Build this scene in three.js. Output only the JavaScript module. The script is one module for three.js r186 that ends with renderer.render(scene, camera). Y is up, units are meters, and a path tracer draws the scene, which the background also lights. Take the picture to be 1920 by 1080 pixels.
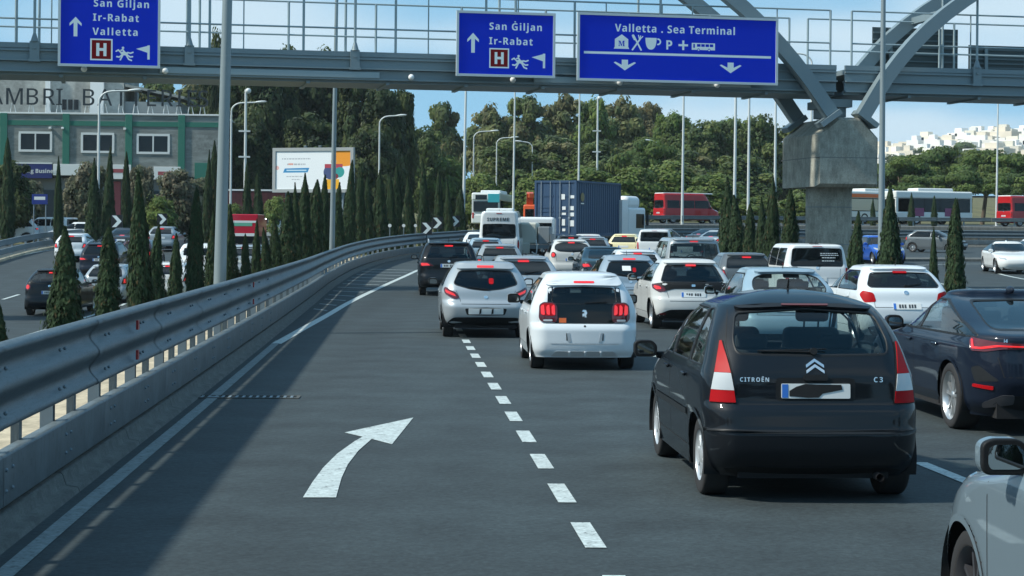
import * as THREE from 'three';
import { mergeGeometries, mergeVertices } from 'three/addons/utils/BufferGeometryUtils.js';
import { RoundedBoxGeometry } from 'three/addons/geometries/RoundedBoxGeometry.js';

// ---------------------------------------------------------------- camera
const F = 3500, HORIZON = 437, EYE = 2.0, ROLL = 0.0087;          // focal length in pixels of the 1920 x 1080 picture
const scene = new THREE.Scene();
const camera = new THREE.PerspectiveCamera(2 * Math.atan(540 / F) * 180 / Math.PI, 16 / 9, 0.2, 3000);
camera.position.set(0, EYE, 0);
camera.rotation.z = ROLL;
camera.setViewOffset(1920, 1080, 0, 540 - HORIZON, 1920, 1080);

// ---------------------------------------------------------------- sky and sun
const SUN = new THREE.Vector3(-1.0, 1.06, 0.30).normalize();
function rng(seed) { let s = seed >>> 0; return () => { s = (s + 0x6D2B79F5) >>> 0; let t = Math.imul(s ^ (s >>> 15), 1 | s); t = (t + Math.imul(t ^ (t >>> 7), 61 | t)) ^ t; return ((t ^ (t >>> 14)) >>> 0) / 4294967296; }; }
const hash = (x, y, z) => { let h = Math.imul(x, 374761393) + Math.imul(y, 668265263) + Math.imul(z, 2147483647 ^ 97531); h = Math.imul(h ^ (h >>> 13), 1274126177); return ((h ^ (h >>> 16)) >>> 0) / 4294967296; };
const fade = (t) => t * t * (3 - 2 * t), mix = (a, b, t) => a + (b - a) * t, clamp = (x, a = 0, b = 1) => Math.min(b, Math.max(a, x));
const sstep = (a, b, x) => fade(clamp((x - a) / (b - a)));
function vnoise(x, y, z = 0) {
  const X = Math.floor(x), Y = Math.floor(y), Z = Math.floor(z), u = fade(x - X), v = fade(y - Y), w = fade(z - Z);
  const c = (i, j, k) => hash(X + i, Y + j, Z + k);
  return mix(mix(mix(c(0, 0, 0), c(1, 0, 0), u), mix(c(0, 1, 0), c(1, 1, 0), u), v), mix(mix(c(0, 0, 1), c(1, 0, 1), u), mix(c(0, 1, 1), c(1, 1, 1), u), v), w);
}
const fbm = (x, y, z = 0, n = 4) => { let s = 0, a = 0.5, t = 0; for (let i = 0; i < n; i++) { s += a * vnoise(x, y, z); t += a; a *= 0.5; x = x * 2.03 + 11.3; y = y * 2.03 + 5.7; z = z * 2.03 + 3.1; } return s / t; };
{
  const W = 1024, Hh = 512, data = new Float32Array(W * Hh * 4);
  for (let j = 0; j < Hh; j++) for (let i = 0; i < W; i++) {
    const el = ((j + 0.5) / Hh - 0.5) * Math.PI, az = ((i + 0.5) / W - 0.5) * 2 * Math.PI;
    const dx = Math.cos(el) * Math.cos(az), dy = Math.sin(el), dz = Math.cos(el) * Math.sin(az);
    const t = Math.pow(clamp(dy), 0.6), toSun = Math.max(0, dx * SUN.x + dy * SUN.y + dz * SUN.z);
    let r = mix(0.36, 0.08, t), g = mix(0.69, 0.31, t), b = mix(0.94, 0.60, t);
    const glow = 0.25 * Math.pow(toSun, 6);
    r += glow; g += glow; b += glow;
    const k = 1 / (Math.max(dy, 0) + 0.09), cl = fbm(dx * k * 1.3 + 4.2, dz * k * 1.3 + 1.7, 0, 5) * 0.75 + 0.25 * fbm(dx * 5 + 3, dy * 11, dz * 5, 4);
    const cov = sstep(0.43, 0.70, cl) * 0.68 * sstep(-0.02, 0.06, dy);
    r = mix(r, 0.80, cov); g = mix(g, 0.93, cov); b = mix(b, 1.0, cov);
    if (dy < 0) { const d = sstep(0, -0.12, dy); r = mix(r, 0.10, d); g = mix(g, 0.11, d); b = mix(b, 0.11, d); }
    data.set([r, g, b, 1], (j * W + i) * 4);
  }
  const sky = new THREE.DataTexture(data, W, Hh, THREE.RGBAFormat, THREE.FloatType);
  sky.mapping = THREE.EquirectangularReflectionMapping;
  sky.magFilter = THREE.LinearFilter; sky.needsUpdate = true;
  scene.background = sky; scene.environment = sky;
}
const sun = new THREE.DirectionalLight(new THREE.Color(1, 0.975, 0.88), 5.0);
sun.position.copy(SUN).multiplyScalar(150).add(new THREE.Vector3(0, 0, -60));
sun.target.position.set(0, 0, -60);
sun.castShadow = true; sun.shadow.radius = 5; sun.shadow.mapSize.set(4096, 4096);
Object.assign(sun.shadow.camera, { left: -90, right: 90, top: 110, bottom: -110, near: 1, far: 500 });
scene.add(sun, sun.target);
scene.fog = new THREE.FogExp2(new THREE.Color(0.82, 0.93, 1.0), 0.00012);
const renderer = new THREE.WebGLRenderer({ antialias: true });
renderer.setSize(1920, 1080);
renderer.toneMapping = THREE.LinearToneMapping;
renderer.toneMappingExposure = 0.98;
renderer.shadowMap.enabled = true;

// ---------------------------------------------------------------- helpers
const V = (x, y, z) => new THREE.Vector3(x, y, z);
const cr = Math.cos(ROLL), sr = Math.sin(ROLL);
const px2 = (px, py) => [((px - 960) * cr - (HORIZON - py) * sr) / F, ((px - 960) * sr + (HORIZON - py) * cr) / F];
const XatD = (px, d, py = 460) => px2(px, py)[0] * d;               // lateral metres of something seen at px, d metres away
const YatD = (px, py, d) => EYE + px2(px, py)[1] * d;               // its height in metres
const taken = new Map();
function numbered(name) { const n = taken.get(name) ?? 0; taken.set(name, n + 1); return n ? name + '_' + String(n).padStart(3, '0') : name; }
function tag(o, label, category, group, kind) { if (label) o.userData.label = label; if (category) o.userData.category = category; if (group) o.userData.group = group; if (kind) o.userData.kind = kind; return o; }
function thing(name, label, category, [x, y, z] = [0, 0, 0], turn = 0, group) { const o = new THREE.Group(); o.name = numbered(name); o.position.set(x, y, z); o.rotation.y = turn; scene.add(o); return tag(o, label, category, group); }
function part(name, geo, mat, parent) { const m = new THREE.Mesh(geo, mat); m.name = name; m.castShadow = m.receiveShadow = true; parent.add(m); return m; }
function solo(name, geo, mat, label, category, group, kind) { const m = new THREE.Mesh(geo, mat); m.name = numbered(name); m.castShadow = m.receiveShadow = true; scene.add(m); return tag(m, label, category, group, kind); }
function struct(name, geo, mat) { return solo(name, geo, mat, null, null, null, 'structure'); }
const ORD = ['first', 'second', 'third', 'fourth', 'fifth', 'sixth', 'seventh', 'eighth', 'ninth', 'tenth', 'eleventh', 'twelfth', 'thirteenth', 'fourteenth', 'fifteenth', 'sixteenth', 'seventeenth', 'eighteenth', 'nineteenth', 'twentieth', 'twenty-first', 'twenty-second', 'twenty-third', 'twenty-fourth', 'twenty-fifth', 'twenty-sixth', 'twenty-seventh', 'twenty-eighth', 'twenty-ninth', 'thirtieth', 'thirty-first', 'thirty-second', 'thirty-third', 'thirty-fourth', 'thirty-fifth', 'thirty-sixth', 'thirty-seventh', 'thirty-eighth', 'thirty-ninth', 'fortieth'];

const std = (c, rough = 0.8, o = {}) => new THREE.MeshStandardMaterial({ color: Array.isArray(c) ? new THREE.Color().setRGB(...c) : c, roughness: rough, ...o });
const phys = (c, rough = 0.8, o = {}) => new THREE.MeshPhysicalMaterial({ color: Array.isArray(c) ? new THREE.Color().setRGB(...c) : c, roughness: rough, ...o });
// geometry helpers; every one non-indexed-safe through merge()
function merge(list) { const l = list.filter(Boolean).map((g) => { const h = g.index ? g.toNonIndexed() : g; for (const k of Object.keys(h.attributes)) if (!['position', 'normal', 'uv', 'color'].includes(k)) h.deleteAttribute(k); if (!h.attributes.uv) h.setAttribute('uv', new THREE.BufferAttribute(new Float32Array(h.attributes.position.count * 2), 2)); return h; }); const anyC = l.some((g) => g.attributes.color); if (anyC) for (const g of l) if (!g.attributes.color) g.setAttribute('color', new THREE.BufferAttribute(new Float32Array(g.attributes.position.count * 3).fill(1), 3)); return mergeGeometries(l, false); }
const tr = (g, x, y, z, rx = 0, ry = 0, rz = 0) => { if (rx) g.rotateX(rx); if (ry) g.rotateY(ry); if (rz) g.rotateZ(rz); return g.translate(x, y, z); };
const bx = (x0, x1, y0, y1, z0, z1) => tr(new THREE.BoxGeometry(x1 - x0, y1 - y0, z1 - z0), (x0 + x1) / 2, (y0 + y1) / 2, (z0 + z1) / 2);
const rbx = (x0, x1, y0, y1, z0, z1, r = 0.02, n = 2) => tr(new RoundedBoxGeometry(x1 - x0, y1 - y0, z1 - z0, n, Math.min(r, (x1 - x0) / 2.01, (y1 - y0) / 2.01, (z1 - z0) / 2.01)), (x0 + x1) / 2, (y0 + y1) / 2, (z0 + z1) / 2);
function bar(a, b, r0, r1 = r0, n = 8, open = false) { const d = b.clone().sub(a), L = d.length(), g = new THREE.CylinderGeometry(r1, r0, L, n, 1, open); g.translate(0, L / 2, 0); g.applyQuaternion(new THREE.Quaternion().setFromUnitVectors(V(0, 1, 0), d.normalize())); return g.translate(a.x, a.y, a.z); }
const tube = (pts, r, n = 24, m = 8) => new THREE.TubeGeometry(new THREE.CatmullRomCurve3(pts), n, r, m);
function beam(a, b, w, h, up = V(0, 1, 0)) { const d = b.clone().sub(a), L = d.length(), z = d.clone().normalize(), x = up.clone().cross(z).normalize(), y = z.clone().cross(x), g = new THREE.BoxGeometry(w, h, L); g.applyMatrix4(new THREE.Matrix4().makeBasis(x, y, z)); const c = a.clone().add(b).multiplyScalar(0.5); return g.translate(c.x, c.y, c.z); }
function meshOf(pos, idx, uv, col) { const g = new THREE.BufferGeometry(); g.setAttribute('position', new THREE.BufferAttribute(Float32Array.from(pos), 3)); if (uv) g.setAttribute('uv', new THREE.BufferAttribute(Float32Array.from(uv), 2)); if (col) g.setAttribute('color', new THREE.BufferAttribute(Float32Array.from(col), 3)); g.setIndex(idx); g.computeVertexNormals(); return g; }
function pchip(pts) {
  const n = pts.length, x = pts.map((p) => p[0]), y = pts.map((p) => p[1]), h = [], s = [], m = new Array(n).fill(0);
  for (let i = 0; i < n - 1; i++) { h[i] = x[i + 1] - x[i]; s[i] = (y[i + 1] - y[i]) / h[i]; }
  for (let i = 1; i < n - 1; i++) if (s[i - 1] * s[i] > 0) { const a = 2 * h[i] + h[i - 1], b = h[i] + 2 * h[i - 1]; m[i] = (a + b) / (a / s[i - 1] + b / s[i]); }
  if (n > 1) { m[0] = s[0]; m[n - 1] = s[n - 2]; }
  return (t) => { if (n === 1 || t <= x[0]) return y[0]; if (t >= x[n - 1]) return y[n - 1]; let i = 0; while (t > x[i + 1]) i++; const u = (t - x[i]) / h[i], u2 = u * u, u3 = u2 * u; return (2 * u3 - 3 * u2 + 1) * y[i] + (u3 - 2 * u2 + u) * h[i] * m[i] + (-2 * u3 + 3 * u2) * y[i + 1] + (u3 - u2) * h[i] * m[i + 1]; };
}
// textures
function dataTex(n, fn, srgb = true, m = n) { const a = new Uint8Array(n * m * 4); for (let j = 0; j < m; j++) for (let i = 0; i < n; i++) { const c = fn(i / n, j / m, i, j); a.set([clamp(c[0]) * 255, clamp(c[1]) * 255, clamp(c[2]) * 255, 255], (j * n + i) * 4); } const t = new THREE.DataTexture(a, n, m); t.wrapS = t.wrapT = THREE.RepeatWrapping; t.magFilter = THREE.LinearFilter; t.minFilter = THREE.LinearFilter; if (srgb) t.colorSpace = THREE.SRGBColorSpace; t.needsUpdate = true; return t; }
// tileable noise on the unit square
const tnoise = (u, v, f, seed = 0) => { const x = u * f, y = v * f, X = Math.floor(x), Y = Math.floor(y), a = fade(x - X), b = fade(y - Y), c = (i, j) => hash(((X + i) % f + f) % f, ((Y + j) % f + f) % f, seed); return mix(mix(c(0, 0), c(1, 0), a), mix(c(0, 1), c(1, 1), a), b); };
const tfbm = (u, v, f, n = 4, seed = 0) => { let s = 0, a = 0.5, t = 0; for (let i = 0; i < n; i++) { s += a * tnoise(u, v, f, seed + i); t += a; a *= 0.55; f *= 2; } return s / t; };
function canvasTex(w, h, draw) { const c = document.createElement('canvas'); c.width = w; c.height = h; const x = c.getContext('2d'); draw(x, w, h); const t = new THREE.CanvasTexture(c); t.colorSpace = THREE.SRGBColorSpace; t.magFilter = THREE.LinearFilter; return t; }
const grit = dataTex(256, (u, v) => { const g = tfbm(u, v, 32, 4, 3); return [g, g, g]; }, false);
const smear = dataTex(256, (u, v) => { const g = tfbm(u, v, 4, 6, 9); return [g, g, g]; }, false);
// ---------------------------------------------------------------- lie of the land (d = metres ahead of the camera, z = -d)
const soft = (x, k) => k * Math.log(1 + Math.exp(x / k));
const G = (d) => 0.016 * soft(d - 62, 8);
const curve = (pts) => new THREE.CatmullRomCurve3(pts.map(([x, d]) => V(x, 0, -d)), false, 'centripetal');
const RAIL = curve([[-2.2, -8], [-2.7, 0], [-3.4, 11.2], [-4.0, 22], [-4.8, 36], [-5.6, 50], [-6.4, 65], [-6.8, 80], [-6.4, 95], [-4.6, 110], [-1.5, 122], [4, 131.5], [12, 137], [24, 140], [42, 141], [70, 140]]);
const WALLD = pchip([[-10, 112], [-4, 114], [-1.5, 122.6], [4, 132.2], [12, 137.8], [24, 140.8], [42, 141.8], [70, 140.8], [200, 138]]);   // where the ground steps up to the upper road
const RAILX = pchip([[-30, -0.8], [0, -2.7], [11.2, -3.4], [22, -4.0], [36, -4.8], [50, -5.6], [65, -6.4], [80, -6.8], [95, -6.4], [110, -4.6], [140, -4.6]]);
function H(x, d) {
  let y = G(Math.min(d, 260)) + 0.03 * Math.max(0, Math.min(d, 700) - 260) * sstep(260, 420, d);
  const up = sstep(0.4, 3.5, d - WALLD(clamp(x, -10, 200))) * sstep(-6, 2, x);
  y += 1.35 * up;
  const off = RAILX(clamp(d, -30, 140)) - x;                         // metres to the left of the guardrail
  y -= 1.0 * sstep(2.6, 6.5, off) * (1 - sstep(66, 112, d));
  y += 0.35 * sstep(150, 190, d) * sstep(20, 30, -x);
  return y;
}
function sheet(rows, lift = 0, uvs = 1, color) {                       // rows of [x, d] points laid on the land
  const pos = [], uv = [], idx = [], col = [], m = rows[0].length;
  for (const r of rows) for (const [x, d] of r) { pos.push(x, H(x, d) + lift, -d); uv.push(x / uvs, d / uvs); if (color) col.push(...color(x, d)); }
  for (let i = 0; i < rows.length - 1; i++) for (let j = 0; j < m - 1; j++) { const a = i * m + j, b = a + 1, c = a + m, e = c + 1; idx.push(a, b, c, b, e, c); }
  return meshOf(pos, idx, uv, color ? col : null);
}
const range = (a, b, n) => Array.from({ length: n + 1 }, (_, i) => a + (b - a) * i / n);

const asphaltTex = dataTex(512, (u, v) => { const f = tfbm(u, v, 128, 3, 5), c = tfbm(u, v, 6, 4, 8), s = hash(Math.floor(u * 512), Math.floor(v * 512), 4); const k = 0.60 + 0.26 * (f - 0.5) + 0.20 * (c - 0.5) + (s > 0.99 ? 0.14 : s < 0.03 ? -0.10 : 0) + 0.06 * (s - 0.5); return [k * 0.97, k * 1.01, k * 1.0]; });
const asphaltBump = dataTex(256, (u, v) => { const f = tfbm(u, v, 64, 3, 15); return [f, f, f]; }, false);
const rep = (t, x, y = x) => { const c = t.clone(); c.repeat.set(x, y); c.needsUpdate = true; return c; };
const M = {};
M.asphalt = std([0.095, 0.123, 0.135], 0.84, { map: asphaltTex, bumpMap: asphaltBump, bumpScale: 0.004, vertexColors: true });
M.dirt = std([0.115, 0.115, 0.06], 0.95, { map: rep(dataTex(256, (u, v) => { const k = 0.55 + 0.7 * (tfbm(u, v, 8, 5, 21) - 0.5); return [k * 1.05, k, k * 0.8]; }), 1), vertexColors: false });
M.dirt.color.setRGB(0.36, 0.37, 0.19);
const concTex = dataTex(512, (u, v) => { const f = tfbm(u, v, 64, 3, 31), c = tfbm(u, v, 5, 4, 33), st = tfbm(u, v * 0.25, 32, 2, 35); const k = 0.74 + 0.16 * (f - 0.5) + 0.22 * (c - 0.5) + 0.14 * (st - 0.5); return [k, k * 0.985, k * 0.95]; });
M.concrete = std([0.55, 0.55, 0.53], 0.9, { map: concTex, bumpMap: grit, bumpScale: 0.003 });
const zincTex = dataTex(512, (u, v) => { const a = tfbm(u, v, 6, 5, 61), b = tfbm(u, v, 48, 2, 63), st = tfbm(u, v * 0.3, 40, 2, 65), sp = tfbm(u, v, 20, 3, 67); const k = 0.80 + 0.15 * (a - 0.5) + 0.08 * (b - 0.5) - 0.06 * sstep(0.62, 0.75, st) - (sp > 0.76 ? 0.10 : 0); return [k, k, k * 0.99]; });
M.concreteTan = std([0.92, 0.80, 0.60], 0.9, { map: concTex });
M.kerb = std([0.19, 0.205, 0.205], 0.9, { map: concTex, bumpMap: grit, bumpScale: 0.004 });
M.galv = std([0.185, 0.235, 0.265], 0.48, { metalness: 0.25, map: zincTex, bumpMap: smear, bumpScale: 0.002 });
M.galvDark = std([0.20, 0.25, 0.28], 0.55, { metalness: 0.35 });
const lineTex = dataTex(256, (u, v) => { const f = tfbm(u, v, 24, 4, 41), s = tfbm(u, v, 64, 2, 44); const k = 0.84 + 0.20 * (s - 0.5) + 0.22 * (f - 0.5) - (f * 0.6 + s * 0.4 < 0.30 ? 0.2 : 0); return [k * 0.97, k, k]; });
M.redRef = std([0.35, 0.02, 0.02], 0.4);
M.line = std([0.72, 0.76, 0.74], 0.7, { map: lineTex });
M.lineWorn = std([0.30, 0.335, 0.34], 0.8, { map: lineTex });

// ground to the horizon
{
  const ds = [...range(-40, 200, 80), ...range(210, 420, 14), 480, 560, 700, 900, 1300, 2200], xs = [-1400, -800, -450, -260, -170, -120, -90, ...range(-70, 70, 70), 90, 120, 170, 260, 450, 800, 1400];
  const rows = ds.map((d) => xs.map((x) => [x, d]));
  const g = sheet(rows, -0.22, 6);
  struct('ground', g, M.dirt);
}
// main carriageway and the opposite carriageway: one asphalt sheet, right of the guardrail
const lanes = (x, d) => x - (1.28 - 0.0614 * d);                      // metres right of the dashed lane line
const asphaltTint = (x, d) => { const p = fbm(x * 0.22 + 3, d * 0.09 + 8, 0, 4), q = fbm(x * 1.1, d * 0.22 + 40, 2, 3), l = lanes(x, d), c = ((l - 1.83) % 3.65 + 5.475) % 3.65 - 1.825, oil = Math.exp(-((c / 0.5) ** 2)) * fbm(x * 0.8, d * 0.35, 5, 3), trk = (Math.exp(-(((c - 0.85) / 0.28) ** 2)) + Math.exp(-(((c + 0.85) / 0.28) ** 2))) * fbm(x * 0.6 + 9, d * 0.12, 7, 3), k = 0.78 + 0.40 * p + 0.20 * (q - 0.5) - 0.16 * oil + 0.10 * trk; return [k * 0.99, k, k * 1.01]; };
const road = (() => {
  const rows = [];
  for (let i = 0; i <= 230; i++) {
    const a = RAIL.getPointAt(i / 230), far = Math.max(-a.z, -10), bX = 70, bD = far < 100 ? far : Math.min(far, 112 + (far - 112) * 0.2 + (i / 230 > 0.8 ? 0 : 0));
    rows.push(range(0, 1, 110).map((t) => { const k = t < 0.7 ? t * 0.357 : 0.25 + (t - 0.7) * 2.5; return [mix(a.x - 0.1, bX + (a.x > 20 ? 2 : 0), k), mix(far, bD, k)]; }));
  }
  const m = struct('main_road', sheet(rows, 0, 3.2, asphaltTint), M.asphalt);
  return m;
})();
// opposite carriageway on the left, below the guardrail
const leftRoad = (() => {
  const L = (d) => -9.6 - 0.0614 * d + 0.0009 * Math.max(0, d - 70) ** 2;
  const rows = range(20, 190, 110).map((d) => range(0, 1, 24).map((t) => [mix(L(d) - 15 - 0.04 * Math.max(0, d - 60), L(d), t), d]));
  const m = struct('left_road', sheet(rows, 0.02, 3.2, asphaltTint), M.asphalt);
  const dash = (f, w, d0, d1, n) => sheet(range(d0, d1, n).map((d) => [[f(d) - w / 2, d], [f(d) + w / 2, d]]), 0.032, 1);
  for (let d = 42; d < 150; d += 6) part('lane_marking', dash((q) => L(q) - 5.6, 0.14, d, d + 3, 2), M.line, m);
  part('edge_line', dash((q) => L(q) - 10.6 - 0.03 * Math.max(0, q - 60), 0.15, 30, 180, 60), M.line, m);
  part('edge_line', dash((q) => L(q) - 0.6, 0.15, 25, 180, 60), M.line, m);
  m.userData.left = L;
  return m;
})();
const LEFT_EDGE = leftRoad.userData.left; delete leftRoad.userData.left;
// upper road behind the barrier, where the buses run
struct('upper_road', sheet(range(0, 1, 6).map((t) => range(4, 80, 60).map((x) => [x, mix(WALLD(x) + 5, WALLD(x) + 30, t)])), 0.02, 3.2, asphaltTint), M.asphalt);
// tan concrete verge behind the guardrail
{
  const rows = []; for (let i = 0; i <= 150; i++) { const p = RAIL.getPointAt(i / 230); const t = RAIL.getTangentAt(i / 230), nx = t.z, nz = -t.x; rows.push([0.35, 0.75, 1.2, 1.7, 2.2].map((o) => [p.x + nx * o, -(p.z + nz * o)])); }
  struct('verge', sheet(rows.map((r) => r.slice().reverse()), 0.06, 2), M.concreteTan);
}
// markings on the main road
const onRoad = (name, poly, mat, lift = 0.006) => {                   // flat painted shape, finely cut so that it lies on the land
  const s = new THREE.ShapeGeometry(new THREE.Shape(poly.map(([x, d]) => new THREE.Vector2(x, d)))), p = s.attributes.position, uv = [];
  for (let i = 0; i < p.count; i++) { const x = p.getX(i), d = p.getY(i); uv.push(x * 0.9, d * 0.9); p.setXYZ(i, x, H(x, d) + lift, -d); }
  s.setAttribute('uv', new THREE.BufferAttribute(Float32Array.from(uv), 2)); s.computeVertexNormals();
  const n = s.attributes.normal; for (let i = 0; i < n.count; i++) if (n.getY(i) < 0) { const ix = s.index.array; for (let k = 0; k < ix.length; k += 3) { const q = ix[k]; ix[k] = ix[k + 1]; ix[k + 1] = q; } s.computeVertexNormals(); break; }
  return part(name, s, mat, road);
};
const strip = (f, w, d0, d1, n, lift = 0.006) => sheet(range(d0, d1, n).map((d) => [[f(d) - w / 2, d], [f(d) + w / 2, d]]), lift, 1.1);
const L1 = (d) => 1.28 - 0.0614 * d;
for (let k = 0; k < 22; k++) {
  const d0 = 7000 / (1027 - 437) + (k - 1) * 1.985, w = 0.068;
  if (d0 > 48) break;
  onRoad('lane_marking', [[L1(d0) - w, d0], [L1(d0) + w, d0], [L1(d0 + 1.03) + w, d0 + 1.03], [L1(d0 + 1.03) - w, d0 + 1.03]], M.line);
}
const L2 = (d) => 5.08 - 0.0885 * d;
for (const d0 of [12.3, 21.5, 30.4, 39.5]) part('lane_marking', strip(L2, 0.13, d0, d0 + 4.2, 4), M.line, road);
const L3 = (d) => 8.9 - 0.085 * d;
for (let d0 = 11; d0 < 60; d0 += 9) part('lane_marking', strip(L3, 0.13, d0, d0 + 4.2, 4), M.line, road);
// merge arrow, read off the road surface
const toRoad = (px, py) => { const q = px2(px, py), d = -EYE / q[1]; return [q[0] * d, d]; };
onRoad('merge_arrow', [[568, 934], [586, 905], [606, 878], [632, 852], [664, 829], [680, 820], [646, 812], [775, 784], [735, 834], [697, 824], [672, 846], [652, 872], [640, 898], [630, 934]].map((p) => toRoad(...p)), M.line);
// edge line along the kerb, then the taper of the ending lane and its hatching
const EDGE = (d) => RAILX(d) + 0.46;
part('edge_line', strip(EDGE, 0.13, 1, 34, 30), M.lineWorn, road);
const taper = curve([[-4.15, 33], [-4.25, 38], [-4.35, 44], [-4.5, 52], [-4.5, 62], [-4.3, 74], [-3.9, 86], [-2.6, 98]]);
{ const rows = range(0, 1, 40).map((t) => { const p = taper.getPointAt(t); return [[p.x - 0.09, -p.z], [p.x + 0.09, -p.z]]; }); part('taper_line', sheet(rows, 0.006, 1.1), M.line, road); }
for (let d = 41; d < 84; d += 3.2) { const xr = taper.getPointAt(clamp((d - 34) / 64.5)).x - 0.2, xl = EDGE(d) - 0.05; if (xr - xl < 0.35) continue; onRoad('hatch_marking', [[xl, d], [xr, d - 1.0], [xr, d - 0.55], [xl, d + 0.45]], M.lineWorn); }
// tar seam and drain by the kerb
{
  const dr = thing('drain_grate', 'long narrow metal drain grate in the gutter by the kerb', 'drain', [-3.15, H(-3.15, 22.4), -22.4], 0.05);
  part('frame', merge([bx(-0.62, 0.62, 0.002, 0.012, -0.17, -0.13), bx(-0.62, 0.62, 0.002, 0.012, 0.13, 0.17), bx(-0.62, -0.58, 0.002, 0.012, -0.13, 0.13), bx(0.58, 0.62, 0.002, 0.012, -0.13, 0.13)]), M.kerb, dr);
  for (let k = 0; k < 14; k++) part('slat', bx(-0.56 + k * 0.082, -0.53 + k * 0.082, 0.003, 0.011, -0.128, 0.128), M.galvDark, dr);
}
// right median with its kerb
const MED = curve([[13.9, -8], [13.3, 0], [12.0, 20], [11.0, 36], [10.0, 52], [9.5, 64], [9.6, 76], [10.9, 88], [14.2, 98], [20, 104], [29, 106], [45, 106], [75, 104]]);
{
  const rows = [], rows2 = [];
  for (let i = 0; i <= 120; i++) { const p = MED.getPointAt(i / 120), t = MED.getTangentAt(i / 120), nx = -t.z, nz = t.x, w = 2.7; rows.push([0, 0.15].map((o) => [p.x + nx * o, -(p.z + nz * o)])); rows2.push([0.15, 0.9, 1.8, w - 0.15].map((o) => [p.x + nx * o, -(p.z + nz * o)])); }
  const pos = [], idx = []; const prof = [[0, 0], [0, 0.12], [0.02, 0.14], [0.15, 0.14]];
  for (let i = 0; i <= 120; i++) { const p = MED.getPointAt(i / 120), t = MED.getTangentAt(i / 120), nx = -t.z, nz = t.x; for (const [o, y] of prof) { const x = p.x + nx * o, z = p.z + nz * o; pos.push(x, H(x, -z) + y, z); } for (const [o, y] of prof.slice().reverse()) { const x = p.x + nx * (2.7 - o), z = p.z + nz * (2.7 - o); pos.push(x, H(x, -z) + y, z); } }
  for (let i = 0; i < 120; i++) for (let j = 0; j < 7; j++) { const a = i * 8 + j, c = a + 8; idx.push(a, a + 1, c, a + 1, c + 1, c); }
  struct('median', meshOf(pos, idx, pos.reduce((u, v, i) => (i % 3 === 0 ? u.push(pos[i] / 2, pos[i + 2] / 2) : 0, u), [])), M.kerb);
}
// two faint lines on the far carriageway
for (const [o, a, b] of [[7.0, 0.34, 0.92], [11.5, 0.42, 0.92]]) { const rows = []; for (let t = a; t <= b; t += 0.01) { const p = MED.getPointAt(t), q = MED.getTangentAt(t), nx = -q.z, nz = q.x; rows.push([o, o + 0.16].map((k) => [p.x + nx * k, -(p.z + nz * k)])); } part('lane_marking', sheet(rows, 0.006, 1.1), M.line, road); }

// ---------------------------------------------------------------- barriers
function sweep(profile, pts, close = false) {                           // profile [[out, up]...] carried along ground points
  const n = pts.length, m = profile.length, pos = [], uv = [], idx = [];
  let run = 0;
  for (let i = 0; i < n; i++) {
    const a = pts[Math.max(0, i - 1)], b = pts[Math.min(n - 1, i + 1)], tx = b.x - a.x, tz = b.z - a.z, l = Math.hypot(tx, tz), nx = -tz / l, nz = tx / l, y = H(pts[i].x, -pts[i].z);
    if (i) run += pts[i].distanceTo(pts[i - 1]);
    profile.forEach(([o, u], j) => { pos.push(pts[i].x + nx * o, y + u, pts[i].z + nz * o); uv.push(run / 2, j / 6); });
  }
  for (let i = 0; i < n - 1; i++) for (let j = 0; j < m - (close ? 0 : 1); j++) { const a = i * m + j, b = i * m + (j + 1) % m, c = a + m, e = b + m; idx.push(a, c, b, b, c, e); }
  return meshOf(pos, idx, uv);
}
const along = (c, u0, u1, n) => range(u0, u1, n).map((u) => c.getPointAt(clamp(u)));
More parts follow.
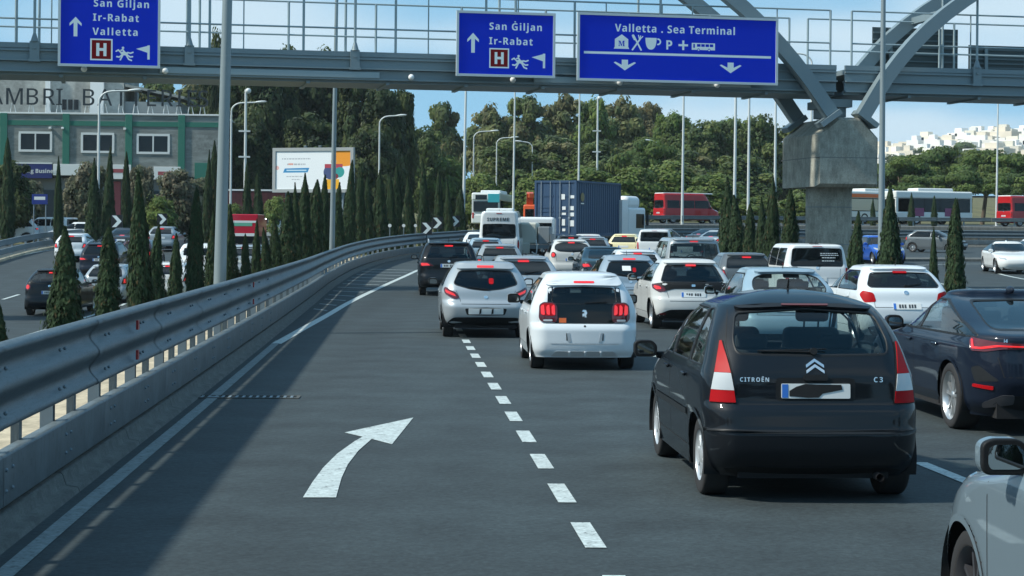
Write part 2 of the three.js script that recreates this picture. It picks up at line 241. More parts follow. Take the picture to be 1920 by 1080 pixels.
// profile runs down the traffic side (out > 0 is towards the traffic)
const THRIE = (() => { const f = []; for (let k = 0; k <= 24; k++) { const t = k / 24; f.push([0.10 + 0.042 * Math.cos(t * Math.PI * 4) * (t < 0.04 || t > 0.96 ? 0.4 : 1), 1.225 - 0.555 * t]); } return [[0.03, 1.235], [0.075, 1.245], ...f, [0.09, 0.657], [0.06, 0.657], ...f.slice().reverse().map(([o, u]) => [o - 0.035, u])]; })();
const FLAT = [[0.05, 0.515], [0.14, 0.52], [0.16, 0.50], [0.16, 0.19], [0.14, 0.17], [0.05, 0.18]];
const PLINTH = [[-0.32, 0.0], [-0.32, 0.14], [0.14, 0.15], [0.165, 0.13], [0.19, 0.05], [0.28, 0.035], [0.31, -0.03]];
{
  const gr = thing('guardrail', 'grey steel crash barrier sweeping along the left kerb of the near road', 'guardrail');
  const len = RAIL.getLength();
  const N = 52;
  for (let k = 0; k < N; k++) {
    const u0 = (k * len / N) / len, u1 = ((k + 1) * len / N - 0.012) / len;
    part('beam', sweep(THRIE, along(RAIL, u0, u1 + 0.0006, 5), true), M.galv, gr);
    part('lower_beam', sweep(FLAT, along(RAIL, u0, u1, 5), true), M.galv, gr);
  }
  const plate = THRIE.slice(2, 27).map(([o, u]) => [o + 0.006, u]);
  for (let k = 1; k < 22; k++) part('splice_plate', sweep([...plate, ...plate.slice().reverse().map(([o, u]) => [o - 0.005, u])], along(RAIL, k / N - 0.0009, k / N + 0.0007, 2), true), M.galv, gr);
  const bolts = [];
  for (let s = 1; s < len - 20; s += 2.15) {
    const p = RAIL.getPointAt(s / len), t = RAIL.getTangentAt(s / len), a = Math.atan2(t.x, t.z), y = H(p.x, -p.z);
    part('post', tr(merge([bx(-0.05, 0.05, 0.1, 1.18, -0.045, -0.039), bx(-0.05, 0.05, 0.1, 1.18, 0.039, 0.045), bx(-0.004, 0.004, 0.1, 1.18, -0.039, 0.039)]), p.x, y, p.z, 0, a), M.galvDark, gr);
    if (s < 60) { const q = RAIL.getPointAt((s + 0.85) / len); part('spacer_block', tr(bx(-0.06, 0.0, 0.15, 0.7, -0.05, 0.05), q.x, H(q.x, -q.z), q.z, 0, a), M.galv, gr); }
    const nx = -t.z, nz = t.x;
    if (s < 45) for (const [o, u] of [[0.112, 1.07], [0.112, 0.77], [0.162, 0.42], [0.162, 0.28]]) for (const e of [-0.1, 0.1]) bolts.push(tr(new THREE.SphereGeometry(0.015, 6, 4), p.x + nx * o + t.x * e, y + u, p.z + nz * o + t.z * e));
  }
  part('bolt_heads', merge(bolts), M.galvDark, gr);
  for (const s of [26.2, 40]) { const p = RAIL.getPointAt(s / len), t = RAIL.getTangentAt(s / len), a = Math.atan2(t.x, t.z); for (const y of [0.74, 1.03]) part('red_reflector', tr(bx(-0.165, -0.146, y, y + 0.09, -0.05, 0.05), p.x, H(p.x, -p.z), p.z, 0, a), M.redRef, gr); }
  const kb = thing('kerb', 'long concrete kerb and plinth under the guardrail', 'kerb');
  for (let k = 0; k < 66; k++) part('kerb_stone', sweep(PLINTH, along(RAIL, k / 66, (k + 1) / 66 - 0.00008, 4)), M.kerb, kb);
}
// far barrier of the left road
{
  const c = curve([[-24.5, 45], [-25.6, 80], [-27, 98], [-29.2, 130], [-30.5, 170], [-29, 210]]), len = c.getLength();
  const b = thing('guardrail', 'dark grey steel barrier on the far side of the left road', 'guardrail');
  for (let k = 0; k < 24; k++) { part('beam', sweep([[0.1, 1.0], [0.13, 0.98], [0.09, 0.86], [0.13, 0.74], [0.1, 0.66], [0.05, 0.66], [0.05, 1.0]], along(c, k / 24, (k + 1) / 24 - 0.0004, 3), true), M.galvDark, b); part('lower_beam', sweep([[0.1, 0.52], [0.12, 0.5], [0.12, 0.24], [0.1, 0.22], [0.05, 0.22], [0.05, 0.52]], along(c, k / 24, (k + 1) / 24 - 0.0004, 3), true), M.galvDark, b); }
  for (let s = 1; s < len; s += 4) { const p = c.getPointAt(s / len); part('post', tr(bx(-0.05, 0.05, -0.3, 0.98, -0.05, 0.05), p.x, H(p.x, -p.z), p.z), M.galvDark, b); }
  const kb = thing('kerb', 'sunlit pale kerb along the far side of the left road', 'kerb');
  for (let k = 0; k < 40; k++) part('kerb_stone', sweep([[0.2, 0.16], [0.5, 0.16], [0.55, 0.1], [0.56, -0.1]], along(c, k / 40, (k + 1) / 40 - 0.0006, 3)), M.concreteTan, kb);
}
// retaining wall below the upper road
{
  const c = curve(range(-1, 72, 24).map((x) => [x, WALLD(x) + 0.9])), w = thing('retaining_wall', 'low grey concrete wall below the upper road with the buses', 'wall');
  M.wall = std([0.30, 0.31, 0.30], 0.9, { map: concTex });
  for (let k = 0; k < 26; k++) part('wall_panel', sweep([[0.0, -0.4], [0, 1.38], [0.06, 1.42], [0.3, 1.42], [0.34, 1.36], [0.34, -0.4]], along(c, k / 26, (k + 1) / 26 - 0.0004, 4)), M.wall, w);
  const f = thing('guardrail', 'grey steel barrier along the edge of the upper road, in front of the red minibus', 'guardrail');
  const c2 = curve(range(0, 72, 24).map((x) => [x, WALLD(x) + 4.2])), len = c2.getLength();
  for (let k = 0; k < 18; k++) part('beam', sweep([[0.1, 0.82], [0.13, 0.8], [0.09, 0.68], [0.13, 0.56], [0.1, 0.5], [0.05, 0.5], [0.05, 0.82]], along(c2, k / 18, (k + 1) / 18 - 0.0006, 3), true), M.galv, f);
  for (let s = 1; s < len; s += 4) { const p = c2.getPointAt(s / len); part('post', tr(bx(-0.05, 0.05, -0.3, 0.78, -0.05, 0.05), p.x, H(p.x, -p.z), p.z), M.galvDark, f); }
}
// ---------------------------------------------------------------- footbridge
const BTURN = 0.2, BORG = V(1, 0, -62.05);                             // turn of the bridge and the middle of its near face
const bridgeX = (px) => { const q = px2(px, 100)[0]; const X = q * 61.85 / (1 - 0.203 * q); return (X - 1) / Math.cos(BTURN); };
M.steel = std([0.21, 0.27, 0.29], 0.5, { metalness: 0.25, bumpMap: smear, bumpScale: 0.002 });
M.steelLight = std([0.31, 0.39, 0.41], 0.5, { metalness: 0.25 });
M.steelDark = M.steel;
{
  const br = thing('footbridge', 'grey steel footbridge with arch ribs and railings spanning the road', 'footbridge', [BORG.x, 0, BORG.z], BTURN);
  const x0 = -26, x1 = 27, gap0 = bridgeX(1568), gap1 = bridgeX(1584);
  const W = 2.6;                                                        // deck from z = 0 (near) to z = -W
  for (const [a, b] of [[x0, gap0], [gap1, x1]]) {
    part('deck', bx(a, b, 7.55, 7.72, -W, 0.0), M.steel, br);
    part('kick_plate', bx(a, b, 7.70, 7.86, -0.04, 0.05), M.steel, br);
    part('kick_plate', bx(a, b, 7.70, 7.86, -W - 0.05, -W + 0.04), M.steel, br);
    part('edge_girder', merge([bx(a, b, 7.32, 7.69, -0.05, 0.02), bx(a, b, 7.28, 7.33, -0.2, 0.16), bx(a, b, 7.60, 7.64, -0.04, 0.10)]), M.steel, br);
    part('lower_girder', merge([bx(a, b, 6.98, 7.27, -0.1, 0.0), bx(a, b, 6.94, 7.0, -0.22, 0.1)]), M.steel, br);
    part('edge_girder', bx(a, b, 6.95, 7.6, -W - 0.04, -W + 0.04), M.steel, br);
    part('soffit', bx(a, b, 6.86, 6.97, -W + 0.1, -0.15), M.steelDark, br);
    for (let x = Math.ceil(a / 2.6) * 2.6; x < b; x += 2.6) part('cross_beam', bx(x - 0.06, x + 0.06, 6.80, 6.9, -W + 0.02, -0.04), M.steelDark, br);
  }
  for (const [a, b] of [[300, 711], [1000, 1406]]) part('cable_duct', rbx(bridgeX(a), bridgeX(b), 7.0, 7.2, 0.02, 0.14, 0.01), M.steelLight, br);
  // railings on both edges: two rails and posts
  const hangers = [-235, 65, 355, 665, 965, 1236, 1829].map(bridgeX);
  for (const z of [-0.02, -W + 0.02]) {
    const runs = z > -1 ? [[x0, bridgeX(1557)], [bridgeX(1597), x1]] : [[x0, bridgeX(1528)], [bridgeX(1564), x1]];
    for (const [a, b] of runs) {
      for (const y of [9.74, 8.62]) part('rail', bar(V(a, y, z), V(b, y, z), 0.03, 0.03, 8), M.steelLight, br);
      const n = Math.round((b - a) / 2.95);
      for (let k = 0; k <= n; k++) { const x = mix(a, b, k / n); part('railing_post', bar(V(x, 7.7, z), V(x, 9.74, z), 0.042, 0.042, 8), M.steelLight, br); }
      if (z > -1) for (let k = 0; k < n; k++) { const x = mix(a, b, (k + 0.36) / n); part('baluster', bar(V(x, 7.7, z), V(x, 9.74, z), 0.024, 0.024, 6), M.steelLight, br); }
    }
  }
  for (const x of hangers) for (const z of [0.12, -W - 0.12]) {
    const hg = part('hanger', bar(V(x, 7.95, z), V(x, 13.5, z), 0.045, 0.045, 8), M.steelLight, br);
    part('clevis', merge([tr(new THREE.CylinderGeometry(0.05, 0.13, 0.26, 10), x, 8.02, z), bx(x - 0.15, x + 0.15, 7.3, 7.9, z - 0.06, z + 0.06), bx(x - 0.19, x + 0.19, 7.26, 7.34, z - 0.08, z + 0.08), tr(new THREE.CylinderGeometry(0.05, 0.05, 0.2, 10), x, 7.7, z, Math.PI / 2)]), M.steel, hg);
  }
  // arch ribs: box sections springing from the pier
  const rib = (xa, xb, z, prof) => {
    const L = xb - xa, f = pchip(prof), pts = range(0, 1, 40).map((t) => { const u = t < 0.5 ? 2 * t * t : 1 - 2 * (1 - t) * (1 - t); return V(xa + L * u, 6.15 + f(Math.min(u, 1 - u) * Math.abs(L)), z); }), w = 0.42, h = 0.46, pos = [], idx = [];
    pts.forEach((p, i) => { const a = pts[Math.max(0, i - 1)], b = pts[Math.min(40, i + 1)], tx = b.x - a.x, ty = b.y - a.y, l = Math.hypot(tx, ty), nx = -ty / l, ny = tx / l; for (const [u, v] of [[h / 2, -w / 2], [h / 2, w / 2], [h / 2, w / 2], [-h / 2, w / 2], [-h / 2, w / 2], [-h / 2, -w / 2], [-h / 2, -w / 2], [h / 2, -w / 2]]) pos.push(p.x + nx * u, p.y + ny * u, p.z + v); });
    for (let i = 0; i < 40; i++) for (const j of [0, 2, 4, 6]) { const a = i * 8 + j, c = a + 8; idx.push(a, c, a + 1, a + 1, c, c + 1); }
    const m = part('arch_rib', meshOf(pos, idx, pos.reduce((u, v, i) => (i % 3 === 0 ? u.push(pos[i], pos[i + 1]) : 0, u), [])), M.steel, br);
    return m;
  };
  const sp = bridgeX(1552), sq = bridgeX(1612);
  for (const z of [0.35, -W - 0.35]) { rib(sp - 31.3, sp, z, [[0, 0], [0.9, 1.2], [1.9, 2.33], [2.8, 3.2], [3.8, 4.0], [6, 5.45], [10, 7.2], [15.65, 8.0]]); rib(sq, sq + 29, z, [[0, 0], [1.0, 1.55], [2.3, 2.98], [3.6, 4.0], [6, 5.4], [10, 7.0], [14.5, 7.6]]); }
  for (const [x, y] of [[sp - 6.2, 11.65], [sq + 3.2, 9.8], [sq + 8, 12.5]]) part('arch_brace', bx(x - 0.12, x + 0.12, y - 0.12, y + 0.12, -W - 0.15, 0.15), M.steel, br);
  // bearings between the ribs and the pier head
  const cxp = (sp + sq) / 2;
  for (const z of [0.35, -W - 0.35]) {
    part('bearing', tr(bx(-0.42, 0.42, -0.09, 0.09, -0.34, 0.34), sp - 0.1, 6.0, z, 0, 0, 0.62), M.steel, br);
    part('bearing', tr(bx(-0.42, 0.42, -0.09, 0.09, -0.34, 0.34), sq + 0.08, 6.0, z, 0, 0, -0.62), M.steel, br);
  }
  part('bearing', merge([bx(cxp - 0.45, cxp + 0.45, 6.45, 6.72, -W + 0.3, -0.3), bx(cxp - 0.3, cxp + 0.3, 6.12, 6.45, -W + 0.5, -0.5)]), M.steelDark, br);
  // concrete pier: a chamfered head with a ridged top on a round column
  const pr = thing('bridge_pier', 'pale concrete bridge pier with chamfered head on a round column', 'bridge pier', [BORG.x + Math.cos(BTURN) * cxp + Math.sin(BTURN) * (-W / 2), 0, BORG.z - Math.sin(BTURN) * cxp - Math.cos(BTURN) * W / 2], BTURN);
  const head = new THREE.Shape([[-1.02, 3.78], [1.02, 3.78], [1.02, 5.32], [0.42, 5.95], [-0.35, 5.95], [-1.02, 5.4]].map(([x, y]) => new THREE.Vector2(x, y)));
  const hg = new THREE.ExtrudeGeometry(head, { depth: 3.3, bevelEnabled: true, bevelSize: 0.10, bevelThickness: 0.16, bevelSegments: 1, steps: 1 });
  { const p = hg.attributes.position, n = hg.attributes.normal, uv = hg.attributes.uv; hg.translate(0, 0, -1.65); for (let i = 0; i < p.count; i++) uv.setXY(i, (Math.abs(n.getX(i)) > 0.6 ? p.getZ(i) : p.getX(i)) / 2.3, p.getY(i) / 2.3); }
  M.pier = std([0.62, 0.63, 0.57], 0.92, { map: concTex, bumpMap: grit, bumpScale: 0.004 });
  const hm = part('pier_head', hg, M.pier, pr);
  part('casting_joint', merge([bx(-1.125, 1.125, 4.66, 4.685, -1.812, 1.812)]), std([0.16, 0.165, 0.16], 0.9), hm);
  const cg = new THREE.CylinderGeometry(0.80, 0.80, 4.2, 40, 1); { const uv = cg.attributes.uv; for (let i = 0; i < uv.count; i++) uv.setXY(i, uv.getX(i) * 2.4, uv.getY(i) * 2); }
  part('column', tr(cg, 0, 1.75, 0), M.pier, pr);
  for (const y of [1.7, 3.0]) part('cable_strap', tr(new THREE.TorusGeometry(0.8, 0.012, 6, 40), 0, y, 0, Math.PI / 2), M.galvDark, pr);
}
// ---------------------------------------------------------------- overhead signs
const SIGNBLUE = '#0430c8', SIGNWHITE = '#eaf5f4';
const arrowUp = (c, x, y, w, h) => { c.beginPath(); const s = w * 0.16; c.moveTo(x, y); c.lineTo(x + w / 2, y + h * 0.33); c.lineTo(x + w / 2, y + h * 0.47); c.lineTo(x + s, y + h * 0.3); c.lineTo(x + s, y + h); c.lineTo(x - s, y + h); c.lineTo(x - s, y + h * 0.3); c.lineTo(x - w / 2, y + h * 0.47); c.lineTo(x - w / 2, y + h * 0.33); c.closePath(); c.fill(); };
const arrowDown = (c, x, y, w, h) => { c.beginPath(); c.moveTo(x, y + h); c.lineTo(x - w / 2, y + h * 0.28); c.lineTo(x - w * 0.42, y + h * 0.2); c.lineTo(x - w * 0.14, y + h * 0.48); c.lineTo(x - w * 0.14, y); c.lineTo(x + w * 0.14, y); c.lineTo(x + w * 0.14, y + h * 0.48); c.lineTo(x + w * 0.42, y + h * 0.2); c.lineTo(x + w / 2, y + h * 0.28); c.closePath(); c.fill(); };
const hospital = (c, x, y, s) => { c.fillStyle = SIGNWHITE; c.fillRect(x, y, s, s); c.fillStyle = '#7c0f14'; c.fillRect(x + s * 0.07, y + s * 0.07, s * 0.86, s * 0.86); c.fillStyle = SIGNWHITE; c.fillRect(x + s * 0.27, y + s * 0.2, s * 0.14, s * 0.6); c.fillRect(x + s * 0.59, y + s * 0.2, s * 0.14, s * 0.6); c.fillRect(x + s * 0.3, y + s * 0.43, s * 0.4, s * 0.13); };
const racecourse = (c, x, y, s) => {                                     // galloping horse with rider
  c.lineCap = 'round'; c.lineJoin = 'round'; c.strokeStyle = c.fillStyle = SIGNWHITE; c.lineWidth = s * 0.09;
  c.beginPath(); c.ellipse(x + s * 0.48, y + s * 0.52, s * 0.22, s * 0.11, 0.12, 0, 7); c.fill();
  const l = (...p) => { c.beginPath(); c.moveTo(x + p[0] * s, y + p[1] * s); for (let i = 2; i < p.length; i += 2) c.lineTo(x + p[i] * s, y + p[i + 1] * s); c.stroke(); };
  l(0.32, 0.5, 0.14, 0.32, 0.02, 0.4); l(0.36, 0.6, 0.2, 0.74, 0.06, 0.72); l(0.4, 0.62, 0.26, 0.9); l(0.62, 0.58, 0.82, 0.72, 0.96, 0.7); l(0.6, 0.62, 0.74, 0.86, 0.9, 0.92); l(0.68, 0.46, 0.84, 0.5, 0.98, 0.44); l(0.5, 0.44, 0.4, 0.3, 0.3, 0.34); l(0.5, 0.46, 0.42, 0.58);
  c.beginPath(); c.arc(x + s * 0.41, y + s * 0.19, s * 0.075, 0, 7); c.fill();
};
const golfFlag = (c, x, y, s) => { c.fillStyle = SIGNWHITE; c.fillRect(x + s * 0.78, y, s * 0.16, s); c.beginPath(); c.moveTo(x + s * 0.94, y); c.lineTo(x, y + s * 0.27); c.lineTo(x + s * 0.94, y + s * 0.58); c.fill(); };
const spaced = (c, text, x, y, gap) => { for (const ch of text) { c.fillText(ch, x, y); x += c.measureText(ch).width + gap; } };
const signSpaced = (c, text, x, y, size, width) => { c.font = `bold ${size}px sans-serif`; let w = 0; for (const ch of text) w += c.measureText(ch).width; spaced(c, text, x, y, (width - w) / text.length); };
function overheadSign(p0, p1, yTop, yBot, draw, label) {
  const xa = bridgeX(p0), xb = bridgeX(p1), w = xb - xa, h = yTop - yBot, xm = (xa + xb) / 2, ct = Math.cos(BTURN), st = Math.sin(BTURN), zz = 0.72;
  const s = thing('overhead_road_sign', label, 'road sign', [BORG.x + ct * xm + st * zz, yBot, BORG.z - st * xm + ct * zz], BTURN, 'blue direction signs on the footbridge');
  const tex = canvasTex(Math.round((p1 - p0) * 4), Math.round((p1 - p0) * 4 * h / w), draw);
  const g = new THREE.PlaneGeometry(w - 0.1, h - 0.1); g.translate(0, h / 2, 0.034);
  part('sign_panel', merge([bx(-w / 2, w / 2, 0, h, -0.02, 0.03)]), M.steelLight, s);
  part('sign_face', g, phys([1, 1, 1], 0.6, { map: tex, specularIntensity: 0.3 }), s);
  const fr = std([0.55, 0.62, 0.64], 0.5);
  part('sign_frame', merge([bx(-w / 2 - 0.03, w / 2 + 0.03, -0.03, 0.05, -0.03, 0.06), bx(-w / 2 - 0.03, w / 2 + 0.03, h - 0.05, h + 0.03, -0.03, 0.06), bx(-w / 2 - 0.03, -w / 2 + 0.05, 0.05, h - 0.05, -0.03, 0.06), bx(w / 2 - 0.05, w / 2 + 0.03, 0.05, h - 0.05, -0.03, 0.06)]), fr, s);
  for (const x of [-w * 0.36, w * 0.36]) part('bracket', merge([bx(x - 0.05, x + 0.05, 0.1, h - 0.1, -0.12, -0.03), bx(x - 0.04, x + 0.04, 0.25, 0.35, -0.62, -0.1), bx(x - 0.04, x + 0.04, h * 0.45, h * 0.45 + 0.1, -0.66, -0.1)]), M.steel, s);
  return s;
}
overheadSign(112, 298, 9.62, 7.12, (c, w, h) => {
  c.fillStyle = SIGNBLUE; c.fillRect(0, 0, w, h); c.fillStyle = SIGNWHITE; const k = w / 178;
  const Y = (py) => (py - (-22)) * k;
  signSpaced(c, 'San Ġiljan', 59 * k, Y(13.5), 19 * k, 105 * k); signSpaced(c, 'Ir-Rabat', 58 * k, Y(40.5), 19 * k, 87 * k); signSpaced(c, 'Valletta', 58 * k, Y(67), 19 * k, 86 * k);
  arrowUp(c, 27 * k, Y(34), 22 * k, 37 * k); hospital(c, 54 * k, Y(74), 41 * k); racecourse(c, 101 * k, Y(84), 32 * k); golfFlag(c, 138 * k, Y(84), 27 * k);
}, 'blue sign with three place names and an H, far left on the bridge');
overheadSign(850, 1030, 9.2, 7.13, (c, w, h) => {
  c.fillStyle = SIGNBLUE; c.fillRect(0, 0, w, h); c.fillStyle = SIGNWHITE; const k = w / 180, Y = (py) => (py - 28) * k;
  signSpaced(c, 'San Ġiljan', 57 * k, Y(58), 19 * k, 104 * k); signSpaced(c, 'Ir-Rabat', 57 * k, Y(86), 19 * k, 86 * k);
  arrowUp(c, 27 * k, Y(65), 22 * k, 38 * k); hospital(c, 58 * k, Y(93), 38 * k); racecourse(c, 101 * k, Y(101), 32 * k); golfFlag(c, 139 * k, Y(101), 28 * k);
}, 'blue sign with two place names and an H, middle of the bridge');
overheadSign(1074, 1443, 9.27, 7.08, (c, w, h) => {
  c.fillStyle = SIGNBLUE; c.fillRect(0, 0, w, h); c.fillStyle = SIGNWHITE; const k = w / 369, Y = (py) => (py - 36) * k;
  signSpaced(c, 'Valletta . Sea Terminal', 65 * k, Y(65), 19.5 * k, 228 * k);
  c.fillRect(8 * k, Y(103), 352 * k, 4.5 * k);
  arrowDown(c, 84 * k, Y(117), 42 * k, 20 * k); arrowDown(c, 283 * k, Y(117), 42 * k, 20 * k);
  // museum, fork and knife, cup, P, plus, bus
  const x0 = 63 * k, y0 = Y(70); c.beginPath(); c.moveTo(x0 + 15 * k, y0); c.lineTo(x0 + 27 * k, y0 + 9 * k); c.lineTo(x0 + 27 * k, y0 + 23 * k); c.lineTo(x0 + 29 * k, y0 + 27 * k); c.lineTo(x0, y0 + 27 * k); c.lineTo(x0 + 2 * k, y0 + 23 * k); c.lineTo(x0 + 2 * k, y0 + 9 * k); c.fill();
  c.fillStyle = SIGNBLUE; c.font = `bold ${14 * k}px serif`; c.fillText('M', x0 + 8 * k, y0 + 22 * k); c.fillStyle = c.strokeStyle = SIGNWHITE;
  c.lineCap = 'round'; c.lineWidth = 3.2 * k; const l = (a, b, e, f) => { c.beginPath(); c.moveTo((98 + a) * k, Y(70 + b)); c.lineTo((98 + e) * k, Y(70 + f)); c.stroke(); };
  l(0, 28, 14, 8); l(16, 28, 2, 2); c.lineWidth = 2 * k; l(13, 9, 11, 1); l(13, 9, 15, 2); l(13, 9, 19, 3); c.lineWidth = 5 * k; l(1, 2, 4, 8);
  c.beginPath(); c.moveTo(122 * k, Y(75)); c.lineTo(143 * k, Y(75)); c.quadraticCurveTo(143 * k, Y(97), 132 * k, Y(97)); c.quadraticCurveTo(122 * k, Y(97), 122 * k, Y(75)); c.fill(); c.lineWidth = 3 * k; c.beginPath(); c.arc(145 * k, Y(82), 5 * k, -1.5, 1.5); c.stroke();
  c.font = `bold ${24 * k}px sans-serif`; c.fillText('P', 159 * k, Y(96)); c.lineWidth = 4 * k; c.lineCap = 'butt'; c.beginPath(); c.moveTo(184 * k, Y(87)); c.lineTo(202 * k, Y(87)); c.moveTo(193 * k, Y(78)); c.lineTo(193 * k, Y(96)); c.stroke();
  c.fillRect(209 * k, Y(82), 44 * k, 13 * k); c.fillStyle = SIGNBLUE; for (let i = 0; i < 4; i++) c.fillRect((219 + i * 8) * k, Y(84), 6.6 * k, 5 * k); c.fillRect(212 * k, Y(84), 3 * k, 7 * k); c.beginPath(); c.arc(222 * k, Y(94.5), 2.3 * k, 0, 7); c.arc(242 * k, Y(94.5), 2.3 * k, 0, 7); c.fill(); c.fillStyle = SIGNWHITE; c.beginPath(); c.arc(222 * k, Y(95), 1.6 * k, 0, 7); c.fill(); c.beginPath(); c.arc(242 * k, Y(95), 1.6 * k, 0, 7); c.fill();
}, 'wide blue direction sign with two down arrows beside the arch rib');
// backs of two signs for the opposite traffic
for (const [p0, p1, yt, yb, label] of [[1645, 1811, 9.6, 7.75, 'dark ribbed back of a road sign behind the crossing arch ribs'], [1835, 1992, 9.05, 7.75, 'dark ribbed back of a road sign cut off by the right edge']]) {
  const xa = bridgeX(p0) + 1.15, xb = bridgeX(p1) + 1.2, w = xb - xa, h = yt - yb, ct = Math.cos(BTURN), st = Math.sin(BTURN), zz = -3.25, xm = (xa + xb) / 2;
  const s = thing('sign_back', label, 'road sign', [BORG.x + ct * xm + st * zz, yb, BORG.z - st * xm + ct * zz], BTURN, 'backs of the opposite signs');
  const dk = std([0.05, 0.075, 0.08], 0.6), dl = std([0.10, 0.14, 0.15], 0.6);
  part('sign_panel', bx(-w / 2, w / 2, 0, h, -0.03, 0), dk, s);
  for (let k = 0; k < 7; k++) part('rib', bx(-w / 2 + 0.03, w / 2 - 0.03, 0.1 + k * (h - 0.2) / 6.5, 0.16 + k * (h - 0.2) / 6.5, 0.002, 0.05), dl, s);
  for (const x of [-w * 0.3, w * 0.3]) part('bracket', merge([bx(x - 0.06, x + 0.06, -0.2, h - 0.05, 0.052, 0.14), bx(x - 0.05, x + 0.05, 0.05, 0.17, 0.14, 0.6)]), M.steel, s);
}
// small white lamps under the signs
for (const [p, lab] of [[158, 'under the far left blue sign, its left one'], [310, 'just right of the far left blue sign'], [770, 'left of the middle blue sign'], [960, 'under the middle blue sign'], [1160, 'under the left arrow of the wide blue sign'], [1342, 'under the right arrow of the wide blue sign']]) {
  const xm = bridgeX(p), ct = Math.cos(BTURN), st = Math.sin(BTURN), zz = 0.2;
  const s = thing('bridge_lamp', 'white round bridge lamp ' + lab, 'lamp', [BORG.x + ct * xm + st * zz, 7.06, BORG.z - st * xm + ct * zz], BTURN, 'round lamps along the bridge girder');
  part('globe', new THREE.SphereGeometry(0.1, 14, 10), std([0.85, 0.87, 0.85], 0.3), s);
  part('arm', bar(V(0, 0, -0.2), V(0, 0, -0.06), 0.03), M.steel, s);
}
// ---------------------------------------------------------------- cars: a shell of plan outlines stacked from sill to roof
// car axes: x to the right, y up, z towards the rear; z = 0 half way along, y = 0 the road
class Shell {
  constructor(s, q) {
    this.s = s; this.q = q;
    for (const k of ['zr', 'zf', 'w', 'rr', 'rf']) this[k] = pchip(s[k]);
    this.cache = new Map();
  }
  plan(x, z) { const s = this.s, a = Math.max(0, (z - s.pz) / (s.L - s.pz)), b = Math.max(0, (-z - s.pz) / (s.L - s.pz)); return x * (1 - (s.pr ?? 0.06) * a * a - (s.pf ?? 0.08) * b * b); }
  sec(y) {                                                              // half outline at height y, from the middle of the rear to the middle of the front
    const key = Math.round(y * 2000);
    if (this.cache.has(key)) return this.cache.get(key);
    const s = this.s, q = this.q, zr = this.zr(y), zf = this.zf(y), w = this.w(y), rr = Math.min(this.rr(y), w * 0.85), rf = Math.min(this.rf(y), w * 0.85), cR = s.cr ?? 0.05, cF = s.cf ?? 0.1, pts = [];
    const half = Math.max(0.05, (zr - zf) / 2 - 0.02), rzr = Math.min(rr * (s.rrk ?? 1.15), half * 0.8), rzf = Math.min(rf * (s.rfk ?? 1.3), half * 0.8);
    const add = (x, z) => pts.push([this.plan(x, z), z, 0]);
    for (let i = 0; i < q.nr; i++) { const x = (w - rr) * i / q.nr; add(x, zr - cR * (x / w) ** 2); }
    const z1 = zr - cR * ((w - rr) / w) ** 2, z2 = zf + cF * ((w - rf) / w) ** 2;
    for (let i = 0; i < q.nc; i++) { const a = i / q.nc * Math.PI / 2; add(w - rr + rr * Math.sin(a), z1 - rzr * (1 - Math.cos(a))); }
    for (let i = 0; i < q.ns; i++) { const t = i / q.ns; add(w, mix(z1 - rzr, z2 + rzf, t)); }
    for (let i = 0; i < q.nc; i++) { const a = i / q.nc * Math.PI / 2; add(w - rf + rf * Math.cos(a), z2 + rzf - rzf * Math.sin(a)); }
    for (let i = 0; i <= q.nr; i++) { const x = (w - rf) * (1 - i / q.nr); add(x, zf + cF * (x / w) ** 2); }
    let run = 0; for (let i = 1; i < pts.length; i++) { run += Math.hypot(pts[i][0] - pts[i - 1][0], pts[i][1] - pts[i - 1][1]); pts[i][2] = run; }
    pts.total = run; this.cache.set(key, pts);
    return pts;
  }
  // points of the surface: rear / front by arc length from the centre line, side by z
  at(space, u, y) {
    y = clamp(y, this.s.y0, this.s.yE);
    const p = this.sec(y), sg = Math.sign(u) || 1;
    if (space === 'rear' || space === 'front') {
      let s = Math.abs(u), n = p.length; if (space === 'front') s = p.total - s;
      let i = 1; while (i < n - 1 && p[i][2] < s) i++;
      const t = clamp((s - p[i - 1][2]) / (p[i][2] - p[i - 1][2] || 1));
      return V(sg * mix(p[i - 1][0], p[i][0], t), y, mix(p[i - 1][1], p[i][1], t));
    }
    const i0 = this.q.nr; let i = i0 + 1; while (i < p.length - 1 && p[i][1] > u) i++;
    const t = clamp((p[i - 1][1] - u) / (p[i - 1][1] - p[i][1] || 1));
    return V(mix(p[i - 1][0], p[i][0], t), y, u);
  }
  normal(space, u, y) {
    const e = 0.012, a = this.at(space, u + e, y).sub(this.at(space, u - e, y)), b = this.at(space, u, y + e).sub(this.at(space, u, y - e)), n = a.cross(b).normalize(), p = this.at(space, u, y);
    const out = space === 'side' ? V(1, 0.2, 0) : space === 'rear' ? V(p.x * 0.5, 0.3, 1) : V(p.x * 0.5, 0.3, -1);
    return n.dot(out) < 0 ? n.negate() : n;
  }
}
const inside = (poly, x, y) => { let c = false; for (let i = 0, j = poly.length - 1; i < poly.length; j = i++) { const [a, b] = poly[i], [e, f] = poly[j]; if (b > y !== f > y && x < (e - a) * (y - b) / (f - b) + a) c = !c; } return c; };
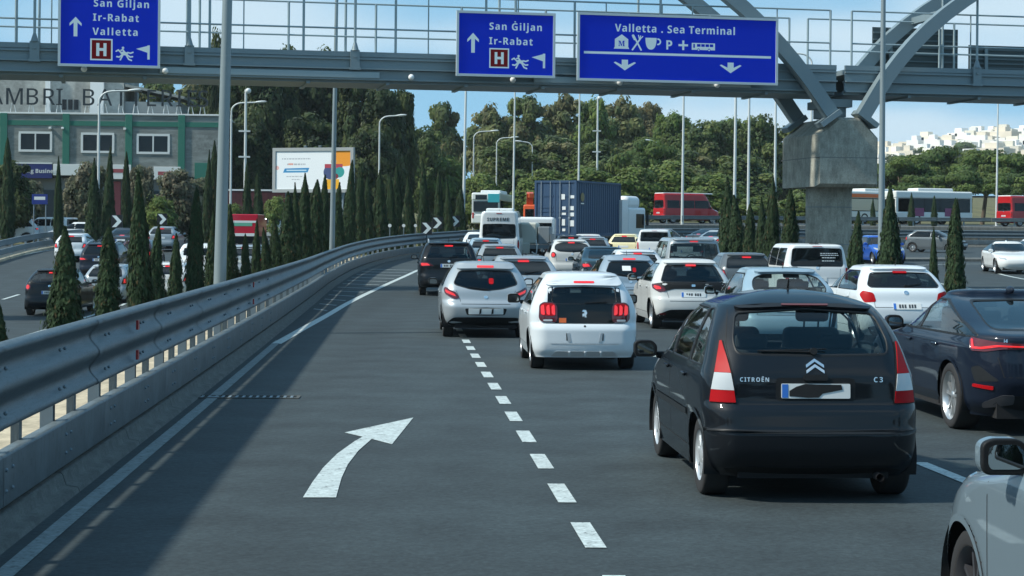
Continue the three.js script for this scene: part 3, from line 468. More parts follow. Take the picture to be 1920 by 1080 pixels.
function rounded(pts, r, n = 4) { const out = []; pts.forEach((p, i) => { const a = pts[(i + pts.length - 1) % pts.length], b = pts[(i + 1) % pts.length], la = Math.hypot(a[0] - p[0], a[1] - p[1]), lb = Math.hypot(b[0] - p[0], b[1] - p[1]), k = Math.min(r, la * 0.45, lb * 0.45), A = [p[0] + (a[0] - p[0]) * k / la, p[1] + (a[1] - p[1]) * k / la], B = [p[0] + (b[0] - p[0]) * k / lb, p[1] + (b[1] - p[1]) * k / lb]; for (let j = 0; j <= n; j++) { const t = j / n; out.push([(1 - t) ** 2 * A[0] + 2 * t * (1 - t) * p[0] + t * t * B[0], (1 - t) ** 2 * A[1] + 2 * t * (1 - t) * p[1] + t * t * B[1]]); } }); return out; }
const flip = (poly) => poly.map(([x, y]) => [-x, y]).reverse();
const sym = (half) => [...half, ...half.slice().reverse().filter(([x]) => Math.abs(x) > 1e-6).map(([x, y]) => [-x, y])];   // half outline given on the right
function dense(poly, h) { const o = []; poly.forEach((p, i) => { const b = poly[(i + 1) % poly.length], n = Math.max(1, Math.ceil(Math.hypot(b[0] - p[0], b[1] - p[1]) / h)); for (let k = 0; k < n; k++) o.push([mix(p[0], b[0], k / n), mix(p[1], b[1], k / n)]); }); return o; }
function grow(poly, k) { const n = poly.length, area = poly.reduce((s, p, i) => { const b = poly[(i + 1) % n]; return s + p[0] * b[1] - b[0] * p[1]; }, 0), sg = area > 0 ? 1 : -1; return poly.map((p, i) => { const a = poly[(i + n - 1) % n], b = poly[(i + 1) % n], tx = b[0] - a[0], ty = b[1] - a[1], l = Math.hypot(tx, ty) || 1; return [p[0] + sg * k * ty / l, p[1] - sg * k * tx / l]; }); }
function skin(sh, space, poly, off = 0.003, depth = 0.012, side = 1, h = 0.09) {  // a piece that follows the shell, off proud of it, with edges depth deep
  const d = dense(poly, h), c2 = d.map((p) => new THREE.Vector2(...p)), tri = THREE.ShapeUtils.triangulateShape(c2, []);
  let P = d.map((p) => p.slice()), T = tri.map((t) => t.slice());
  for (let r = 0; r < 2; r++) {                                           // cut long edges in the middle of the piece
    const mid = new Map(), T2 = [], m = (a, b) => { const k = a < b ? a * 65536 + b : b * 65536 + a; if (!mid.has(k)) { mid.set(k, P.length); P.push([(P[a][0] + P[b][0]) / 2, (P[a][1] + P[b][1]) / 2]); } return mid.get(k); };
    const long = (a, b) => Math.hypot(P[a][0] - P[b][0], P[a][1] - P[b][1]) > h * 1.3;
    for (const [a, b, c] of T) { const ab = long(a, b), bc = long(b, c), ca = long(c, a), n = ab + bc + ca; if (!n) { T2.push([a, b, c]); continue; } if (n === 3) { const x = m(a, b), y = m(b, c), z = m(c, a); T2.push([a, x, z], [x, b, y], [z, y, c], [x, y, z]); } else if (n === 2) { const [p, q, s] = !ab ? [c, a, b] : !bc ? [a, b, c] : [b, c, a], x = m(p, q), z = m(s, p); T2.push([p, x, z], [x, q, s], [x, s, z]); } else { const [p, q, s] = ab ? [a, b, c] : bc ? [b, c, a] : [c, a, b], x = m(p, q); T2.push([p, x, s], [x, q, s]); } }
    T = T2;
  }
  const flipX = side < 0 && space === 'side', pos = [], uv = [];
  let u0 = 1e9, u1 = -1e9, v0 = 1e9, v1 = -1e9; for (const [u, v] of d) { u0 = Math.min(u0, u); u1 = Math.max(u1, u); v0 = Math.min(v0, v); v1 = Math.max(v1, v); }
  const put = (u, y, o) => { const p = sh.at(space, u, y), n = sh.normal(space, u, y); p.addScaledVector(n, o); if (flipX) p.x = -p.x; pos.push(p.x, p.y, p.z); uv.push((u - u0) / (u1 - u0), (y - v0) / (v1 - v0)); };
  for (const [u, y] of P) put(u, y, off);
  const idx = T.flat(), top = meshOf(pos, idx, uv);
  // make the faces look outwards
  const nrm = top.attributes.normal, ref = sh.normal(space, P[0][0], P[0][1]); if (flipX) ref.x = -ref.x;
  if (ref.x * nrm.getX(0) + ref.y * nrm.getY(0) + ref.z * nrm.getZ(0) < 0) { for (let i = 0; i < idx.length; i += 3) { const t = idx[i]; idx[i] = idx[i + 1]; idx[i + 1] = t; } top.setIndex(idx); top.computeVertexNormals(); }
  if (!depth) return top;
  const n = d.length, sp = [], si = [];
  pos.length = 0; uv.length = 0;
  for (const [u, y] of d) put(u, y, off); for (const [u, y] of d) put(u, y, off - depth);
  for (let i = 0; i < n; i++) { const b = (i + 1) % n; si.push(i, b, n + i, b, n + b, n + i); }
  return merge([top, meshOf(pos, si, uv)]);
}
function ring(sh, space, poly, w, off = 0.004, side = 1, inner = 0) {      // a band of width w round an outline
  const d = dense(poly, 0.09), a = grow(d, w), b = grow(d, -inner), n = d.length, pos = [], idx = [], flipX = side < 0 && space === 'side';
  for (const [l, o] of [[a, 0.0], [grow(d, w * 0.5), off], [b, off], [b, -0.012]]) for (const [u, y] of l) { const p = sh.at(space, u, y), nn = sh.normal(space, u, y); p.addScaledVector(nn, o); if (flipX) p.x = -p.x; pos.push(p.x, p.y, p.z); }
  for (let r = 0; r < 3; r++) for (let i = 0; i < n; i++) { const j = (i + 1) % n, A = r * n + i, B = r * n + j; idx.push(A, B, A + n, B, B + n, A + n); }
  return meshOf(pos, idx, pos.flatMap((_, i) => (i % 3 === 0 ? [0, 0] : [])));
}
function line(sh, space, pts, w = 0.007, off = 0.0015, side = 1) {          // a thin seam drawn along points
  const d = []; for (let i = 0; i < pts.length - 1; i++) { const [a, b] = [pts[i], pts[i + 1]], n = Math.max(1, Math.ceil(Math.hypot(b[0] - a[0], b[1] - a[1]) / 0.07)); for (let k = 0; k < n; k++) d.push([mix(a[0], b[0], k / n), mix(a[1], b[1], k / n)]); } d.push(pts[pts.length - 1]);
  const pos = [], idx = [], flipX = side < 0 && space === 'side';
  d.forEach((p, i) => { const a = d[Math.max(0, i - 1)], b = d[Math.min(d.length - 1, i + 1)], tx = b[0] - a[0], ty = b[1] - a[1], l = Math.hypot(tx, ty) || 1; for (const e of [-w / 2, w / 2]) { const u = p[0] - ty / l * e, y = p[1] + tx / l * e, P = sh.at(space, u, y).addScaledVector(sh.normal(space, u, y), off); if (flipX) P.x = -P.x; pos.push(P.x, P.y, P.z); } });
  for (let i = 0; i < d.length - 1; i++) idx.push(2 * i, 2 * i + 1, 2 * i + 2, 2 * i + 1, 2 * i + 3, 2 * i + 2);
  return meshOf(pos, idx, pos.flatMap((_, i) => (i % 3 === 0 ? [0, 0] : [])));
}
function bodyShell(sh, holes) {
  const s = sh.s, q = sh.q, ys = range(s.y0, s.yE, q.ny), cap = s.dome ? [0.03, 0.07, 0.12, 0.19, 0.28, 0.4, 0.56, 0.76, 0.985].map((k) => [k, 1 - Math.pow(1 - k, s.dome)]) : [[0.012, 0.22], [0.035, 0.42], [0.075, 0.6], [0.15, 0.77], [0.28, 0.89], [0.45, 0.955], [0.7, 0.99], [0.985, 1]];
  const half = sh.sec(ys[0]).length, n = 2 * half - 2, P = [];
  const ringAt = (sec, y, k = 0) => { const zc = (sec[0][1] + sec[half - 1][1]) / 2, out = []; for (let i = 0; i < n; i++) { const m = i < half ? i : n - i, sg = i < half ? 1 : -1, [x, z, a] = sec[m]; out.push({ p: V(sg * x * (1 - k), y, zc + (z - zc) * (1 - k)), s: sg * a, f: sg * (sec.total - a), x: sg * x, z, m }); } return out; };
  for (const y of ys) P.push(ringAt(sh.sec(y), y));
  const top = sh.sec(s.yE); for (const [k, f] of cap) P.push(ringAt(top, s.yE + (s.H - s.yE) * f, k));
  const rows = ys.length, mark = P.map((r) => r.map(() => 0));             // 1 inside a hole, 2 on its edge
  const q0 = q.nr + q.nc, q1 = half - q.nr - q.nc;
  for (const h of holes) {
    const coord = (v) => h.space === 'rear' ? [v.s, v.p.y] : h.space === 'front' ? [v.f, v.p.y] : [v.p.z, v.p.y];
    const ok = (v) => h.space === 'rear' ? v.p.z > 0 && v.m < q0 + 4 : h.space === 'front' ? v.p.z < 0.4 && v.m > q1 - 4 : v.m > q.nr && v.m < half - q.nr - 1;
    const ins = P.slice(0, rows).map((r) => r.map((v) => ok(v) && inside(h.poly, ...coord(v))));
    const snaps = new Map();
    const edge = (j, i, j2, i2) => {
      if (ins[j][i] === ins[j2][i2]) return; const a = P[j][i], b = P[j2][i2]; if (!ok(a) && !ok(b)) return;
      const ca = coord(a), cb = coord(b); let lo = 0, hi = 1; for (let k = 0; k < 9; k++) { const t = (lo + hi) / 2; inside(h.poly, mix(ca[0], cb[0], t), mix(ca[1], cb[1], t)) === ins[j][i] ? lo = t : hi = t; }
      const t = (lo + hi) / 2, pt = a.p.clone().lerp(b.p, t), [kj, ki, dist] = t < 0.5 ? [j, i, t] : [j2, i2, 1 - t], key = kj * 10000 + ki; if (!snaps.has(key) || snaps.get(key).dist > dist) snaps.set(key, { kj, ki, dist, pt });
    };
    for (let j = 0; j < rows; j++) for (let i = 0; i < n; i++) { edge(j, i, j, (i + 1) % n); if (j < rows - 1) edge(j, i, j + 1, i); }
    ins.forEach((r, j) => r.forEach((v, i) => { if (v) mark[j][i] = 1; }));
    for (const { kj, ki, pt } of snaps.values()) { P[kj][ki].p.copy(pt); mark[kj][ki] = 2; }
  }
  const pos = [], idx = [];
  for (const r of P) for (const v of r) pos.push(v.p.x, v.p.y, v.p.z);
  for (let j = 0; j < P.length - 1; j++) for (let i = 0; i < n; i++) {
    const k = (i + 1) % n, c = [[j, i], [j, k], [j + 1, k], [j + 1, i]].map(([a, b]) => mark[a][b]);
    if (c.includes(1) || (c.filter((x) => x === 2).length === 4 && j < rows)) { if (c.includes(1) || q.ny > 40) continue; }
    const a = j * n + i, b = j * n + k, d = (j + 1) * n + i, e = (j + 1) * n + k;
    idx.push(a, d, b, b, d, e);
  }
  return meshOf(pos, idx, pos.flatMap((_, i) => (i % 3 === 0 ? [pos[i] * 0.5, pos[i + 1] * 0.5] : [])));
}
const Q = { hi: { nr: 14, nc: 9, ns: 64, ny: 64 }, mid: { nr: 8, nc: 6, ns: 44, ny: 40 }, lo: { nr: 6, nc: 5, ns: 26, ny: 26 } };
// materials shared by all cars
const C = {
  black: phys([0.010, 0.011, 0.012], 0.6, { specularIntensity: 0.5 }), gap: std([0.008, 0.009, 0.01], 0.8), trim: phys([0.014, 0.016, 0.018], 0.5, { specularIntensity: 0.6 }), under: std([0.01, 0.01, 0.011], 0.9), cabin: std([0.035, 0.037, 0.04], 0.85), seat: std([0.028, 0.03, 0.034], 0.9),
  tyre: std([0.022, 0.022, 0.023], 0.85), rim: std([0.52, 0.54, 0.55], 0.32, { metalness: 0.75 }), rimDark: std([0.1, 0.1, 0.11], 0.4, { metalness: 0.6 }), chrome: std([0.75, 0.78, 0.8], 0.16, { metalness: 0.95 }), silver: std([0.62, 0.65, 0.67], 0.3, { metalness: 0.5 }),
  glass: phys([0.74, 0.83, 0.82], 0.02, { transmission: 1, thickness: 0, ior: 1.5 }), tint: phys([0.17, 0.21, 0.22], 0.02, { transmission: 1, thickness: 0, ior: 1.5 }), dark: phys([0.006, 0.009, 0.011], 0.04, { ior: 1.42 }),
  red: phys([0.40, 0.006, 0.01], 0.45, { specularIntensity: 0.25 }), redlit: phys([0.45, 0.012, 0.016], 0.2, { clearcoat: 1, emissive: new THREE.Color(1, 0.03, 0.03), emissiveIntensity: 0.7 }), redDark: phys([0.10, 0.006, 0.01], 0.12, { clearcoat: 1 }),
  white: phys([0.52, 0.55, 0.56], 0.2, { clearcoat: 0.6 }), amber: phys([0.7, 0.2, 0.06], 0.2, { clearcoat: 1 }), head: phys([0.55, 0.58, 0.6], 0.06, { clearcoat: 1, metalness: 0.4 }), plate: std([0.72, 0.74, 0.72], 0.5), plateBlue: std([0.03, 0.16, 0.55], 0.5), orange: std([0.75, 0.16, 0.04], 0.5), mirrorGlass: std([0.5, 0.53, 0.54], 0.03, { metalness: 1 }), plateMark: std([0.04, 0.045, 0.05], 0.6),
};
const paint = (r, g, b, metal = 0.0, rough = 0.38, coat = 0.75) => phys([r, g, b], rough, { metalness: metal, clearcoat: coat, clearcoatRoughness: 0.04, specularIntensity: 0.3 });
const PAINT = {
  white: paint(0.66, 0.71, 0.73), white2: paint(0.72, 0.74, 0.73), black: paint(0.004, 0.006, 0.009, 0, 0.5, 0.6), navy: paint(0.005, 0.010, 0.022, 0, 0.5, 0.55), steelBlue: paint(0.16, 0.215, 0.25, 0.2), silver: paint(0.40, 0.44, 0.46, 0.35), silver2: paint(0.33, 0.37, 0.39, 0.35), silverBlue: paint(0.30, 0.38, 0.44, 0.3), pearl: paint(0.58, 0.59, 0.57), grey: paint(0.13, 0.15, 0.16, 0.3), teal: paint(0.03, 0.06, 0.075, 0.3), blue: paint(0.02, 0.10, 0.45, 0.2), red: paint(0.42, 0.012, 0.015), cream: paint(0.85, 0.76, 0.46), burgundy: paint(0.06, 0.02, 0.028), lightBlue: paint(0.30, 0.41, 0.48, 0.15), charcoal: paint(0.035, 0.04, 0.045, 0.3),
};
const wheelCache = new Map();
function wheelGeo(r, w, style) {
  const key = [r, w, style].join();
  if (wheelCache.has(key)) return wheelCache.get(key);
  const rr = r * (style === 'sport' ? 0.72 : 0.64), h = w / 2, P = (a) => a.map(([x, y]) => new THREE.Vector2(x, y));
  const lath = (pts, n = 36) => new THREE.LatheGeometry(P(pts), n).rotateZ(-Math.PI / 2);   // outer face towards +x
  const tyre = lath([[rr, -h * 0.8], [rr * 1.03, -h], [r * 0.93, -h], [r * 0.985, -h * 0.86], [r, -h * 0.6], [r, h * 0.6], [r * 0.985, h * 0.86], [r * 0.93, h], [rr * 1.06, h], [rr, h * 0.85]]);
  const rim = [lath([[rr, -h * 0.8], [rr * 0.9, -h * 0.6], [rr * 0.88, h * 0.3], [rr * 0.93, h * 0.72], [rr * 1.02, h * 0.96]])];
  if (style === 'cover') {                                               // full wheel cover with slots
    rim.push(lath([[0.001, h * 0.9], [rr * 0.3, h * 0.88], [rr * 0.36, h * 0.72], [rr * 0.86, h * 0.66], [rr * 0.98, h * 0.9]]));
    for (let k = 0; k < 9; k++) rim.push(tr(bx(h * 0.66, h * 0.82, rr * 0.36, rr * 0.9, -rr * 0.07, rr * 0.07), 0, 0, 0, k * Math.PI * 2 / 9));
  } else {
    const n = style === 'sport' ? 5 : 7;
    rim.push(lath([[0.001, h * 0.75], [rr * 0.16, h * 0.74], [rr * 0.2, h * 0.5], [rr * 0.2, 0]], 20));
    for (let k = 0; k < n; k++) for (const e of style === 'sport' ? [-0.2, 0.2] : [0]) rim.push(tr(bx(h * 0.34, h * 0.66, rr * 0.12, rr * 0.97, -rr * 0.055, rr * 0.055).rotateX(e * 0.9), 0, 0, 0, k * Math.PI * 2 / n + e * 0.35));
    rim.push(lath([[0.001, -h * 0.1], [rr * 0.7, -h * 0.1], [rr * 0.7, -h * 0.2]], 20));
  }
  const out = { tyre, rim: merge(rim) };
  wheelCache.set(key, out);
  return out;
}
// auto outlines
const sideWindows = (sh, yb, yt, mF, mR, splits, low = 0) => {
  const s = sh.s, zF = (y) => sh.zf(y) + mF, zR = (y) => sh.zr(y) - mR, edges = [];
  const ysr = range(yb, yt, 5), all = splits.slice().sort((a, b) => a - b), cuts = [null, ...all, null], out = [];
  for (let k = 0; k < cuts.length - 1; k++) {
    const L = cuts[k], R = cuts[k + 1], left = ysr.map((y) => [L === null ? zF(y) : L + 0.035, y]), right = ysr.map((y) => [R === null ? zR(y) : R - 0.035, y]).reverse();
    out.push(rounded([...left, ...right].filter((p, i, a) => i === 0 || Math.hypot(p[0] - a[i - 1][0], p[1] - a[i - 1][1]) > 0.01), 0.05, 3));
  }
  return out.map((p) => p.map(([z, y]) => [z, y + low * (z > 0 ? z : 0) * (y < (yb + yt) / 2 ? 1 : 0)]));
};
const carCache = new Map();
function carParts(id, spec, qn, through) {
  const key = id + qn + through;
  if (carCache.has(key)) return carCache.get(key);
  const q = Q[qn], sh = new Shell(spec, q), parts = [], holes = [], add = (name, geo, mat, parent, label) => { parts.push({ name, geo, mat, parent, label }); return parts.length - 1; };
  const near = qn !== 'lo', gm = through ? 'glass' : 'dark';
  const bodyAt = add('body', null, 'paint');
  const pane = (name, space, poly, mat, rim = 0.018) => { holes.push({ space, poly }); const i = add(name, skin(sh, space, poly, through ? -0.004 : 0.001, through ? 0 : 0.004), mat); if (near && rim) add('window_seal', ring(sh, space, poly, rim, 0.004), 'trim', i); };
  const gl = spec.glass;
  pane('windscreen', 'front', rounded(gl.front, 0.08), gm);
  if (gl.rear) pane('rear_window', 'rear', rounded(gl.rear, gl.rearR ?? 0.06), through ? gl.rearMat ?? 'tint' : 'dark');
  for (const side of [1, -1]) for (const w of gl.side(sh)) {
    if (side > 0) holes.push({ space: 'side', poly: w });
    const i = add('side_window', skin(sh, 'side', w, through ? -0.004 : 0.001, through ? 0 : 0.004, side), through ? gl.sideMat ?? 'glass' : 'dark');
    if (near) add('window_seal', ring(sh, 'side', w, 0.016, 0.004, side), 'trim', i);
  }
  // wheel arches
  const wr = spec.wheelR, ax = spec.axles;
  for (const z of ax) { const poly = []; for (let k = 0; k <= 28; k++) { const a = Math.PI * (-0.08 + 1.16 * k / 28); poly.push([z + (wr + 0.055) * Math.cos(a), wr + (wr + 0.055) * Math.sin(a) * 0.98]); } poly.push([z - wr - 0.05, spec.y0 - 0.1], [z + wr + 0.05, spec.y0 - 0.1]); holes.push({ space: 'side', poly });
    for (const side of [1, -1]) { const arc = poly.slice(0, -2).filter((p) => p[1] > spec.y0 + 0.01); add('arch_lip', line(sh, 'side', arc, 0.034, 0.009, side), spec.archMat ?? 'paint', bodyAt); } }
  parts[bodyAt].geo = bodyShell(sh, holes);
  const wMin = sh.w(0.5);
  add('underbody', merge([bx(-wMin + 0.26, wMin - 0.26, spec.y0 - 0.01, 0.62, sh.zf(0.5) + 0.22, sh.zr(0.5) - 0.16), bx(-wMin + 0.06, wMin - 0.06, spec.y0 + 0.005, 0.5, ax[0] + wr + 0.12, ax[1] - wr - 0.12)]), 'under', bodyAt);
  for (const z of ax) for (const sd of [1, -1]) add('wheel_well', tr(new THREE.CylinderGeometry(wr + 0.075, wr + 0.075, 0.25, 20, 1, true, -0.3, Math.PI + 0.6).rotateZ(Math.PI / 2), sd * (sh.at('side', z, 0.72).x - 0.145), wr + 0.005, z), 'under', bodyAt);
  const wg = wheelGeo(wr, spec.wheelW ?? 0.2, spec.wheel ?? 'spoke');
  for (const z of ax) for (const sd of [1, -1]) { const i = add('wheel', null, 'tyre'); parts[i].wheel = { x: sd * (sh.at('side', z, 0.62).x - 0.135), y: wr, z, sd }; parts[i].geos = wg; parts[i].rimMat = spec.rimMat ?? 'rim'; }
  if (through) {
    const yb = spec.belt, zd = sh.zf(yb) + 0.35, wI = sh.w(yb) - 0.16;
    add('cabin_lining', merge([bx(-wI, wI, 0.6, yb - 0.06, sh.zr(0.8) - 0.32, sh.zr(0.8) - 0.28), bx(-wI, wI, 0.62, 0.64, zd, sh.zr(0.8) - 0.3), bx(-wI - 0.02, -wI + 0.02, 0.62, yb - 0.05, zd, sh.zr(0.8) - 0.3), bx(wI - 0.02, wI + 0.02, 0.62, yb - 0.05, zd, sh.zr(0.8) - 0.3)]), 'cabin', bodyAt);
    add('dashboard', rbx(-wI, wI, 0.62, yb - 0.02, zd - 0.15, zd + 0.2, 0.08), 'cabin');
    add('steering_wheel', tr(new THREE.TorusGeometry(0.18, 0.015, 8, 24), 0.36, yb - 0.02, zd + 0.3, -0.4), 'black');
    const seat = (x, z) => merge([tr(rbx(-0.24, 0.24, 0, 0.62, -0.07, 0.07, 0.06), x, 0.62, z, 0.16), tr(rbx(-0.14, 0.14, 0, 0.2, -0.045, 0.045, 0.04), x, 1.27 + (spec.seatUp ?? 0) - 0.02, z + 0.12, 0.16), bar(V(x - 0.06, 1.18, z + 0.08), V(x - 0.06, 1.3, z + 0.11), 0.008), bar(V(x + 0.06, 1.18, z + 0.08), V(x + 0.06, 1.3, z + 0.11), 0.008), rbx(x - 0.24, x + 0.24, 0.5, 0.68, z - 0.5, z + 0.05, 0.05)]);
    const sx = wI * 0.52, fs = spec.seats ?? [0.08, 0.95];
    add('seat', seat(-sx, fs[0]), 'seat'); add('seat', seat(sx, fs[0]), 'seat');
    add('rear_seat', merge([tr(rbx(-wI + 0.04, wI - 0.04, 0, 0.5, -0.07, 0.07, 0.06), 0, 0.62, fs[1], 0.2), tr(rbx(-0.13, 0.13, 0, 0.12, -0.04, 0.04, 0.035), -sx, 1.1, fs[1] + 0.1, 0.16), tr(rbx(-0.13, 0.13, 0, 0.12, -0.04, 0.04, 0.035), sx, 1.1, fs[1] + 0.1, 0.16)]), 'seat');
    add('rear_view_mirror', rbx(-0.11, 0.11, spec.H - 0.22, spec.H - 0.15, sh.zf(spec.H - 0.2) + 0.1, sh.zf(spec.H - 0.2) + 0.13, 0.02), 'black');
  }
  // mirrors
  const my = spec.mirrorY ?? spec.belt + 0.06, mz = spec.mirrorZ ?? sh.zf(spec.belt) + 0.5;
  for (const sd of [-1, 1]) { const x = sh.at('side', mz, my - 0.06).x + (spec.mirrorOut ?? 0); const [mw, mh] = spec.mirror ?? [0.2, 0.145], oval = (a, b, dz, r) => { const s2 = new THREE.Shape(rounded([[-a / 2, -b * 0.42], [-a * 0.3, -b / 2], [a * 0.42, -b / 2], [a / 2, -b * 0.3], [a / 2, b * 0.38], [a * 0.3, b / 2], [-a * 0.28, b / 2], [-a / 2, b * 0.2]].map(([p, q]) => [p * sd, q]), 0.05, 4).map(([p, q]) => new THREE.Vector2(p, q))); const g = new THREE.ExtrudeGeometry(s2, { depth: dz, bevelEnabled: r > 0, bevelSize: r, bevelThickness: r * 1.4, bevelSegments: 3, curveSegments: 4 }); return g; };
    const i = add('wing_mirror', tr(oval(mw - 0.05, mh - 0.05, 0.04, 0.026), sd * (x + 0.05 + mw / 2), my, mz - 0.01), spec.mirrorMat ?? 'paint'); add('mirror_frame', tr(oval(mw - 0.016, mh - 0.016, 0.02, 0.008), sd * (x + 0.05 + mw / 2), my, mz + 0.055), 'black', i); add('mirror_glass', tr(oval(mw - 0.05, mh - 0.05, 0.004, 0), sd * (x + 0.05 + mw / 2), my, mz + 0.084), 'mirrorGlass', i); add('mirror_arm', rbx(Math.min(sd * (x - 0.05), sd * (x + 0.05)), Math.max(sd * (x - 0.05), sd * (x + 0.05)), my - 0.09, my - 0.03, mz - 0.03, mz + 0.03, 0.02), 'black', i); }
  // doors: seams and handles
  if (near) for (const sd of [1, -1]) {
    for (const z of spec.doors ?? []) add('door_seam', line(sh, 'side', [[z, spec.belt - 0.02], [z, 0.36]], 0.008, 0.0012, sd), 'gap', bodyAt);
    add('sill_seam', line(sh, 'side', [[ax[0] + wr + 0.08, 0.34], [ax[1] - wr - 0.08, 0.34]], 0.008, 0.0012, sd), 'gap', bodyAt);
    for (const z of spec.handles ?? []) { const p = sh.at('side', z, spec.belt - 0.1); add('door_handle', tr(new RoundedBoxGeometry(0.028, 0.03, 0.17, 2, 0.012), sd * (p.x + 0.014), spec.belt - 0.1, z), spec.handleMat ?? 'paint'); }
  }
  spec.more?.({ sh, add, skin: (space, poly, o, d, s, h) => skin(sh, space, poly, o, d, s, h), ring: (space, poly, w, o, s) => ring(sh, space, poly, w, o, s), line: (space, pts, w, o, s) => line(sh, space, pts, w, o, s), near, bodyAt, through });
  const out = { parts, rear: sh.zr(0.5), front: sh.zf(0.5), spec };
  carCache.set(key, out);
  return out;
}
function putCar(id, spec, qn, through, paintName, where, turn, name, label, category, group) {
  const cp = carParts(id, spec, qn, through), o = thing(name, label, category, [0, 0, 0], turn, group), made = [];
  o.position.copy(where);
  for (const p of cp.parts) {
    const parent = p.parent === undefined ? o : made[p.parent], mat = p.mat === 'paint' ? PAINT[paintName] : C[p.mat] ?? p.mat;
    if (p.wheel) { const g = new THREE.Group(); g.name = 'wheel'; g.position.set(p.wheel.x, p.wheel.y, p.wheel.z); if (p.wheel.sd < 0) g.rotation.y = Math.PI; parent.add(g); part('tyre', p.geos.tyre, C.tyre, g); part('rim', p.geos.rim, C[p.rimMat], g); made.push(g); continue; }
    const m = part(p.name, p.geo, mat, parent); if (p.label) m.userData.label = p.label; made.push(m);
  }
  return o;
}
// ---------------------------------------------------------------- car models
const { FontLoader } = await import('three/addons/loaders/FontLoader.js');
const { TextGeometry } = await import('three/addons/geometries/TextGeometry.js');
const FONT = await new FontLoader().loadAsync('fonts/droid/droid_sans_bold.typeface.json');
const FONTR = await new FontLoader().loadAsync('fonts/droid/droid_sans_regular.typeface.json');
function letters(sh, space, text, u, y, size, depth = 0.006, spread = 1.0) {          // raised letters on the shell
  const out = []; let x = u;
  for (const ch of text) { const g = new TextGeometry(ch, { font: FONT, size, depth, curveSegments: 3, bevelEnabled: false }); g.computeBoundingBox(); const adv = (g.boundingBox.max.x || size * 0.3) * spread + size * 0.12; const w = adv / 2; const p = sh.at(space, x + w, y), n = sh.normal(space, x + w, y); const up = V(0, 1, 0), rt = up.clone().cross(n).normalize(), u2 = n.clone().cross(rt); if (ch !== ' ') { g.translate(-w, 0, 0); g.applyMatrix4(new THREE.Matrix4().makeBasis(rt, u2, n)); g.translate(p.x + n.x * 0.002, p.y + n.y * 0.002, p.z + n.z * 0.002); out.push(g); } x += adv; }
  return merge(out);
}
const rect = (u0, u1, y0, y1) => [[u0, y0], [u1, y0], [u1, y1], [u0, y1]];
function plate(ctx, y, { w = 0.26, h = 0.055, space = 'rear', u = 0, blank = false } = {}) {
  const { add, skin, sh } = ctx, i = add('licence_plate', skin(space, rounded(rect(u - w, u + w, y - h, y + h), 0.01, 2), 0.010, 0.012, 1, 0.14), 'plate');
  add('plate_band', skin(space, rect(u - w + 0.005, u - w + 0.05, y - h + 0.005, y + h - 0.005), 0.0125, 0.002, 1, 0.2), 'plateBlue', i);
  if (!blank && ctx.near) { const b = []; const xs = [-0.14, -0.09, -0.04, 0.04, 0.09, 0.14]; for (const x of xs) b.push(skin(space, rect(u + x - 0.015, u + x + 0.018, y - h * 0.55, y + h * 0.55), 0.0125, 0.002, 1, 0.2)); add('plate_marks', merge(b), 'plateMark', i); }
  return i;
}
const both = (ctx, name, space, poly, mat, off, depth, parent) => [1, -1].map((s) => ctx.add(name, ctx.skin(space, s > 0 ? poly : flip(poly), off, depth), mat, parent));
function base({ len, wid, hgt, belt, fl = 1.05, ws = 0.85, rs = 0.5, kind = 'hatch', wheelR = 0.31, fo = 0.8, ro = 0.65, tumble = 0.2, y0 = 0.19 }) {
  const hl = len / 2, w = wid / 2, H = hgt, yE = H - 0.065, b = belt, s = { L: hl, H, yE, y0, belt, wheelR, axles: [-hl + fo, hl - ro], pz: hl * 0.4, pr: 0.045, pf: 0.09, cr: 0.06, cf: 0.14 };
  s.w = [[y0, w - 0.05], [0.35, w - 0.012], [0.52, w - 0.003], [b - 0.12, w], [b, w - 0.025], [mix(b, yE, 0.5), w - 0.03 - tumble * 0.42], [yE - 0.06, w - 0.03 - tumble * 0.92], [yE, w - 0.06 - tumble]];
  s.rr = [[y0, 0.22], [0.5, 0.26], [b, 0.24], [yE - 0.1, 0.18], [yE, 0.26]]; s.rf = [[y0, 0.45], [b - 0.05, 0.5], [b + 0.05, 0.42], [yE, 0.3]];
  s.zr = kind === 'sedan' ? [[y0, hl - 0.2], [0.34, hl - 0.05], [0.52, hl], [0.68, hl - 0.03], [b - 0.02, hl - 0.07], [b + 0.05, hl - 0.12], [b + 0.075, hl - 0.3], [b + 0.1, hl - rs + 0.06], [b + 0.17, hl - rs - 0.08], [yE - 0.1, hl - rs - 0.52], [yE, hl - rs - 0.8]]
    : [[y0, hl - 0.17], [0.3, hl - 0.05], [0.46, hl], [0.6, hl - 0.015], [0.68, hl - 0.055], [b, hl - 0.09], [b + 0.1, hl - 0.13], [yE - 0.12, hl - mix(0.13, rs, 0.72)], [yE, hl - rs]];
  s.zf = [[y0, -hl + 0.22], [0.34, -hl + 0.06], [0.5, -hl], [0.64, -hl + 0.03], [b - 0.24, -hl + 0.12], [b - 0.13, -hl + 0.36], [b - 0.05, -hl + fl * 0.72], [b + 0.02, -hl + fl], [mix(b, yE, 0.5), -hl + fl + ws * 0.46], [yE, -hl + fl + ws]];
  const yt = yE - 0.05;
  s.glass = { front: sym([[0, b + 0.06], [w * 0.86, b + 0.06], [w * 0.68, yt], [0, yt]]), rear: sym([[0, b + 0.08], [w * 0.74, b + 0.08], [w * 0.60, yt - 0.03], [0, yt - 0.03]]), side: (sh) => sideWindows(sh, b + 0.03, yt, 0.16, kind === 'sedan' ? 0.28 : 0.34, [s.bz ?? 0.12]) };
  s.doors = [-hl + fl + 0.15, s.bz ?? 0.12, hl - ro - 0.25]; s.handles = [0.0, hl - ro - 0.35];
  s.rear = {};
  s.more = (ctx) => rearKit(ctx, s, s.rear);
  return s;
}
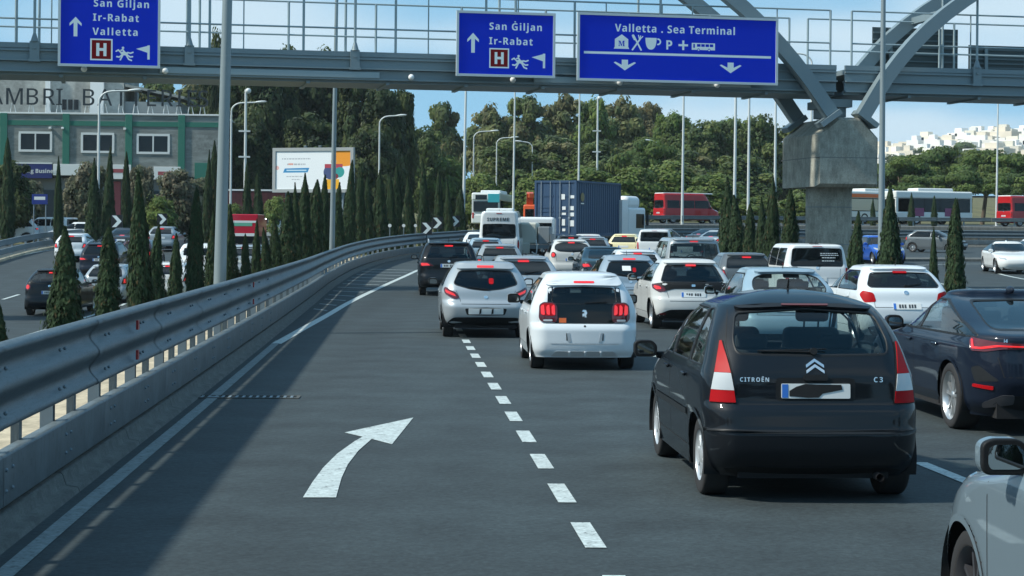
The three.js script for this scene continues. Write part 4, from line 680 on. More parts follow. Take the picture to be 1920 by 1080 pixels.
// the usual things on a car's ends
function rearKit(ctx, s, r) {
  const { add, skin, sh, near, bodyAt, line } = ctx, b = s.belt, w = s.w[3][1];
  const lamp = r.lamp ?? [[w * 0.70, b - 0.22], [w * 0.98, b - 0.2], [w * 0.99, b + 0.02], [w * 0.8, b + 0.04]];
  for (const sd of [1, -1]) { const P = sd > 0 ? lamp : flip(lamp), i = add('tail_light', skin('rear', rounded(P, 0.04, 3), 0.006, 0.02), r.lampMat ?? 'redDark'); const c = lamp.reduce((a, p) => [a[0] + p[0] / lamp.length, a[1] + p[1] / lamp.length], [0, 0]), small = lamp.map(([x, y]) => [c[0] + (x - c[0]) * 0.62, c[1] + (y - c[1]) * 0.62]); add('lamp_lens', skin('rear', rounded(sd > 0 ? small : flip(small), 0.03, 3), 0.010, 0.006), r.lit === false ? 'red' : 'redlit', i); }
  if (r.plateY !== 0) plate(ctx, r.plateY ?? b - 0.14);
  const yb = r.lowY ?? 0.36; add('lower_bumper', skin('rear', rounded(sym([[0, s.y0 + 0.01], [w * 0.72, s.y0 + 0.01], [w * 0.84, yb - 0.03], [w * 0.7, yb], [0, yb]]), 0.03, 3), 0.006, 0.012), 'black');
  const ys = r.stopY ?? s.yE - 0.066; add('stop_light', skin('rear', rounded(rect(-0.13, 0.13, ys - 0.017, ys + 0.017), 0.012, 2), 0.012, 0.014), r.lit === false ? 'red' : 'redlit');
  if (r.spoiler !== false && s.rear.kind !== 'sedan') { const ws = sh.w(s.yE) * 0.9, y = s.yE; add('spoiler', skin('rear', rounded(sym([[0, y - 0.035], [ws * 0.86, y - 0.045], [ws, y - 0.03], [ws * 0.9, y - 0.004], [0, y - 0.002]]), 0.015, 3), 0.05, 0.05), r.spoilerMat ?? 'paint'); }
  if (near) {
    const g = b + 0.07; add('tailgate_seam', merge([line('rear', [[-w * 0.68, b - 0.28], [w * 0.68, b - 0.28]], 0.008, 0.0015), line('rear', [[w * 0.68, b - 0.28], [w * 0.7, g - 0.1]], 0.007, 0.0015), line('rear', [[-w * 0.68, b - 0.28], [-w * 0.7, g - 0.1]], 0.007, 0.0015)]), 'gap', bodyAt);
    add('badge', skin('rear', Array.from({ length: 14 }, (_, k) => [0.045 * Math.cos(k / 7 * Math.PI), b - 0.015 + 0.035 * Math.sin(k / 7 * Math.PI)]), 0.008, 0.01), 'chrome');
    const yy = s.glass.rear ? s.glass.rear[0][1] + 0.02 : b; const a = sh.at('rear', 0.02, yy), e = sh.at('rear', 0.34, yy + 0.05); add('wiper', merge([bar(V(a.x, a.y, a.z + 0.02), V(e.x, e.y, e.z + 0.02), 0.01, 0.006, 6), tr(new THREE.CylinderGeometry(0.025, 0.025, 0.03, 10), a.x, a.y, a.z + 0.02, Math.PI / 2)]), 'black');
    add('roof_aerial', bar(V(0, s.H - 0.01, sh.zr(s.yE) - 0.2), V(0, s.H + 0.13, sh.zr(s.yE) - 0.1), 0.008, 0.004, 6), 'black');
  }
  if (r.rails) for (const sd of [1, -1]) { const x = sd * (sh.w(s.yE) * 0.9); add('roof_rail', tube([V(x, s.yE + 0.02, sh.zr(s.yE) - 0.1), V(x, s.yE + 0.08, sh.zr(s.yE) - 0.25), V(x, s.yE + 0.085, 0), V(x, s.yE + 0.02, sh.zf(s.yE) + 0.15)], 0.018, 16, 6), 'silver'); }
  // front end
  const hl = [[w * 0.60, b - 0.27], [w * 1.02, b - 0.2], [w * 1.12, b - 0.13], [w * 0.95, b - 0.12], [w * 0.62, b - 0.19]];
  for (const P of [hl, flip(hl)]) add('headlight', skin('front', rounded(P, 0.03, 3), 0.006, 0.02), 'head');
  add('grille', skin('front', rounded(rect(-w * 0.5, w * 0.5, b - 0.34, b - 0.24), 0.03, 3), 0.005, 0.012), 'black');
  add('lower_grille', skin('front', rounded(sym([[0, 0.26], [w * 0.6, 0.26], [w * 0.75, 0.36], [w * 0.5, 0.42], [0, 0.42]]), 0.03, 3), 0.005, 0.012), 'black');
  plate(ctx, 0.5, { space: 'front' });
}
const SPEC = {};
// black rounded hatchback, the nearest car ahead
SPEC.roundHatch = (() => {
  const s = base({ len: 3.84, wid: 1.67, hgt: 1.545, belt: 0.99, rs: 0.6, fo: 0.78, ro: 0.62, wheelR: 0.3, fl: 0.95, ws: 0.98, tumble: 0.23 });
  s.zr = [[0.2, 1.74], [0.28, 1.86], [0.42, 1.92], [0.52, 1.925], [0.555, 1.905], [0.66, 1.885], [0.715, 1.865], [0.735, 1.84], [0.92, 1.82], [1.08, 1.75], [1.22, 1.65], [1.36, 1.50], [1.44, 1.39], [1.48, 1.32]];
  s.zf = [[0.2, -1.70], [0.34, -1.86], [0.5, -1.92], [0.64, -1.88], [0.76, -1.76], [0.86, -1.52], [0.94, -1.24], [1.0, -0.98], [1.16, -0.68], [1.32, -0.36], [1.42, -0.12], [1.48, 0.12]];
  s.w = [[0.2, 0.795], [0.34, 0.818], [0.52, 0.83], [0.72, 0.84], [0.92, 0.83], [1.02, 0.80], [1.18, 0.75], [1.32, 0.69], [1.42, 0.635], [1.455, 0.61]]; s.yE = 1.455; s.H = 1.57; s.dome = 2.3;
  s.rr = [[0.2, 0.24], [0.5, 0.24], [0.74, 0.24], [1.0, 0.26], [1.3, 0.24], [1.48, 0.3]]; s.cr = 0.05; s.wheel = 'cover'; s.rimMat = 'silver'; s.mirrorMat = 'black'; s.handleMat = 'paint'; s.archMat = 'paint';
  s.glass = { front: sym([[0, 1.06], [0.70, 1.06], [0.56, 1.44], [0, 1.44]]), rear: sym([[0, 1.105], [0.57, 1.115], [0.59, 1.2], [0.545, 1.40], [0, 1.435]]), rearR: 0.05, rearMat: 'glass', side: (sh) => sideWindows(sh, 1.01, 1.415, 0.2, 0.36, [-0.02, 0.86]) };
  s.doors = [-0.92, -0.02, 0.98]; s.handles = [-0.16, 0.78]; s.seats = [0.0, 0.9]; s.seatUp = 0.03; s.mirrorY = 1.0; s.mirrorZ = -0.72;
  s.more = (ctx) => {
    const { add, skin, sh, line, bodyAt } = ctx;
    const L = { low: [[0.60, 0.748], [0.81, 0.748], [0.795, 0.838], [0.61, 0.838]], mid: [[0.61, 0.840], [0.795, 0.840], [0.768, 0.962], [0.63, 0.962]], up: [[0.63, 0.964], [0.768, 0.964], [0.735, 1.10], [0.71, 1.19], [0.690, 1.194], [0.655, 1.08]] };
    for (const sd of [1, -1]) { const f = (p) => sd > 0 ? p : flip(p); const i = add('tail_light', skin('rear', f(grow([L.low[0], L.low[1], L.mid[1], L.up[1], L.up[3], L.up[4], L.up[0], L.mid[0]], 0.008)), 0.008, 0.03), 'gap'); add('red_lens', skin('rear', f(L.low), 0.014, 0.008), 'red', i); add('clear_lens', skin('rear', f(L.mid), 0.014, 0.008), 'white', i); add('red_lens', skin('rear', f(L.up), 0.014, 0.008), 'red', i); }
    // plate in its recess, handle, badge and lettering
    add('plate_recess', skin('rear', rounded(rect(-0.3, 0.3, 0.765, 0.935), 0.03, 3), 0.002, 0.006), 'black');
    const pl = plate(ctx, 0.838, { blank: true }); add('plate_smudge', skin('rear', [[-0.2, 0.80], [-0.06, 0.788], [0.02, 0.79], [0.05, 0.82], [0.2, 0.85], [0.19, 0.886], [0.0, 0.888], [-0.08, 0.892], [-0.15, 0.87], [-0.2, 0.84]], 0.0135, 0.002), 'gap', pl);
    add('tailgate_handle', skin('rear', rounded(rect(-0.09, 0.09, 0.915, 0.955), 0.012, 2), 0.02, 0.02), 'black');
    const chev = (y) => sym([[0, y + 0.058], [0.068, y], [0.068, y + 0.026], [0, y + 0.084]].map((p, k) => p)); for (const y of [0.965, 1.005]) { const P = [[-0.068, y], [0, y + 0.045], [0.068, y], [0.068, y + 0.022], [0, y + 0.067], [-0.068, y + 0.022]]; add('chevron_badge', skin('rear', P, 0.012, 0.012), 'chrome'); }
    add('lettering', letters(sh, 'rear', 'CITROËN', -0.57, 0.905, 0.032, 0.005, 1.12), 'chrome'); add('lettering', letters(sh, 'rear', 'C3', 0.44, 0.905, 0.038, 0.005, 1.3), 'chrome');
    // bumper: rubbing strip, seams
    add('bumper_strip', skin('rear', sym([[0, 0.525], [0.95, 0.525], [0.95, 0.552], [0, 0.552]]), 0.006, 0.01), 'trim');
    add('tailgate_seam', merge([line('rear', [[-0.605, 0.735], [0.605, 0.735]], 0.012, 0.002), line('rear', [[0.6, 0.735], [0.62, 0.96], [0.66, 1.18], [0.62, 1.42]], 0.008, 0.002), line('rear', [[-0.6, 0.735], [-0.62, 0.96], [-0.66, 1.18], [-0.62, 1.42]], 0.008, 0.002)]), 'gap', bodyAt);
    add('lower_bumper', skin('rear', rounded(sym([[0, 0.205], [0.6, 0.205], [0.7, 0.25], [0.5, 0.275], [0, 0.275]]), 0.03, 3), 0.004, 0.012), 'black');
    add('stop_light', skin('rear', rounded(rect(-0.18, 0.18, 1.436, 1.447), 0.004, 2), 0.036, 0.012), 'redDark');
    add('spoiler', skin('rear', rounded(sym([[0, 1.438], [0.5, 1.415], [0.56, 1.43], [0.3, 1.453], [0, 1.455]]), 0.02, 3), 0.03, 0.03), 'paint');
    const a = sh.at('rear', 0.0, 1.135); add('wiper', merge([bar(V(0, a.y - 0.01, a.z + 0.02), V(-0.4, a.y - 0.005, sh.at('rear', 0.4, 1.13).z + 0.02), 0.011, 0.006, 6), tr(new THREE.CylinderGeometry(0.028, 0.034, 0.05, 12), 0, a.y - 0.01, a.z + 0.01, Math.PI / 2 - 0.3), bar(V(-0.42, a.y - 0.004, sh.at('rear', 0.42, 1.13).z + 0.012), V(0.1, a.y + 0.012, a.z + 0.012), 0.006, 0.005, 5)]), 'black');
    add('roof_aerial', merge([bar(V(0, 1.55, 0.75), V(0, 1.65, 0.8), 0.012, 0.006, 6), tr(new THREE.SphereGeometry(0.035, 10, 6).scale(1, 0.5, 1.4), 0, 1.56, 0.75)]), 'black');
    add('side_strip', line('side', [[-0.86, 0.60], [0.92, 0.60]], 0.05, 0.008, -1), 'trim'); add('side_strip', line('side', [[-0.86, 0.60], [0.92, 0.60]], 0.05, 0.008, 1), 'trim');
    add('exhaust', tr(new THREE.CylinderGeometry(0.03, 0.03, 0.2, 12, 1, true), 0.48, 0.2, 1.78, Math.PI / 2), 'rimDark');
    for (const P of [[[0.45, 0.7], [0.82, 0.78], [0.9, 0.85], [0.62, 0.84]]]) both(ctx, 'headlight', 'front', rounded(P, 0.04), 'head', 0.006, 0.02);
    add('grille', skin('front', rounded(rect(-0.4, 0.4, 0.6, 0.68), 0.03), 0.005, 0.01), 'black');
  };
  return s;
})();
// small white city car with a black glass tailgate
SPEC.cityCar = (() => {
  const s = base({ len: 3.47, wid: 1.615, hgt: 1.43, belt: 0.92, rs: 0.42, fo: 0.72, ro: 0.56, wheelR: 0.285, fl: 0.85, ws: 0.85, tumble: 0.2 });
  s.zr = [[0.2, 1.66], [0.3, 1.72], [0.42, 1.735], [0.58, 1.735], [0.66, 1.70], [0.69, 1.67], [0.8, 1.66], [0.98, 1.62], [1.15, 1.54], [1.26, 1.46], [1.33, 1.40], [1.365, 1.36]];
  s.glass.rear = sym([[0, 0.975], [0.43, 0.975], [0.47, 1.0], [0.45, 1.19], [0, 1.205]]); s.glass.rearMat = 'glass'; s.rr = [[0.2, 0.2], [0.5, 0.25], [0.8, 0.24], [1.1, 0.2], [1.365, 0.24]]; s.wheel = 'cover'; s.rimMat = 'rim'; s.seats = [0.05, 0.8]; s.seatUp = -0.1; s.mirrorMat = 'paint';
  s.more = (ctx) => {
    const { add, skin, sh, line, bodyAt } = ctx;
    add('tailgate_panel', skin('rear', rounded(sym([[0, 0.69], [0.44, 0.69], [0.52, 0.76], [0.55, 0.97], [0.5, 0.972], [0, 0.972]]), 0.03, 3), 0.004, 0.012), 'dark'); add('tailgate_side', skin('rear', [[0.475, 0.98], [0.545, 0.98], [0.53, 1.2], [0.455, 1.21]], 0.004, 0.01), 'dark'); add('tailgate_side', skin('rear', flip([[0.475, 0.98], [0.545, 0.98], [0.53, 1.2], [0.455, 1.21]]), 0.004, 0.01), 'dark');
    const lamp = rounded([[0.42, 0.70], [0.63, 0.705], [0.67, 0.76], [0.66, 0.95], [0.60, 0.99], [0.45, 0.985], [0.40, 0.93], [0.40, 0.75]], 0.05, 4);
    for (const sd of [1, -1]) { const f = (p) => sd > 0 ? p : flip(p), i = add('tail_light', skin('rear', f(lamp), 0.018, 0.035), 'redDark'); add('red_lens', skin('rear', f(rounded([[0.425, 0.79], [0.64, 0.80], [0.64, 0.94], [0.59, 0.97], [0.46, 0.968], [0.425, 0.93]], 0.04, 3)), 0.021, 0.006), 'red', i); for (const [u, c] of [[0.43, 'redlit'], [0.505, 'redlit'], [0.58, 'redlit']]) add('light_claw', skin('rear', f(rounded([[u, 0.80], [u + 0.05, 0.815], [u + 0.055, 0.93], [u + 0.01, 0.955]], 0.02, 3)), 0.024, 0.008), c, i); add('reverse_lens', skin('rear', f(rounded(rect(0.47, 0.6, 0.715, 0.745), 0.012, 2)), 0.022, 0.006), 'white', i); }
    add('badge', skin('rear', [[-0.03, 0.78], [-0.005, 0.80], [0.0, 0.775], [0.03, 0.775], [0.018, 0.805], [0.038, 0.835], [0.02, 0.88], [-0.02, 0.885], [-0.04, 0.86], [-0.015, 0.855], [0.0, 0.835], [-0.035, 0.825]], 0.010, 0.008), 'chrome');
    add('sticker', skin('rear', rect(-0.375, -0.27, 0.695, 0.765), 0.007, 0.003), 'orange');
    // empty plate recess with its two clips
    for (const sd of [1, -1]) { const f = (p) => sd > 0 ? p : flip(p); add('plate_clip', skin('rear', f([[0.20, 0.42], [0.245, 0.42], [0.255, 0.55], [0.225, 0.55]]), 0.004, 0.01), 'silver'); add('plate_clip_slot', skin('rear', f([[0.252, 0.44], [0.272, 0.44], [0.275, 0.54], [0.262, 0.55]]), 0.003, 0.008), 'plateMark'); }
    add('bumper_crease', line('rear', [[-0.5, 0.39], [0.5, 0.39]], 0.012, 0.003), 'silver', bodyAt);
    add('diffuser', skin('rear', rounded(sym([[0, 0.205], [0.5, 0.205], [0.42, 0.285], [0, 0.285]]), 0.02, 3), 0.006, 0.012), 'silver'); for (const u of [-0.24, -0.01, 0.22]) add('diffuser_fin', skin('rear', rect(u, u + 0.035, 0.21, 0.28), 0.02, 0.015), 'paint');
    add('lock', skin('rear', rounded(rect(-0.015, 0.015, 0.635, 0.66), 0.01, 2), 0.004, 0.006), 'black');
    add('tailgate_seam', line('rear', [[-0.6, 0.684], [0.6, 0.684]], 0.008, 0.002), 'gap', bodyAt);
    add('spoiler', skin('rear', rounded(sym([[0, 1.225], [0.5, 1.215], [0.58, 1.24], [0.54, 1.355], [0, 1.36]]), 0.03, 3), 0.035, 0.035), 'paint'); add('stop_light', skin('rear', rounded(rect(-0.15, 0.15, 1.25, 1.278), 0.012, 2), 0.04, 0.01), 'redlit');
    add('wiper', bar(V(0, 0.985, sh.at('rear', 0, 0.985).z + 0.02), V(0.33, 1.0, sh.at('rear', 0.33, 1.0).z + 0.02), 0.009, 0.006, 6), 'black');
    both(ctx, 'headlight', 'front', rounded([[0.45, 0.62], [0.72, 0.66], [0.8, 0.78], [0.5, 0.74]], 0.04), 'head', 0.006, 0.02);
  };
  return s;
})();
// silver hatchback straddling the dashed line
SPEC.silverHatch = (() => {
  const s = base({ len: 3.9, wid: 1.695, hgt: 1.445, belt: 0.95, rs: 0.6, fo: 0.8, ro: 0.6, wheelR: 0.3, fl: 1.0, ws: 0.95, tumble: 0.21 });
  s.zr = [[0.2, 1.72], [0.3, 1.86], [0.44, 1.93], [0.58, 1.95], [0.66, 1.92], [0.72, 1.86], [0.9, 1.82], [0.99, 1.76], [1.2, 1.56], [1.32, 1.42], [1.38, 1.34]]; s.rr = [[0.2, 0.22], [0.6, 0.3], [0.9, 0.28], [1.38, 0.24]]; s.cr = 0.08;
  s.glass.rear = sym([[0, 0.905], [0.3, 0.935], [0.57, 1.01], [0.6, 1.04], [0.50, 1.255], [0, 1.27]]); s.glass.rearMat = 'tint'; s.wheel = 'spoke'; s.seatUp = -0.06;
  s.more = (ctx) => {
    const { add, skin, sh, line, bodyAt } = ctx, lamp = rounded([[0.50, 0.75], [0.60, 0.735], [0.82, 0.84], [0.88, 0.93], [0.80, 0.96], [0.56, 0.86]], 0.04, 4);
    for (const sd of [1, -1]) { const f = (p) => sd > 0 ? p : flip(p), i = add('tail_light', skin('rear', f(lamp), 0.012, 0.03), 'redDark'); add('lamp_lens', skin('rear', f(rounded([[0.56, 0.78], [0.78, 0.86], [0.8, 0.91], [0.6, 0.84]], 0.03, 3)), 0.017, 0.01), 'redlit', i); }
    add('plate_recess', skin('rear', rounded(sym([[0, 0.43], [0.36, 0.44], [0.40, 0.56], [0, 0.585]]), 0.03), 0.003, 0.006), 'trim');
    const pl = add('licence_plate', skin('rear', rounded(rect(-0.33, 0.33, 0.455, 0.565), 0.012, 2), 0.011, 0.012), 'plate'); for (const u of [-0.13, 0.1]) add('plate_smudge', skin('rear', [[u, 0.46], [u + 0.04, 0.47], [u + 0.045, 0.56], [u + 0.01, 0.555]], 0.0135, 0.003), 'trim', pl);
    add('lower_bumper', skin('rear', rounded(sym([[0, 0.205], [0.66, 0.205], [0.76, 0.28], [0.62, 0.39], [0, 0.40]]), 0.06, 4), 0.007, 0.015), 'black');
    add('badge', skin('rear', Array.from({ length: 14 }, (_, k) => [0.04 * Math.cos(k / 7 * Math.PI), 0.775 + 0.03 * Math.sin(k / 7 * Math.PI)]), 0.008, 0.01), 'chrome');
    add('tailgate_seam', merge([line('rear', [[-0.46, 0.645], [0.46, 0.645]], 0.009, 0.002), line('rear', [[0.46, 0.645], [0.52, 0.8], [0.57, 0.9]], 0.007, 0.002), line('rear', [[-0.46, 0.645], [-0.52, 0.8], [-0.57, 0.9]], 0.007, 0.002)]), 'gap', bodyAt);
    add('spoiler', skin('rear', rounded(sym([[0, 1.285], [0.48, 1.275], [0.56, 1.29], [0.52, 1.372], [0, 1.376]]), 0.02, 3), 0.045, 0.045), 'paint'); add('stop_light', skin('rear', rounded(rect(-0.16, 0.16, 1.292, 1.33), 0.015, 2), 0.052, 0.014), 'redlit');
    const a = sh.at('rear', 0, 0.925); add('wiper', bar(V(0.05, a.y - 0.01, a.z + 0.02), V(-0.32, 0.97, sh.at('rear', 0.32, 0.97).z + 0.02), 0.01, 0.006, 6), 'black'); add('roof_aerial', bar(V(0, 1.43, 0.95), V(-0.03, 1.56, 1.06), 0.008, 0.004, 6), 'black');
    add('parking_permit', skin('rear', rounded(rect(0.06, 0.15, 1.02, 1.13), 0.03, 3), 0.003, 0.002), 'red');
    both(ctx, 'headlight', 'front', rounded([[0.45, 0.62], [0.75, 0.66], [0.85, 0.8], [0.5, 0.72]], 0.04), 'head', 0.006, 0.02);
  };
  return s;
})();
// pearl white hatchback with a black band between its lamps
SPEC.bandHatch = (() => {
  const s = base({ len: 3.94, wid: 1.745, hgt: 1.48, belt: 0.98, rs: 0.62, fo: 0.8, ro: 0.58, wheelR: 0.315, fl: 1.02, ws: 0.95, tumble: 0.24 });
  s.zr = [[0.2, 1.78], [0.32, 1.93], [0.48, 1.97], [0.62, 1.96], [0.7, 1.91], [0.78, 1.89], [0.95, 1.86], [1.02, 1.79], [1.2, 1.60], [1.36, 1.42], [1.415, 1.33]]; s.rr = [[0.2, 0.22], [0.6, 0.3], [0.95, 0.3], [1.415, 0.24]]; s.cr = 0.09;
  s.glass.rear = sym([[0, 1.0], [0.64, 1.005], [0.66, 1.03], [0.53, 1.335], [0, 1.345]]); s.glass.rearMat = 'tint'; s.wheel = 'sport'; s.seatUp = -0.03; s.bz = 0.15;
  s.more = (ctx) => {
    const { add, skin, sh, line, bodyAt } = ctx;
    add('lamp_band', skin('rear', rounded(sym([[0, 0.855], [0.4, 0.855], [0.62, 0.80], [0.9, 0.86], [0.92, 0.95], [0.6, 0.985], [0, 0.985]]), 0.03, 3), 0.008, 0.02), 'black');
    const lamp = rounded([[0.58, 0.80], [0.72, 0.785], [0.92, 0.87], [0.95, 0.95], [0.74, 0.945], [0.6, 0.88]], 0.03, 3);
    for (const sd of [1, -1]) { const f = (p) => sd > 0 ? p : flip(p), i = add('tail_light', skin('rear', f(lamp), 0.014, 0.03), 'redDark'); add('lamp_lens', skin('rear', f(rounded([[0.66, 0.85], [0.78, 0.84], [0.86, 0.89], [0.84, 0.92], [0.7, 0.9]], 0.03, 3)), 0.02, 0.01), 'redlit', i); }
    plate(ctx, 0.73); add('badge', skin('rear', rounded(rect(-0.04, 0.04, 0.90, 0.945), 0.015, 3), 0.014, 0.008), 'chrome');
    add('lower_bumper', skin('rear', rounded(sym([[0, 0.205], [0.74, 0.205], [0.8, 0.30], [0.5, 0.42], [0, 0.43]]), 0.05, 4), 0.007, 0.015), 'black'); both(ctx, 'reflector', 'rear', rounded(rect(0.58, 0.72, 0.315, 0.345), 0.01, 2), 'redDark', 0.012, 0.01);
    add('tailgate_seam', merge([line('rear', [[-0.5, 0.60], [0.5, 0.60]], 0.009, 0.002), line('rear', [[0.5, 0.60], [0.56, 0.8]], 0.007, 0.002), line('rear', [[-0.5, 0.60], [-0.56, 0.8]], 0.007, 0.002)]), 'gap', bodyAt);
    add('spoiler', skin('rear', rounded(sym([[0, 1.36], [0.5, 1.35], [0.58, 1.365], [0.5, 1.408], [0, 1.412]]), 0.02, 3), 0.05, 0.05), 'paint'); add('stop_light', skin('rear', rounded(rect(-0.11, 0.11, 1.318, 1.345), 0.012, 2), 0.02, 0.014), 'redlit');
    add('wiper', bar(V(0, 1.01, sh.at('rear', 0, 1.01).z + 0.02), V(0.3, 1.04, sh.at('rear', 0.3, 1.04).z + 0.02), 0.009, 0.006, 6), 'black');
    both(ctx, 'headlight', 'front', rounded([[0.45, 0.66], [0.78, 0.7], [0.9, 0.82], [0.5, 0.74]], 0.04), 'head', 0.006, 0.02);
  };
  return s;
})();
// dark blue four-door coupe
SPEC.coupe = (() => {
  const s = base({ len: 4.78, wid: 1.85, hgt: 1.43, belt: 0.96, rs: 0.55, kind: 'sedan', fo: 0.85, ro: 0.98, wheelR: 0.345, fl: 1.5, ws: 0.95, tumble: 0.27 });
  s.zr = [[0.2, 2.16], [0.3, 2.28], [0.42, 2.34], [0.56, 2.39], [0.72, 2.38], [0.9, 2.36], [0.985, 2.36], [1.02, 2.28], [1.045, 2.1], [1.09, 1.85], [1.17, 1.52], [1.26, 1.15], [1.33, 0.8], [1.365, 0.55]]; s.rr = [[0.2, 0.3], [0.6, 0.42], [0.95, 0.4], [1.05, 0.3], [1.365, 0.24]]; s.cr = 0.14; s.wheel = 'sport'; s.wheelW = 0.25; s.seatUp = -0.12; s.pr = 0.10;
  s.w = [[0.2, 0.83], [0.35, 0.905], [0.5, 0.915], [0.7, 0.925], [0.88, 0.92], [0.97, 0.875], [1.1, 0.80], [1.22, 0.74], [1.31, 0.68], [1.365, 0.6]];
  s.glass.rear = sym([[0, 1.065], [0.62, 1.065], [0.52, 1.31], [0, 1.325]]); s.glass.side = (sh) => sideWindows(sh, 0.995, 1.315, 0.2, 0.32, [0.12]); s.doors = [-0.95, 0.12, 1.15]; s.handles = [-0.05, 0.95]; s.mirrorZ = -0.72;
  s.more = (ctx) => {
    const { add, skin, sh, line, bodyAt } = ctx;
    const lamp = rounded([[0.40, 0.885], [0.62, 0.880], [0.80, 0.850], [1.00, 0.850], [1.05, 0.950], [1.03, 0.985], [0.9, 0.975], [0.7, 0.950], [0.40, 0.935]], 0.03, 3);
    for (const sd of [1, -1]) { const f = (p) => sd > 0 ? p : flip(p), i = add('tail_light', skin('rear', f(lamp), 0.010, 0.03), 'redDark'); add('light_bar', skin('rear', f(rounded([[0.42, 0.900], [0.66, 0.900], [0.84, 0.872], [0.98, 0.872], [1.02, 0.965], [0.99, 0.965], [0.955, 0.892], [0.86, 0.892], [0.68, 0.917], [0.42, 0.915]], 0.012, 2)), 0.016, 0.01), 'redlit', i); }
    plate(ctx, 0.72); add('badge', skin('rear', Array.from({ length: 14 }, (_, k) => [0.04 * Math.cos(k / 7 * Math.PI), 0.93 + 0.04 * Math.sin(k / 7 * Math.PI)]), 0.01, 0.01), 'chrome'); add('lettering', letters(sh, 'rear', 'i4', -0.62, 0.945, 0.035, 0.005), 'chrome');
    both(ctx, 'reflector', 'rear', rounded([[0.72, 0.47], [0.98, 0.49], [0.98, 0.52], [0.72, 0.505]], 0.01, 2), 'red', 0.012, 0.01);
    both(ctx, 'bumper_vent', 'rear', rounded([[0.66, 0.56], [0.96, 0.54], [1.02, 0.68], [0.9, 0.71]], 0.04, 3), 'trim', 0.004, 0.01);
    add('diffuser', skin('rear', rounded(sym([[0, 0.205], [0.6, 0.205], [0.72, 0.30], [0.6, 0.41], [0, 0.42]]), 0.04, 4), 0.008, 0.02), 'black'); both(ctx, 'diffuser_trim', 'rear', rounded([[0.50, 0.33], [0.80, 0.28], [0.82, 0.33], [0.62, 0.42], [0.5, 0.42]], 0.02, 2), 'rimDark', 0.012, 0.012);
    add('boot_seam', merge([line('rear', [[-0.62, 0.6], [0.62, 0.6]], 0.008, 0.002), line('rear', [[0.62, 0.6], [0.68, 0.8]], 0.008, 0.002), line('rear', [[-0.62, 0.6], [-0.68, 0.8]], 0.008, 0.002)]), 'gap', bodyAt);
    add('roof_aerial', tr(new THREE.SphereGeometry(0.05, 12, 8).scale(0.7, 0.9, 2.2), 0, 1.425, 0.62), 'paint');
    add('window_trim', merge([1, -1].map((sd) => line('side', [[-1.0, 0.985], [1.75, 0.99]], 0.018, 0.006, sd))), 'black');
    both(ctx, 'headlight', 'front', rounded([[0.5, 0.64], [0.85, 0.68], [0.95, 0.76], [0.55, 0.72]], 0.04), 'head', 0.006, 0.02);
  };
  return s;
})();
// generic kinds for the queue
SPEC.suv = (() => { const s = base({ len: 4.5, wid: 1.86, hgt: 1.66, belt: 1.08, rs: 0.55, wheelR: 0.355, fl: 1.2, fo: 0.88, ro: 0.85, tumble: 0.19, y0: 0.27 }); s.rear = { lamp: [[0.46, 0.92], [0.92, 0.90], [0.98, 1.02], [0.62, 1.03]], rails: true, plateY: 0.93, lowY: 0.5 }; s.glass.rearMat = 'tint'; s.glass.sideMat = 'tint'; return s; })();
SPEC.hatch = (() => { const s = base({ len: 4.0, wid: 1.73, hgt: 1.47, belt: 0.97, rs: 0.58, wheelR: 0.31 }); s.glass.rearMat = 'tint'; return s; })();
SPEC.crossover = (() => { const s = base({ len: 4.15, wid: 1.77, hgt: 1.57, belt: 1.03, rs: 0.7, wheelR: 0.34, y0: 0.24 }); s.glass.rear = sym([[0, 1.1], [0.5, 1.12], [0.68, 1.22], [0.62, 1.36], [0.4, 1.43], [0, 1.45]]); s.glass.rearR = 0.12; s.rear = { lamp: Array.from({ length: 10 }, (_, k) => [0.74 + 0.12 * Math.cos(k / 5 * Math.PI), 0.98 + 0.12 * Math.sin(k / 5 * Math.PI)]), plateY: 0.80 }; return s; })();
SPEC.sedan = (() => { const s = base({ len: 4.5, wid: 1.78, hgt: 1.46, belt: 0.96, rs: 0.55, kind: 'sedan', fl: 1.25, wheelR: 0.315, ro: 0.95 }); s.rear = { kind: 'sedan', spoiler: false, lamp: [[0.5, 0.80], [0.9, 0.78], [0.95, 0.92], [0.6, 0.94]], stopY: 1.065 }; s.glass.rear = sym([[0, 1.075], [0.62, 1.075], [0.52, 1.33], [0, 1.345]]); return s; })();
SPEC.oldHatch = (() => { const s = base({ len: 4.05, wid: 1.70, hgt: 1.45, belt: 0.95, rs: 0.66, wheelR: 0.3 }); s.glass.rear = sym([[0, 1.04], [0.56, 1.04], [0.62, 1.12], [0.56, 1.27], [0.35, 1.34], [0, 1.355]]); s.glass.rearR = 0.14; s.glass.rearMat = 'glass'; s.rear = { lamp: [[0.66, 0.72], [0.84, 0.74], [0.84, 1.0], [0.72, 1.02]], lampMat: 'red', stopY: 1.375, plateY: 0.78 }; return s; })();
SPEC.whiteHatch = (() => { const s = base({ len: 4.05, wid: 1.73, hgt: 1.46, belt: 0.98, rs: 0.5, wheelR: 0.31 }); s.zr = [[0.2, 1.84], [0.3, 1.97], [0.48, 2.03], [0.66, 2.02], [0.8, 1.96], [0.98, 1.9], [1.06, 1.8], [1.2, 1.62], [1.32, 1.46], [1.395, 1.34]]; s.glass.rear = sym([[0, 1.065], [0.62, 1.065], [0.66, 1.1], [0.55, 1.31], [0, 1.325]]); s.glass.rearMat = 'tint'; s.rear = { lamp: [[0.56, 0.80], [0.78, 0.78], [0.9, 0.93], [0.8, 1.0], [0.6, 0.96]], lampMat: 'red', lit: false, plateY: 0.72 }; return s; })();
